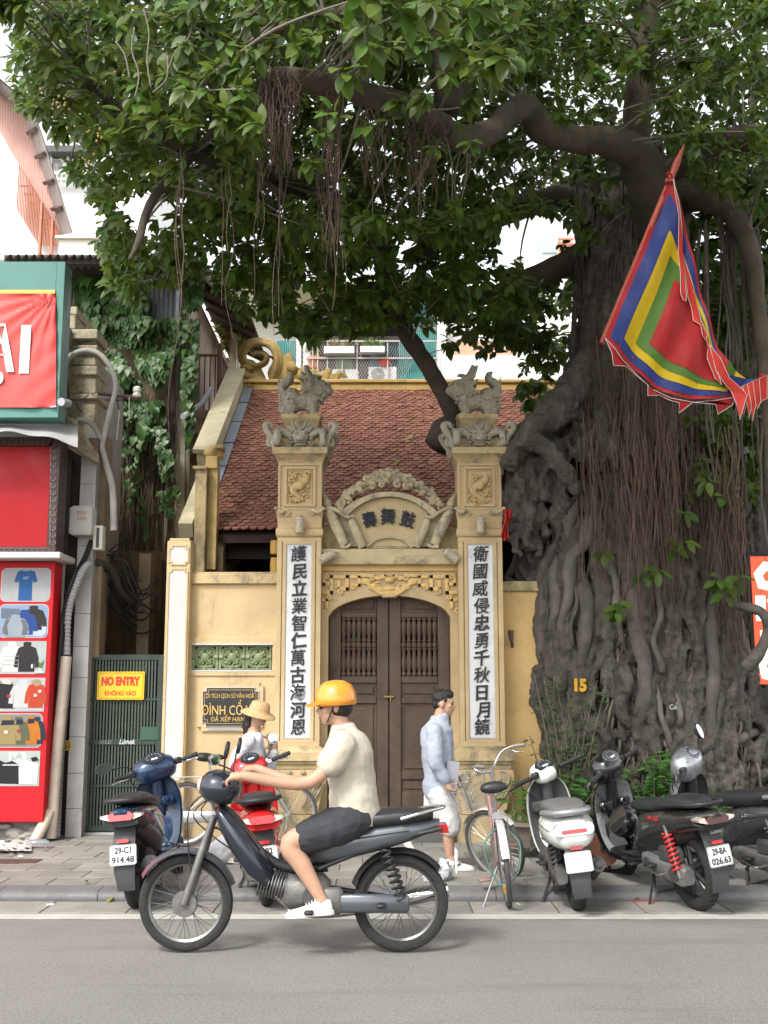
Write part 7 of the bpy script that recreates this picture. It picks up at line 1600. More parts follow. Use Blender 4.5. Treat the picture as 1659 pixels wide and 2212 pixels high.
    for s in (-1,1):
        b = MB(); b.tube([(hx+.02,s*(hw-.06),hz),(hx-.02,s*(hw+.03),hz+.005),(hx-.07,s*.36,hz+.015)],.012,8); pt('handlebar', b, g('bar',m_blkp), 40, True)
        b = MB(); b.tube([(hx-.035,s*(hw+.045),hz+.005),(hx-.075,s*.37,hz+.016)],[.018,.019],12); b.cyl((hx-.075,s*.37,hz+.016),(hx-.08,s*.382,hz+.017),.021,.016,10); pt('grip', b, m_grip, 40, True)
        b = MB(); b.tube(spline([(hx+.02,s*(hw+.0),hz-.012),(hx+.035,s*(hw+.05),hz-.018),(hx+.01,s*.33,hz-.02),(hx+.0,s*.39,hz-.025)],4),[.009]*12+[.012],6); pt('brake_lever', b, g('lever',m_chr), 60, True)
        b = MB(); b.box((hx-.015,s*(hw+.01),hz+.008),(.055,.065,.055),None,.012); b.box((hx-.042,s*(hw+.01),hz+.02),(.012,.03,.012),None,.003); pt('switchgear', b, g('switch',m_blkp), 40, True)
        if s in g('mirrors',()):
            mt = Vector(g('mpos',(hx-.05,.34,hz+.2))); mt.y *= s; b = MB(); b.tube(spline([(hx,s*(hw-.01),hz+.03),(hx-.01,s*(hw+.06),hz+.09),mt+Vector((.03,-s*.0,-.03))],4),.007,6); pt('mirror_stem', b, m_blkp, 40, True)
            e1 = Vector((0,1,0)); e2 = Vector((.25,0,1)).normalized(); w_,h_ = g('msize',(.068,.045)); q=[(w_*math.cos(a),h_*math.sin(a)*(1+.12*math.cos(a))) for a in np.linspace(0,2*math.pi,21)[:-1]]
            b = MB(); b.prism(q,mt,e1,e2,(.03,0,0)); b.prism([(x*.7,y*.7) for x,y in q],mt+Vector((.03,0,0)),e1,e2,(.015,0,0)); mo=pt('mirror', b, g('mir_m',m_blkp), 30, True); b = MB(); b.prism([(x*.9,y*.88) for x,y in q],mt-Vector((.002,0,0)),e1,e2,(.004,0,0)); pt('mirror_glass', b, g('mglass',m_mir), 30, True)
    for k,(a_,c_) in enumerate((((hx+.05,.1,hz-.02),(wb-.12,.05,.62)),((hx+.05,-.1,hz-.02),(wb-.12,-.05,.62)),((hx+.0,.22,hz),(wb-.2,.1,.75)))):
        b = MB(); md = (Vector(a_)+Vector(c_))/2+Vector((.06,.05 if k != 1 else -.05,.06)); b.tube(spline([a_,md,c_],6),.0045,5); pt('cable', b, m_blkp, 60, True)
    rf_ = refine(T,3)
    for sd in (-1,1):
        b = MB(); q = [Vector((s_[0],sd*(s_[2]*.985),s_[1]+s_[3]*.18)) for s_ in rf_ if -.3 < s_[0] < .5]; b.tube(q,.003,4,False); q = [Vector((s_[0],sd*(s_[2]*.93),s_[1]-s_[3]*.55)) for s_ in rf_ if -.3 < s_[0] < .5]; b.tube(q,.0035,4,False); pt('panel_seam', b, m_blkp, 60)
        b = MB(); b.box((.3,sd*.19,.33),(.09,.07,.022),None,.006); pt('footpeg', b, m_blkp)
    b = MB()
    for k in range(7): b.box((.66+k*.035,0,.347),(.012,.22,.006),None,.002)
    pt('floor_mat', b, m_blkp, kind='stuff'); b = MB(); b.tube(spline([(.12,.15,.3),(.24,.17,.26),(.34,.17,.3)],4),.01,6); b.box((.36,.175,.31),(.03,.04,.02),None,.004); pt('kick_lever', b, m_chr)
    b = MB(); b.lathe([(.03,-.006),(.058,-.004),(.058,.004),(.03,.006)],18,Matrix.Translation((.03,.162,.29))@Matrix.Rotation(R(90),4,'X')); b.lathe([(.0,-.006),(.045,-.004),(.045,.004),(.0,.006)],18,Matrix.Translation((.4,.158,.33))@Matrix.Rotation(R(90),4,'X')); pt('casing_cap', b, m_dk, kind='stuff')
    if g('badge'):
        t_, x_, z_, m_, w_ = g('badge'); sd = g('badge_side',-1); yb = [s for s in refine(T) if s[0] <= x_][0]
        put_text('badge', t_, .1, (x_, sd*(yb[2]+.006), z_), m_, root, .002, .001, M=(Matrix.Rotation(R(180),4,'Z') if sd > 0 else Matrix.Identity(4))@FRONT, fit=(w_,.03), shear=.25)
    return root
def paint(n, c, **k): return mat(n, c, k.pop('rough',.28), k.pop('metal',.0), coat=k.pop('coat',.7), var=.08, vs=5, stain=k.pop('stain',((.16,.15,.14),.12,7)), **k)
m_blue = paint('blue_scooter_paint',(.018,.042,.095),metal=.3); m_redp = paint('red_scooter_paint',(.52,.016,.018)); m_whp = paint('white_scooter_paint',(.66,.68,.63)); m_bkp = paint('black_gloss_paint',(.01,.01,.011),rough=.15); m_gmp = paint('gunmetal_paint',(.06,.057,.052),metal=.5); m_slp = paint('silver_paint',(.34,.36,.38),metal=.6); m_sgr = paint('grey_inner_paint',(.28,.28,.28),metal=.5)
def rear_at(u, v): return G(u, v, .006)
scooter('dark blue scooter parked at the left in front of the alley gate', rear_at(297,1960), 0, -5, 28, dict(body=m_blue, inner=m_blue, inner_sh=paint('blue_inner',(.014,.032,.07),metal=.2,rough=.4), plate=('29-C1','914.48'), mirrors=(1,), mpos=(.9,.44,1.13), msize=(.08,.048), mglass=mat('gate_reflection_glass',(.12,.125,.13),.1,.9), hw=.2, hh=.095, housing=m_blkp, badge=('VISION',.08,.72,mat('pink_badge',(.5,.25,.22),.4,.4),.12), rr=.285, lens=m_redl, dial_r=.066, px=-.37, pz=.45))  # mirror glass darkened to stand for the gate's reflection
scooter('red scooter parked before the plaque wall with round mirrors', rear_at(577,1956), -9, -6, 28, dict(body=m_redp, inner=m_redp, inner_sh=m_redp, plate=('98-B2','620.50'), mirrors=(1,-1), mpos=(.95,.3,1.18), msize=(.052,.052), mir_m=m_chr, hw=.17, hh=.1, switch=m_chr, cvt=m_eng, rr=.255, rf=.255, tw=.1, wb=1.22, pz=.43, lamp_z=.7, tail=[(.66,.46,.09,.13),(.52,.54,.15,.17),(.3,.6,.175,.16),(.05,.63,.17,.14),(-.18,.66,.145,.11),(-.33,.69,.1,.07),(-.4,.7,.05,.03)], bp=2.2))
scooter('small white retro scooter with a blank white number plate', rear_at(1250,1966), 1, -7, 30, dict(body=m_whp, inner=m_dk, inner_sh=m_dk, retro=True, shield=m_whp, fender=m_whp, plate=('AP',), head=m_whp, hw=.1, hh=.06, square=True, bar=m_blkp, rr=.245, rf=.25, tw=.115, wb=1.2, px=-.39, pz=.42, ptilt=-14, shock_y=.12, lower=False, lever=m_blkp, hz=.98,
    tail=[(.62,.5,.09,.1),(.48,.56,.16,.14),(.25,.62,.19,.15),(.02,.63,.2,.155),(-.2,.62,.185,.14),(-.36,.61,.135,.11),(-.41,.61,.08,.07)], bp=2.3, seat=[(.66,.72,.06,.02),(.56,.745,.12,.045),(.35,.765,.145,.05),(.1,.785,.155,.05),(-.1,.79,.15,.045),(-.25,.785,.12,.03),(-.3,.78,.07,.015)], seat_m=mat('grey_dusty_seat',(.11,.108,.105),.6,var=.2,bump=.1), rail_m=mat('silver_rail_paint',(.33,.33,.34),.35,.5), rail_z=.76, rail_r=.026, pocket=m_dk, lw=.95, nose=m_whp))
BLK = scooter('black scooter with a red rear spring and a helmet hung behind its grey leg shield', rear_at(1510,1966), -19, -7, 30, dict(body=m_gmp, inner=m_bkp, inner_sh=m_sgr, shield=m_bkp, nose=m_bkp, head=m_bkp, fender=m_bkp, plate=('29-BA','026.63'), hw=.17, hh=.105, hz=1.03, rr=.3, rf=.315, wb=1.32, spring=mat('red_spring',(.55,.03,.025),.4), cvt=mat('silver_crankcase',(.34,.34,.34),.35,.7,var=.15), disc=mat('copper_disc',(.36,.17,.11),.4,.5), lens=mat('smoked_red_lens',(.06,.012,.012),.1,coat=.6), bezel=m_chr, badge=('SH mode',.2,.7,mat('red_badge',(.55,.02,.02),.35),.15), badge_side=1, px=-.36, pz=.46, bp=2.4, housing=m_bkp, shock_y=.15))
put_text('script','Cubant',.1,(-.375,0,.64),mat('white_script',(.5,.5,.5),.4),BLK,.001,.0,M=Matrix.Rotation(R(-90),4,'Z')@FRONT,fit=(.1,.03),shear=.3)
scooter('grey scooter with a silver headset, cut off by the right edge', rear_at(1725,1945), -29, -7, 26, dict(body=paint('blue_grey_paint',(.075,.08,.085),metal=.5), inner=m_blkp, head=m_slp, shield=m_slp, fender=m_slp, nose=m_slp, hw=.2, hh=.12, dial_r=.06, bezel=m_slp, mirrors=(-1,), mpos=(.93,.2,1.27), msize=(.045,.075), rail_m=mat('silver_rail_paint',(.33,.33,.34),.35,.5), rail_z=.86, badge=('LEAD',.26,.68,m_chr,.12), badge_side=1, wb=1.28, hz=1.04, cvt=m_eng, spring=m_eng, shock_y=.15, seat=[(.74,.74,.07,.025),(.62,.765,.13,.06),(.4,.785,.155,.07),(.2,.81,.16,.07),(.0,.845,.16,.065),(-.2,.85,.13,.045),(-.27,.84,.08,.02)]))
# helmet hung on the black scooter
MB_ = Matrix.Translation(BLK.location)@BLK.rotation_euler.to_matrix().to_4x4(); b = MB(); b.lathe([(.115,-.05),(.125,-.03),(.13,.0),(.125,.05),(.105,.09),(.07,.118),(.03,.13),(0,.132)],24); b.box((.1,0,-.04),(.09,.16,.012),None,.005)
b.build('helmet', m_bkp, None, 60, label='glossy black helmet hung behind the leg shield of the black scooter', cat='helmet').matrix_world = MB_@Matrix.Translation((.82,.09,.6))@Matrix.Rotation(R(120),4,'X')

# ================================================================== bicycles
m_spk = mat('bicycle_steel',(.45,.45,.44),.35,.8,var=.15); m_btyre = mat('grey_bicycle_tyre',(.07,.068,.064),.8,var=.2,bump=.3,bs=80)
def bicycle(label, at, psi, lean, steer, frame_m, basket, guard_m, rack=True):
    root = thing('bicycle', label, 'bicycle', at, (R(lean),0,R(90-psi)), 'bicycles by the gate'); wb, r = 1.06, .325
    S = Matrix.Translation((wb-.12,0,.75))@Matrix.Rotation(R(-18),4,'Y')@Matrix.Rotation(R(steer),4,'Z')@Matrix.Rotation(R(18),4,'Y')@Matrix.Translation((-(wb-.12),0,-.75))
    def pt(n, b, m, sm=60, st=False, **k):
        if st: b.v = [tuple(S@Vector(v)) for v in b.v]
        return b.build(n, m, root, sm, **k)
    wheel('rear_wheel', root, (0,0,r), r, .042, m_spk, wire=32, tyre_m=m_btyre, hub=.03); wheel('front_wheel', root, (wb,0,r), r, .042, m_spk, wire=32, tyre_m=m_btyre, S=S, hub=.025)
    b = MB(); bb_, hd, ht, st = Vector((.43,0,.28)), Vector((wb-.17,0,.62)), Vector((wb-.22,0,.82)), Vector((.26,0,.72))
    b.tube(spline([hd,Vector((.6,0,.4)),bb_],4),.018,8); b.tube(spline([ht-Vector((0,0,.05)),Vector((.62,0,.55)),Vector((.38,0,.44))],4),.013,8); b.tube([bb_,st],.016,8); b.tube([hd,ht],.02,8)
    for s in (-1,1): b.tube([bb_+Vector((0,s*.02,0)),(0,s*.06,r)],.009,6); b.tube([(.31,s*.015,.58),(0,s*.06,r)],.009,6)
    pt('frame', b, frame_m)
    b = MB(); b.tube([st,st+Vector((-.03,0,.14))],.012,8)
    pt('seat_post', b, m_spk)
    for s in (-1,1): b = MB(); b.tube([S@Vector((wb-.17,s*.03,.6)),S@Vector((wb-.1,s*.05,.5)),S@Vector((wb,s*.05,r))],.012,6); pt('fork_leg', b, m_spk)
    b = MB(); b.loft([superell((x,0,z),(0,1,0),(0,0,1),w,h,2.3,14) for x,z,w,h in ((.1,.9,.06,.02),(.13,.905,.11,.045),(.2,.9,.105,.05),(.28,.9,.05,.035),(.37,.9,.03,.025),(.4,.895,.015,.012))]); pt('saddle', b, m_seat)
    b = MB(); b.tube(spline([(wb-.24,0,.86),(wb-.26,0,1.0)],3),.014,8)
    for s in (-1,1): b.tube(spline([(wb-.26,0,.98),(wb-.22,s*.1,1.0),(wb-.26,s*.2,1.08),(wb-.36,s*.26,1.1),(wb-.46,s*.28,1.09)],4),.011,8)
    pt('handlebar', b, m_spk, st=True)
    for s in (-1,1):
        b = MB(); b.tube([(wb-.37,s*.263,1.1),(wb-.48,s*.282,1.088)],.016,10); pt('grip', b, mat('worn_grip',(.2,.18,.16),.7,var=.3), st=True)
        b = MB(); b.tube(spline([(wb-.33,s*.26,1.08),(wb-.38,s*.25,1.05),(wb-.46,s*.25,1.04)],3),.006,6); pt('brake_lever', b, m_chr, st=True)
    for nm, cx_, a0, a1, st_ in (('rear_guard',0,0,165,False),('front_guard',wb,40,150,True)):
        b = MB(); rings=[]
        for k in range(19): a=R(a0+(a1-a0)*k/18); q=r+.02; rings.append([Vector((cx_+(q-abs(y)*.25)*math.cos(a),y,r+(q-abs(y)*.25)*math.sin(a))) for y in (-.03,-.018,0,.018,.03)])
        b.loft(rings,closed=False); pt(nm, b, guard_m, st=st_)
    b = MB()
    for s in (-1,1):
        b.tube([(.2,s*.06,.7),(-.2,s*.06,.7)],.006,6); b.tube([(-.14,s*.06,.7),(0,s*.06,r)],.005,6)
    for k in range(6): b.tube([(.2-k*.08,-.06,.7),(.2-k*.08,.06,.7)],.005,6)
    pt('rear_rack', b, m_spk)
    b = MB(); b.lathe([(.0,-.004),(.08,-.004),(.085,0),(.08,.004),(0,.004)],20,Matrix.Translation((.43,-.06,.28))@Matrix.Rotation(R(90),4,'X')); b.bb((-.06,-.075,.24),(.5,-.06,.36),.03); pt('chain_guard', b, m_spk)
    for s,a in ((-1,40),(1,220)):
        e = Vector((.43+.165*math.cos(R(a)),s*.09,.28+.165*math.sin(R(a)))); b = MB(); b.tube([(.43,s*.075,.28),e],.008,6); pt('crank', b, m_spk); b = MB(); b.box(e+Vector((0,s*.05,0)),(.08,.09,.022),None,.005); pt('pedal', b, mat('pink_rust',(.35,.2,.18),.7,var=.3))
    b = MB(); b.tube([(.05,.05,r-.02),(.02,.2,.012)],.008,6); pt('kickstand', b, m_spk)
    if basket:
        b = MB(); bx = wb-.02
        def rg(z, w, d): return [S@Vector((bx+.12+x,y,z)) for x,y in rrect(d,w,.04,3)+[rrect(d,w,.04,3)[0]]]
        R_=[rg(.68,.22,.17),rg(.78,.27,.22),rg(.88,.31,.26),rg(.96,.34,.29)]
        for q in R_: b.tube(q,.0035,4)
        for k in range(0,len(R_[0])-1): b.tube([q[k] for q in R_],.0026,4)
        for k in range(8): t=k/7; b.tube([R_[0][0].lerp(R_[0][8],t*.9),R_[0][15].lerp(R_[0][9],t*.9)],.0026,4)
        for sd in ((0,15),(5,6),(7,8),(10,11)):
            for t in (.2,.4,.6,.8): b.tube([q[sd[0]].lerp(q[sd[1]],t) for q in R_],.0026,4)
        pt('basket', b, mat('basket_wire',(.5,.49,.46),.35,.7), kind='stuff')
    return root
pk_b = bicycle('pink and white bicycle with a wire basket right of the walking man', rear_at(1099,1960), 1, -6, 46, mat('faded_pink_frame',(.33,.2,.2),.45,var=.25,vs=9), True, mat('chipped_white_guard',(.55,.54,.53),.45,.2,var=.12,stain=((.3,.2,.15),.15,12)))
b = MB(); b.tube(spline([(-.02,.0,.62),(-.1,.14,.5),(-.14,.1,.28),(-.2,.02,.2),(-.16,-.1,.3),(-.1,-.13,.5),(-.02,0,.62)],5),.008,6); b.build('lock_cable', mat('green_cable',(.08,.17,.13),.5), pk_b, 60); b = MB(); b.box((-.22,.02,.17),(.03,.05,.06),None,.006); b.build('padlock', mat('brass_lock',(.5,.3,.08),.35,.7), pk_b)
bk2 = bicycle('silver bicycle standing behind the blue scooter against the wall', P(398,1800,12.05)*1.0+Vector((0,0,0)), 84, -3, 10, mat('silver_frame',(.42,.42,.42),.4,.5), False, m_spk)
bk2.location = (P(398,1800,11.95).x, 11.95, SWZ)
# ================================================================== the festival flag
YF_ = 10.2
def wav(p, k=0.0):
    return p + Vector((0, .05*math.sin(p.x*9+p.z*3.5+k)+.025*math.sin(p.x*17-p.z*8)+.1*(p.x-2.6), 0))
FAB = {}
def fab(n, c): return mat(n, c, .65, var=.07, vs=14, bump=.12, bs=160, transl=.22)
m_fr, m_fb, m_fy, m_fg, m_fo = fab('flag_red',(.36,.012,.014)), fab('flag_blue',(.022,.04,.19)), fab('flag_yellow',(.56,.4,.006)), fab('flag_green',(.075,.17,.022)), fab('flag_satin',(.55,.04,.025))
flag = thing('festival_flag','five coloured festival flag with toothed red hem hanging from a red pole before the trunk','flag',P(1450,390,YF_))
def cpt(poly, t):
    sp = poly; d = [math.dist(sp[i],sp[i+1]) for i in range(len(sp)-1)]; s = t*sum(d)
    for i,q in enumerate(d):
        if s <= q+1e-9 or i == len(d)-1: k=s/q; return (lerp(sp[i][0],sp[i+1][0],k),lerp(sp[i][1],sp[i+1][1],k))
        s -= q
def tri(name, m, Ls, Rs, sag, off, nj=26, ni=22, sagx=0):
    rows=[]
    for j in range(nj+1):
        t=max(.004,j/nj); a=cpt(Ls,t); c=cpt(Rs,t); rows.append([wav(P(lerp(a[0],c[0],i/ni)+sagx*t*4*(i/ni)*(1-i/ni), lerp(a[1],c[1],i/ni)+sag*t*4*(i/ni)*(1-i/ni), YF_))-Vector((0,off,0)) for i in range(ni+1)])
    b=MB(); b.loft(rows,closed=False); b.loft([[p+Vector((0,.002,0)) for p in r] for r in rows],closed=False); return part(name,b,m,flag,180)
tri('red_field', m_fr, [(1447,386),(1303,737)], [(1452,392),(1486,500),(1524,640),(1560,745),(1602,846)], 58, 0)
tri('blue_band', m_fb, [(1447,414),(1314,735)], [(1451,420),(1484,510),(1520,642),(1555,746),(1590,843)], 52, .005)
tri('yellow_band', m_fy, [(1447,497),(1345,736)], [(1449,494),(1482,560),(1518,650),(1550,750),(1582,838)], 40, .010)
tri('green_band', m_fg, [(1452,546),(1375,740)], [(1453,548),(1480,580),(1512,650),(1540,740),(1574,832)], 29, .015)
tri('red_centre', m_fr, [(1458,602),(1403,743)], [(1460,602),(1500,640),(1520,690),(1545,760),(1567,826)], 18, .020)
def patch(name, m, poly, off, hem=False):
    q=[wav(P(u,v,YF_))-Vector((0,off,0)) for u,v in poly]; b=MB(); n=len(q); b.add(q+[p+Vector((0,.003,0)) for p in q],[tuple(range(n)),tuple(range(2*n-1,n-1,-1))]+[(i,n+i,n+(i+1)%n,(i+1)%n) for i in range(n)])
    o=part(name,b,m,flag,0)
    if hem:
        h=MB(); h.tube([p-Vector((0,.001,0)) for p in q+[q[0]]],.003,5); part('white_piping',h,mat('white_piping',(.55,.5,.46),.7),flag)
patch('toothed_hem', m_fr, [(1303,736),(1322,760),(1340,782),(1372,812),(1410,838),(1450,858),(1500,868),(1550,864),(1598,850),(1590,868),(1552,894),(1545,874),(1515,872),(1498,868),(1470,889),(1470,868),(1446,862),(1428,850),(1399,855),(1399,832),(1372,815),(1350,795),(1320,797),(1316,770)], .006, True)
patch('blue_strip', m_fb, [(1466,450),(1480,480),(1512,612),(1502,640),(1484,560)], -.04); patch('yellow_strip', m_fy, [(1512,612),(1541,688),(1530,715),(1502,640)], -.04); patch('green_strip', m_fg, [(1541,688),(1562,742),(1552,760),(1530,715)], -.04)
patch('red_strip', m_fr, [(1562,742),(1584,772),(1572,800),(1552,760)], -.04); patch('green_strip', m_fg, [(1584,772),(1600,792),(1592,815),(1572,800)], -.03); patch('yellow_strip', m_fy, [(1600,792),(1622,812),(1608,828),(1592,815)], -.03); patch('blue_strip', m_fb, [(1622,812),(1640,814),(1634,830),(1604,835),(1572,800)], -.02)
patch('satin_tongue', m_fo, [(1452,392),(1463,440),(1472,490),(1477,540),(1479,590),(1484,640),(1482,650),(1474,650),(1468,638),(1471,590),(1468,540),(1464,470),(1456,420)], .045, True)
patch('satin_tongue', m_fo, [(1478,545),(1488,585),(1503,620),(1500,632),(1512,660),(1516,690),(1532,720),(1528,728),(1542,760),(1552,800),(1560,830),(1545,818),(1530,770),(1534,740),(1518,724),(1515,700),(1500,690),(1497,660),(1488,640)], .04, True)
patch('satin_tongue', m_fo, [(1536,740),(1560,770),(1580,812),(1604,830),(1618,850),(1600,905),(1597,872),(1586,840),(1566,826),(1548,800)], .05, True)
for k,(u,v) in enumerate(((1612,892),(1624,898),(1632,905),(1641,880),(1652,862))): patch('satin_tassel', m_fo, [(u-14,832-3*k),(u+2,828-4*k),(u+7,860),(u,v),(u-6,868)], .03+.01*k, True)
b = MB(); b.tube([P(1300,742,YF_+.1),P(1447,391,YF_+.07),P(1462,352,YF_+.04),P(1478,312,YF_)],[.028,.03,.036,.006],10); b.lathe([(.045,-.02),(.05,0),(.045,.02)],12,Matrix.Translation(P(1447,391,YF_+.02))); part('pole', b, mat('red_flag_pole',(.36,.07,.045),.6,var=.2,vs=9), flag)
b = MB(); b.tube(spline([P(1448,388,YF_),P(1440,378,YF_-.05),P(1446,372,YF_-.06),P(1452,382,YF_-.03)],4),.008,6); b.tube([P(1652,815,YF_),P(1640,812,YF_)],.03,8); part('tie', b, m_fr, flag)
b = MB(); b.tube([P(1440,400,YF_+.05),P(1436,430,11.3),P(1430,470,12.2)],.01,6); part('tie_rope', b, mat('grey_rope',(.2,.18,.15),.8), flag)
b = MB(); rows=[]
for j in range(13):
    t=j/12; rows.append([P(lerp(1086+4*math.sin(t*5),1104-6*t+3*math.sin(t*7),i/8), lerp(1100,1160,t)+10*math.sin(math.pi*i/8)*t*(1 if i%2 else .6), 12.22+.07*math.sin(i*1.9+t*4)) for i in range(9)])
b.loft(rows,closed=False); b.build('red_cloth', m_fo, None, 180, label='crumpled red cloth caught between right gate pillar and the roots', cat='cloth')

# ================================================================== people
m_skin = mat('skin',(.44,.255,.17),.55,var=.08,vs=12,bump=.04,bs=120); m_hair = mat('black_hair',(.012,.01,.009),.5,bump=.4,bs=150); m_eye = mat('eye_dark',(.015,.012,.01),.2)
def seg(b, pts, rads, n=14): b.tube(spline(pts,5), ramp_list(rads, 5*(len(pts)-1)+1), n); [b.ball(p, r*.98, 10, 8) for p, r in ((pts[0],rads[0]),(pts[-1],rads[-1]))]
def ortho(f, up=Vector((0,0,1))): f=Vector(f).normalized(); l=up.cross(f).normalized(); return f, l, f.cross(l)
def hand(b, w, d, palm, curl=.5):
    """w wrist, d towards the fingers, palm normal; five fingers that curl to the palm side"""
    d=Vector(d).normalized(); n_=(Vector(palm)-d*Vector(palm).dot(d)).normalized(); s=d.cross(n_); w=Vector(w)
    b.tube([w-d*.02,w+d*.04,w+d*.085],[.026,.034,.032],10)
    for k in range(-1,2): b.tube([w+d*.02+s*.018*k,w+d*.085+s*.021*k],[.02,.019],8)
    for k,(o_,L_) in enumerate(((-.03,.068),(-.011,.078),(.01,.073),(.029,.056))):
        p=w+d*.085+s*o_; q=[p]; a=0
        for j in range(3): a+=curl*(.7+.25*j); q.append(q[-1]+(d*math.cos(a)+n_*math.sin(a))*L_*(.42,.32,.26)[j])
        b.tube([p-d*.02]+q,[.0105,.0105,.0095,.009,.0075],8); b.ball(q[-1],.0075,8,6)
    p=w+d*.02-s*.03; q=[p,p-s*.022+d*.03+n_*.012,p-s*.02+d*.056+n_*.028,p-s*.01+d*.075+n_*.04]; b.tube(q,[.017,.014,.012,.009],8); b.ball(q[-1],.009,8,6)
def head(b, c, f, s=1.0):
    f,l,u=ortho(f); c=Vector(c); M_=Matrix(((f.x,l.x,u.x,c.x),(f.y,l.y,u.y,c.y),(f.z,l.z,u.z,c.z),(0,0,0,1)))@Matrix.Scale(s,4); B=lambda p,r: b.ball(p,r,14,10,M_)
    B((-.012,0,.03),(.098,.077,.092)); B((.035,0,-.035),(.062,.06,.075)); B((.058,0,-.088),(.03,.034,.024)); B((.08,0,.022),(.022,.055,.016)); b.tube([M_@Vector((.088,0,.012)),M_@Vector((.108,0,-.022)),M_@Vector((.104,0,-.034))],[.009*s,.0145*s,.012*s],8)
    B((.085,0,-.058),(.016,.027,.008)); B((.083,0,-.068),(.015,.023,.008))
    for q in (-1,1): B((-.008,q*.08,-.008),(.02,.012,.034)); B((.055,q*.042,-.02),(.03,.022,.024)); B((.1,q*.012,-.033),(.012,.01,.009))
    return M_
def face(root, M_):
    for q in (-1,1): b=MB(); b.ball((.085,q*.032,.0),(.011,.015,.0075),10,8,M_); part('eye',b,m_eye,root); b=MB(); b.tube([M_@Vector((.087,q*.018,.022)),M_@Vector((.091,q*.034,.026)),M_@Vector((.08,q*.052,.02))],[.003,.005,.002],6); part('eyebrow',b,m_hair,root)
    b=MB(); b.ball((.097,0,-.0625),(.006,.021,.005),10,6,M_); part('mouth',b,mat('lips',(.3,.11,.09),.5),root)
def skin(root, b, vox=.0085): me=remesh(b,vox,m_skin,'body',3,.5); o=link('body',me,root); o.location=-Vector(root.location); return o
def cloth(root, name, b, m, amp=.012, fr=7, vox=.012):
    me=remesh(b,vox,m,name,2,.5); displace(me,amp,fr,len(name),3); displace(me,amp*.14,fr*3,3,2); o=link(name,me,root); o.location=-Vector(root.location); return o
def torso(b, hip, chest, neck, side, hw, hd, k=1.0):
    """elliptical sections from pelvis to neck; side = unit vector to the person's left"""
    sp=spline([hip-(chest-hip)*.22,hip,hip.lerp(chest,.5),chest,chest.lerp(neck,.6),neck],4); n=len(sp); W_=ramp_list([hw*.9,hw*.98,hw*.9,hw*1.02,hw*.95,.07],n); D_=ramp_list([hd*.9,hd*1.05,hd*.95,hd*1.05,hd*.85,.065],n); rings=[]
    for i,p in enumerate(sp):
        t=(sp[min(i+1,n-1)]-sp[max(i-1,0)]).normalized(); fw=side.cross(t).normalized(); rings.append([p+side*(W_[i]*k*math.cos(a))+fw*(D_[i]*k*math.sin(a)) for a in np.linspace(0,2*math.pi,21)[:-1]])
    b.loft(rings)
def shoe(root, heel, toe, m, label=None, sole=True):
    heel,toe=Vector(heel),Vector(toe); f=(toe-heel); L_=f.length; f.normalize(); l=Vector((0,0,1)).cross(f).normalized(); u=f.cross(l); b=MB(); rings=[]
    for t,w,h in ((-.04,.022,.05),(0,.036,.085),(.15,.039,.1),(.32,.038,.088),(.5,.043,.066),(.75,.05,.05),(.92,.042,.042),(1.03,.02,.03)): rings.append([heel+f*(t*L_)+l*x+u*(y+h*.5) for x,y in [(w*math.copysign(abs(math.cos(a))**.75,math.cos(a)),h*.5*math.copysign(abs(math.sin(a))**.7,math.sin(a))) for a in np.linspace(0,2*math.pi,17)[:-1]]])
    b.loft(rings); o=part('shoe',b,m,root,60)
    b=MB(); rings=[[heel+f*(t*L_)+l*x+u*y for x,y in ((-w,0),(w,0),(w*1.02,.022),(-w*1.02,.022))] for t,w in ((-.07,.024),(0,.042),(.3,.043),(.7,.054),(.95,.046),(1.06,.024))]; b.loft(rings); part('sole',b,mat('white_sole',(.66,.64,.6),.6),root,40)
    b=MB()
    for k in range(4): q=heel+f*(L_*(.36+.07*k))+u*(.088-.008*k); b.tube([q-l*.03,q+u*.008,q+l*.03],.004,5)
    part('laces',b,mat('white_sole',(.66,.64,.6),.6),root); return f,l,u
m_shoe = mat('white_leather',(.7,.68,.64),.5,var=.05)
# ---- walking man
YM = 10.5
man = thing('person','man in a pale grey jacket and white shorts walking past the wooden door','person',P(950,1868,YM)); man.location.z = SWZ
J = lambda u,v,dy=0: P(u,v,YM+dy)
hipC,chest,neck,hd = J(950,1692),J(944,1596),J(950,1549),J(958,1520)
lf = Vector((0,1,0)); fw = Vector((1,0,0))
b=MB(); torso(b,hipC,chest,neck,lf,.155,.1,.92); seg(b,[neck-Vector((0,0,.05)),neck,hd-Vector((.02,0,.05))],[.06,.055,.052]); HM=head(b,hd,(1,-.12,-.03),.98)
nearS,nearE,nearW = J(938,1580,-.19),J(940,1640,-.25),J(962,1688,-.22); farS,farE,farW=J(946,1582,.19),J(952,1642,.24),J(975,1680,.2)
seg(b,[nearS,nearE,nearW],[.05,.042,.03]); hand(b,nearW,(.5,0,-.9),(1,.4,0),.75); seg(b,[farS,farE,farW],[.05,.042,.03]); hand(b,farW,(.8,0,-.6),(0,-1,0),.5)
nK,nA = J(968,1792,-.08),J(972,1850,-.08); fK,fA = J(936,1782,.09),J(880,1808,.1)
seg(b,[J(952,1705,-.08),nK,nK.lerp(nA,.35),nA],[.08,.055,.054,.034]); seg(b,[J(946,1705,.08),fK,fK.lerp(fA,.35),fA],[.08,.055,.054,.034]); b.tube([nA,nA-Vector((-.03,0,.05))],[.035,.04],10); b.tube([fA,fA+Vector((-.05,0,-.04))],[.035,.04],10)
skin(man,b); face(man,HM)
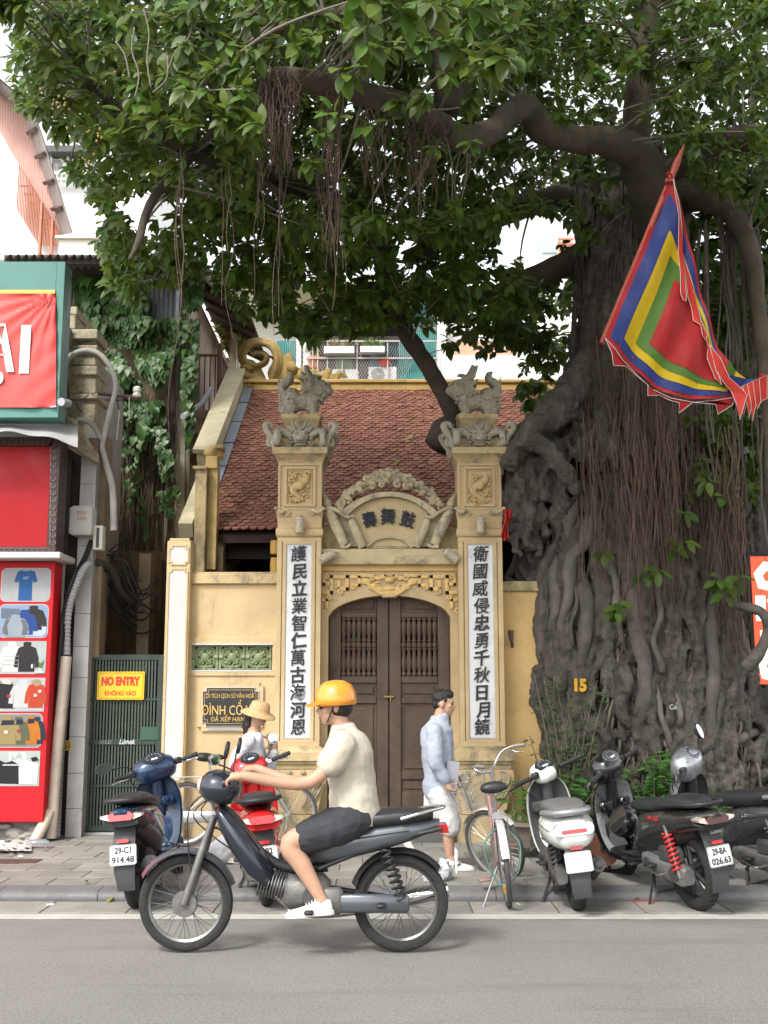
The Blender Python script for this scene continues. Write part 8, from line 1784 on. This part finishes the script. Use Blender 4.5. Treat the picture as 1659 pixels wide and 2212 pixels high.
b=MB(); b.ball((-.018,0,.05),(.1,.083,.085),16,12,HM); b.ball((.03,0,.085),(.065,.07,.048),14,10,HM); b.ball((-.06,0,.0),(.05,.07,.06),12,10,HM); me=remesh(b,.008,m_hair,'hair',1,.4); displace(me,.008,40,1); link('hair',me,man).location=-Vector(man.location)
b=MB(); torso(b,hipC-Vector((0,0,.02)),chest,neck-Vector((0,0,.02)),lf,.19,.15,1.0); seg(b,[nearS,nearE,nearW-Vector((0,0,-.03))],[.082,.07,.052]); seg(b,[farS,farE,farW],[.082,.07,.052]); b.tube([neck-Vector((.0,0,.06)),neck+Vector((-.01,0,.02))],[.095,.078],14); cloth(man,'jacket',b,mat('pale_grey_jacket',(.31,.34,.4),.75,var=.03,vs=5,bump=.1,bs=70),.016,6)
b=MB(); torso(b,hipC-Vector((0,0,.09)),hipC+Vector((0,0,.06)),hipC+Vector((0,0,.12)),lf,.175,.135,1.0); seg(b,[J(951,1708,-.08),J(962,1745,-.085),J(969,1782,-.085)],[.12,.115,.112]); seg(b,[J(947,1708,.08),J(940,1745,.085),J(930,1776,.09)],[.12,.115,.11]); cloth(man,'shorts',b,mat('white_shorts',(.55,.54,.52),.8,var=.05,bump=.2,bs=70),.015,6)
h0=Vector((nA.x-.05,nA.y,SWZ+.002)); f,l,u=shoe(man,h0,h0+Vector((.25,-.02,0)),m_shoe); b=MB(); q=[h0+f*x+u*z-l*.05 for x,z in ((.03,.06),(.08,.045),(.15,.07),(.145,.052),(.1,.03),(.06,.035))]; b.add(q+[p+l*.004 for p in q],[tuple(range(6)),tuple(range(11,5,-1))]+[(i,6+i,6+(i+1)%6,(i+1)%6) for i in range(6)]); part('green_flash',b,mat('dark_green_leather',(.02,.12,.05),.5),man,0)
h0=fA+Vector((-.09,0,-.02)); shoe(man,h0+Vector((-.01,0,.03)),h0+Vector((.15,.0,-.14)),m_shoe)
b=MB(); c_=J(976,1676,-.16); b.box((0,0,0),(.12,.01,.26),Matrix.Translation(c_)@Euler((.0,R(8),R(20))).to_matrix().to_4x4()); b.build('folder',mat('lilac_folder',(.36,.35,.4),.5),None,label='pale lilac folder held by the walking man',cat='folder')
# ---- woman in white behind the red scooter
YV = 10.9
wo = thing('person','woman in white with a straw hat walking behind the red scooter','person',(P(530,1860,YV).x,YV,SWZ))
J = lambda u,v,dy=0: P(u,v,YV+dy); hipC,chest,neck,hd=J(534,1716),J(541,1622),J(551,1575),J(558,1543)
b=MB(); torso(b,hipC,chest,neck,lf,.14,.095,.92); seg(b,[neck-Vector((0,0,.05)),neck,hd-Vector((.02,0,.05))],[.052,.046,.045]); HM=head(b,hd,(.9,-.5,-.15),.92)
nS,nE,nW=J(536,1600,-.18),J(508,1650,-.2),J(522,1695,-.26); fS,fE,fW=J(550,1600,.18),J(575,1660,.2),J(592,1628,.12)
seg(b,[nS,nE,nW],[.042,.035,.026]); hand(b,nW,(.8,0,-.5),(0,1,0),.6); seg(b,[fS,fE,fW],[.042,.035,.026]); hand(b,fW,(.0,0,1),(0,-1,0),.5); nA=J(478,1846,-.06); fA=J(560,1850,.08); seg(b,[J(535,1730,-.07),J(520,1795,-.07),nA],[.07,.05,.032]); seg(b,[J(538,1730,.07),J(556,1795,.07),fA],[.07,.05,.032]); skin(wo,b); face(wo,HM)
b=MB(); b.ball((-.03,0,.03),(.09,.083,.09),14,10,HM); b.tube([HM@Vector((-.08,0,.0)),HM@Vector((-.1,.0,-.14)),HM@Vector((-.09,-.02,-.3))],[.06,.065,.02],10); me=remesh(b,.01,m_hair,'hair',1,.4); displace(me,.008,30,2); link('hair',me,wo).location=-Vector(wo.location)
b=MB(); b.lathe([(0,.14),(.06,.138),(.095,.12),(.108,.07),(.112,.045),(.118,.035),(.16,.02),(.19,-.005),(.186,-.012),(.12,.022),(.1,.03),(.09,.06)],32,HM@Matrix.Rotation(R(8),4,'Y')); part('straw_hat',b,mat('woven_straw',(.52,.33,.17),.8,var=.15,vs=30,bump=.6,bs=90),wo,50)
m_wht2=mat('white_cotton',(.55,.56,.59),.8,var=.04,bump=.2,bs=70); b=MB(); torso(b,hipC,chest,neck-Vector((0,0,.02)),lf,.165,.125,1.0); seg(b,[nS,nE,nW],[.07,.062,.05]); seg(b,[fS,fE,fW],[.07,.062,.05]); cloth(wo,'blouse',b,m_wht2,.016,7)
b=MB(); torso(b,hipC-Vector((0,0,.06)),hipC+Vector((0,0,.06)),hipC+Vector((0,0,.12)),lf,.155,.12,1.0); seg(b,[J(535,1730,-.07),J(515,1795,-.07),nA+Vector((-.01,0,.02))],[.105,.1,.125]); seg(b,[J(538,1730,.07),J(554,1795,.07),fA+Vector((0,0,.02))],[.105,.1,.12]); cloth(wo,'trousers',b,m_wht2,.016,6)
m_bsh=mat('beige_shoe',(.55,.46,.36),.6); h0=Vector((nA.x-.06,nA.y,SWZ+.03)); shoe(wo,h0,h0+Vector((.22,-.03,-.025)),m_bsh); h0=Vector((fA.x-.04,fA.y,SWZ+.002)); shoe(wo,h0,h0+Vector((.22,-.03,0)),m_bsh)

# ================================================================== motorbike passing, with its rider
YB_ = 7.5; rc_=G(866,2056,0.004); YB_=rc_.y
bk = thing('motorbike','dark motorbike with spoked wheels riding left along the road','motorbike',rc_,(0,0,R(180))); bk.scale=(1.06,)*3; wb=1.32
def mp(n,b,m,sm=60): return b.build(n,m,bk,sm)
m_bkb=mat('blue_black_bike_paint',(.018,.023,.034),.25,.2,coat=.6); m_bks=mat('pale_silver_panel',(.1,.11,.125),.3,.4,coat=.4)
m_dch=mat('dull_spokes',(.22,.22,.22),.35,.8)
wheel('rear_wheel',bk,(0,0,.292),.292,.07,m_dch,wire=36,hub=.055); wheel('front_wheel',bk,(wb,0,.29),.29,.062,m_dch,wire=36,hub=.05)
for s in (-1,1): b=MB(); b.tube([(wb,s*.07,.29),(wb-.1,s*.07,.6),(wb-.16,s*.045,.8)],[.024,.024,.018],10); mp('fork_leg',b,m_eng)
for nm,cx_,a0,a1,m_ in (('front_fender',wb,30,160,m_bks),('rear_fender',0,20,140,m_blkp)):
    b=MB(); rings=[]
    for k in range(17): a=R(a0+(a1-a0)*k/16); q=.292+.03; rings.append([Vector((cx_+(q-abs(y)*.4)*math.cos(a),y,.292+(q-abs(y)*.4)*math.sin(a))) for y in (-.065,-.04,0,.04,.065)])
    b.loft(rings,closed=False); b.loft([[p+Vector((0,0,.005)) for p in r] for r in rings],closed=False); mp(nm,b,m_)
b=MB(); b.tube(spline([(wb-.2,0,.84),(.95,0,.66),(.72,0,.5),(.45,0,.5)],5),.03,8)
for s in (-1,1): b.tube([(.45,s*.09,.36),(0,s*.09,.292)],.018,8); b.tube([(.5,s*.08,.5),(.1,s*.1,.66),(-.25,s*.09,.74)],.014,8); b.tube(spring((.0,s*.12,.33),(.1,s*.12,.62),.03,8,.007),.008,6)
mp('frame',b,m_blkp)
mp('side_panel',body_loft(refine([(.6,.6,.05,.08),(.42,.63,.12,.1),(.15,.68,.13,.085),(-.1,.73,.11,.06),(-.24,.76,.06,.03)])),m_bks); mp('seat',body_loft(refine([(.56,.72,.07,.03),(.42,.755,.12,.045),(.15,.79,.13,.05),(-.06,.81,.125,.045),(-.2,.82,.08,.025)]),3),m_seat)
b=MB(); b.loft([superell((x,0,z),(0,1,0),(.3,0,1),w,h,2.5,16) for x,z,w,h in ((.78,.48,.06,.06),(.86,.52,.13,.16),(.98,.64,.17,.2),(1.08,.74,.13,.16),(1.13,.78,.06,.08))]); mp('leg_shield',b,m_bkb)
b=MB(); b.loft([superell((wb-.2,y,.98),(1,0,.2),(-.2,0,1),.03+.1*q,.02+.085*q,2.3,16) for y,q in [(yy*.17,math.sqrt(1-abs(yy)**2.4)) for yy in np.linspace(-.99,.99,11)]]); mp('headset',b,m_bkb); b=MB(); b.ball((wb-.08,0,.99),(.03,.075,.055),14,10); mp('headlight',b,m_clr)
for s in (-1,1): b=MB(); b.tube([(wb-.22,s*.1,1.0),(wb-.25,s*.22,1.03),(wb-.32,s*.35,1.03)],.012,8); mp('handlebar',b,m_chr); b=MB(); b.tube([(wb-.28,s*.25,1.032),(wb-.33,s*.37,1.03)],.018,10); mp('grip',b,m_grip); b=MB(); b.tube([(wb-.24,s*.2,1.03),(wb-.26,s*.27,1.2)],.006,6); b.lathe([(0,-.012),(.05,-.01),(.055,0),(.05,.008),(0,.01)],16,Matrix.Translation((wb-.27,s*.29,1.22))@Matrix.Rotation(R(80),4,'Y')); mp('mirror',b,m_blkp)
b=MB(); b.box((.58,0,.36),(.3,.22,.2),None,.05); b.cyl((.72,0,.38),(.86,0,.42),.065,.05,14); b.box((.45,.12,.32),(.2,.05,.16),None,.03); mp('engine',b,m_eng)
b=MB()
for k in range(9): b.lathe([(.05,-.003),(.088,-.003),(.088,.003),(.05,.003)],18,Matrix.Translation((.72+.018*k,0,.385+.004*k))@Matrix.Rotation(R(75),4,'Y'))
mp('cooling_fins',b,m_dch).__setitem__('kind','stuff')
b=MB(); b.lathe([(0,-.012),(.07,-.01),(.075,0),(.07,.01),(0,.012)],20,Matrix.Translation((.52,.135,.34))@Matrix.Rotation(R(90),4,'X')); mp('casing_cover',b,m_dk)
for q in (((wb-.24,.12,1.0),(wb-.02,.1,.85),(wb-.05,.075,.4)),((wb-.24,-.12,1.0),(wb-.06,-.12,.8),(.9,-.05,.6)),((wb-.2,.05,.95),(wb-.04,.04,.8),(.95,.06,.55))): b=MB(); b.tube(spline(q,6),.005,5); mp('cable',b,m_blkp)
b=MB(); b.lathe([(.0,-.02),(.075,-.018),(.08,.0),(.075,.018),(0,.02)],20,Matrix.Translation((wb,.045,.29))@Matrix.Rotation(R(90),4,'X')); mp('brake_drum',b,m_eng)
b=MB(); b.tube(spline([(.5,.15,.27),(.6,.16,.25),(.68,.15,.27)],4),.007,6); b.tube(spline([(.3,-.16,.3),(.42,-.18,.26),(.5,-.18,.27)],4),.009,6); mp('pedal_lever',b,m_chr)
b=MB(); b.tube([(.62,.115,.62),(.3,.135,.68),(-.05,.125,.73)],.004,4); mp('panel_seam',b,m_blkp); 
b=MB(); b.bb((-.05,.1,.25),(.45,.135,.36),.03); mp('chain_case',b,m_bks)
b=MB(); b.tube(spline([(.78,-.08,.32),(.6,-.12,.2),(.3,-.14,.22),(-.1,-.15,.3),(-.3,-.15,.34)],4),ramp_list([.018,.02,.035,.05,.045],17),12); mp('exhaust',b,m_chr)
for x_,w_,z_ in ((.55,.5,.27),(.12,.4,.3)): b=MB(); b.box((x_,0,z_),(.055,w_,.024),None,.007); mp('footrest',b,m_blkp)
b=MB(); b.prism([(-.07,-.03),(.07,-.03),(.08,.02),(-.08,.02)],(-.29,0,.74),(0,1,0),(.3,0,1),(.06,0,0)); mp('tail_lamp',b,m_redl); b=MB(); b.box((-.34,0,.54),(.012,.19,.14),None,.005); mp('number_plate',b,m_plate); b=MB(); b.tube(spline([(.0,.14,.8),(-.14,.13,.84),(-.27,0,.86),(-.14,-.13,.84),(.0,-.14,.8)],4),.012,8); mp('grab_rail',b,m_chr)
rd = thing('person','rider in an orange helmet, cream shirt and dark shorts on the passing motorbike','person',(P(770,1790,YB_).x,YB_,0))
J = lambda u,v,dy=0: P(u,v,YB_+dy); lf=Vector((0,-1,0)); hipC,chest,neck,hd=J(768,1748),J(752,1632),J(738,1570),J(722,1527)
b=MB(); torso(b,hipC,chest,neck,lf,.16,.11,.92); seg(b,[neck-Vector((-.02,0,.05)),neck,hd-Vector((-.02,0,.05))],[.065,.06,.056]); HM=head(b,hd,(-1,-.08,-.06),1.04)
HB=[Vector((rc_.x-1.06*(wb-.3),rc_.y-s*1.06*.31,1.06*1.032)) for s in (1,-1)]
for s,hb in ((1,HB[0]),(-1,HB[1])):
    S_=J(742,1606,-.21*s); E_=J(668,1690,-.27*s); W_=hb+Vector((.085,-.02*s,.045)); seg(b,[S_,E_,W_],[.055,.045,.032]); hand(b,W_,(-1,0,-.12),(0,0,-1),.8)
    Hj=J(764,1772,-.1*s); K=J(626,1822,-.15*s) ; A_=J(692,1938,-.17*s); seg(b,[Hj,Hj.lerp(K,.5),K,K.lerp(A_,.4),A_],[.105,.088,.066,.062,.038]); b.tube([A_,A_+Vector((.02,0,-.05))],[.04,.045],10)
skin(rd,b,.0095); face(rd,HM)
b=MB()
for s in (1,-1): seg(b,[J(742,1606,-.2*s),J(712,1650,-.24*s)],[.092,.088])
torso(b,hipC-Vector((0,0,.03)),chest,neck-Vector((0,0,.02)),lf,.2,.16,1.03); b.tube([neck-Vector((-.01,0,.06)),neck+Vector((.0,0,.02))],[.1,.075],14); cloth(rd,'shirt',b,mat('cream_shirt',(.47,.425,.34),.8,var=.06,vs=5,bump=.25,bs=70),.012,5)
b=MB(); torso(b,hipC-Vector((0,0,.05)),hipC+Vector((0,0,.05)),hipC+Vector((0,0,.1)),lf,.18,.14,1.0)
for s in (1,-1): Hj=J(764,1772,-.1*s); K=J(626,1822,-.15*s); seg(b,[Hj,Hj.lerp(K,.4),Hj.lerp(K,.74)],[.13,.12,.108])
cloth(rd,'shorts',b,mat('charcoal_shorts',(.03,.032,.037),.85,var=.15,bump=.2,bs=70),.016,6)
b=MB(); b.ball((-.035,0,-.005),(.085,.08,.075),14,10,HM); part('hair',b,m_hair,rd,60)
b=MB(); b.lathe([(0,.152),(.06,.145),(.105,.118),(.13,.07),(.136,.02),(.132,-.005),(.122,-.012),(.115,0)],32,HM@Matrix.Translation((-.012,0,.02))); me_=part('helmet',b,mat('orange_helmet',(.7,.26,.025),.25,coat=.6),rd,60); b=MB(); b.loft([[HM@Vector((.1+t*.075,y,.045-t*.02-abs(y)*.25)) for y in np.linspace(-.1+.02*t,.1-.02*t,9)] for t in (0,.5,1)],closed=False); part('helmet_peak',b,mat('orange_helmet',(.7,.26,.025),.25),rd,60); b=MB(); b.tube([HM@Vector((.01,.085,.0)),HM@Vector((.05,.06,-.09)),HM@Vector((.05,-.06,-.09)),HM@Vector((.01,-.085,0))],.006,6); part('chin_strap',b,m_blkp,rd)
for s in (1,-1): A_=J(692,1938,-.17*s); h0=Vector((A_.x+.07,A_.y,A_.z-.1)); shoe(rd,h0,h0+Vector((-.27,-.02*s,-.02)),m_shoe)

# ================================================================== small things on the ground
b=MB(); b.ball((0,0,.09),(.14,.11,.1),18,12); me=b.mesh('plastic_bag',mat('thin_white_plastic',(.62,.64,.66),.25,transl=.4,spec=.6),0); displace(me,.13,9,5,4); displace(me,.05,30,3,2); link('plastic_bag',me,None,'crumpled white plastic bag lying on the pavement before the door','plastic bag',loc=G(948,1908,SWZ-.03)).scale = (.85,.85,.75)
rg_=random.Random(9)
LT=leaf_template(1,.45,.3,.3)
def ground_leaf(u,v,z,c,label,s=.13):
    me=bpy.data.meshes.new('fallen_leaf'); me.from_pydata([tuple(q) for q in LT[0]],[],[tuple(f) for f in LT[1]]); me.materials.append(c); o=link('fallen_leaf',me,None,label,'leaf','fallen leaves',loc=G(u,v,z)+Vector((0,0,.035)),rot=(0,0,rg_.uniform(0,6.28))); o.scale=(s,)*3
m_yl=mat('yellowed_leaf',(.25,.24,.05),.6,transl=.2); m_bl=mat('brown_leaf',(.2,.12,.05),.7); m_gl=mat('fresh_leaf',(.12,.3,.04),.5,transl=.2)
for u,v,z,c,l in ((243,1948,.0,m_yl,'yellow green leaf on the gutter paving beside the blue scooter'),(1222,1938,.0,m_bl,'curled brown leaf on the gutter by the white scooter'),(1160,1845,SWZ,m_gl,'bright green leaf behind the pink bicycle'),(1370,1950,.0,m_bl,'brown leaf on the gutter behind the black scooter'),(182,1912,SWZ,m_gl,'bright green scrap on the pavement left of the blue scooter'),(700,1935,.0,m_bl,'brown leaf on the gutter behind the passing motorbike')): ground_leaf(u,v,z,c,l,.1)
for k,(u,v,z,l) in enumerate(((45,1853,SWZ,'white paper scrap on the pavement before the red column'),(108,1958,0,'cigarette end on the gutter left of the blue scooter'),(272,1930,0,'cigarette end beside the kerb behind the blue scooter'),(1120,1957,0,'paper scrap on the gutter by the pink bicycle'),(290,1870,SWZ,'small paper scrap beside the blue scooter'))):
    b=MB(); b.box((0,0,.008),(.06,.018,.012),Matrix.Rotation(rg_.uniform(0,3),4,'Z'),.003); b.build('paper_scrap',mat('dirty_paper',(.6,.58,.54),.8),None,label=l,cat='litter',group='litter on the ground',loc=G(u,v,z)+Vector((0,0,.006)))
b=MB(); b.box((0,0,.006),(.24,.02,.004),Matrix.Rotation(R(4),4,'Z')); b.build('red_strip',mat('red_plastic_scrap',(.5,.03,.03),.5),None,label='thin red plastic strip on the gutter before the black scooter',cat='litter',loc=G(1395,1948,.004))
b=MB(); c_=G(20,1861,SWZ); b.bb(c_+Vector((-.3,-.12,.001)),c_+Vector((.28,.12,.006))); b.build('metal_cover',mat('rusty_cover',(.1,.06,.05),.7,.3,var=.3,vs=20),None,label='rust brown metal cover set in the pavement at the left edge',cat='cover')
for k in range(9):                        # leaves lying on the roof
    s_=rg_.uniform(.4,5.2); x=rg_.uniform(XL+.2,1.2); p=along(s_,.09,x); me=bpy.data.meshes.new('fallen_leaf'); me.from_pydata([tuple(q) for q in LT[0]],[],[tuple(f) for f in LT[1]]); me.materials.append((m_yl,m_bl,m_bl)[k%3]); link('fallen_leaf',me,None,('yellow','brown','brown')[k%3]+' leaf lying on the red roof tiles','leaf','leaves on the roof',M=Matrix.Translation(p)@Mr@Matrix.Rotation(rg_.uniform(0,6),4,'Z')@Matrix.Scale(.15,4))
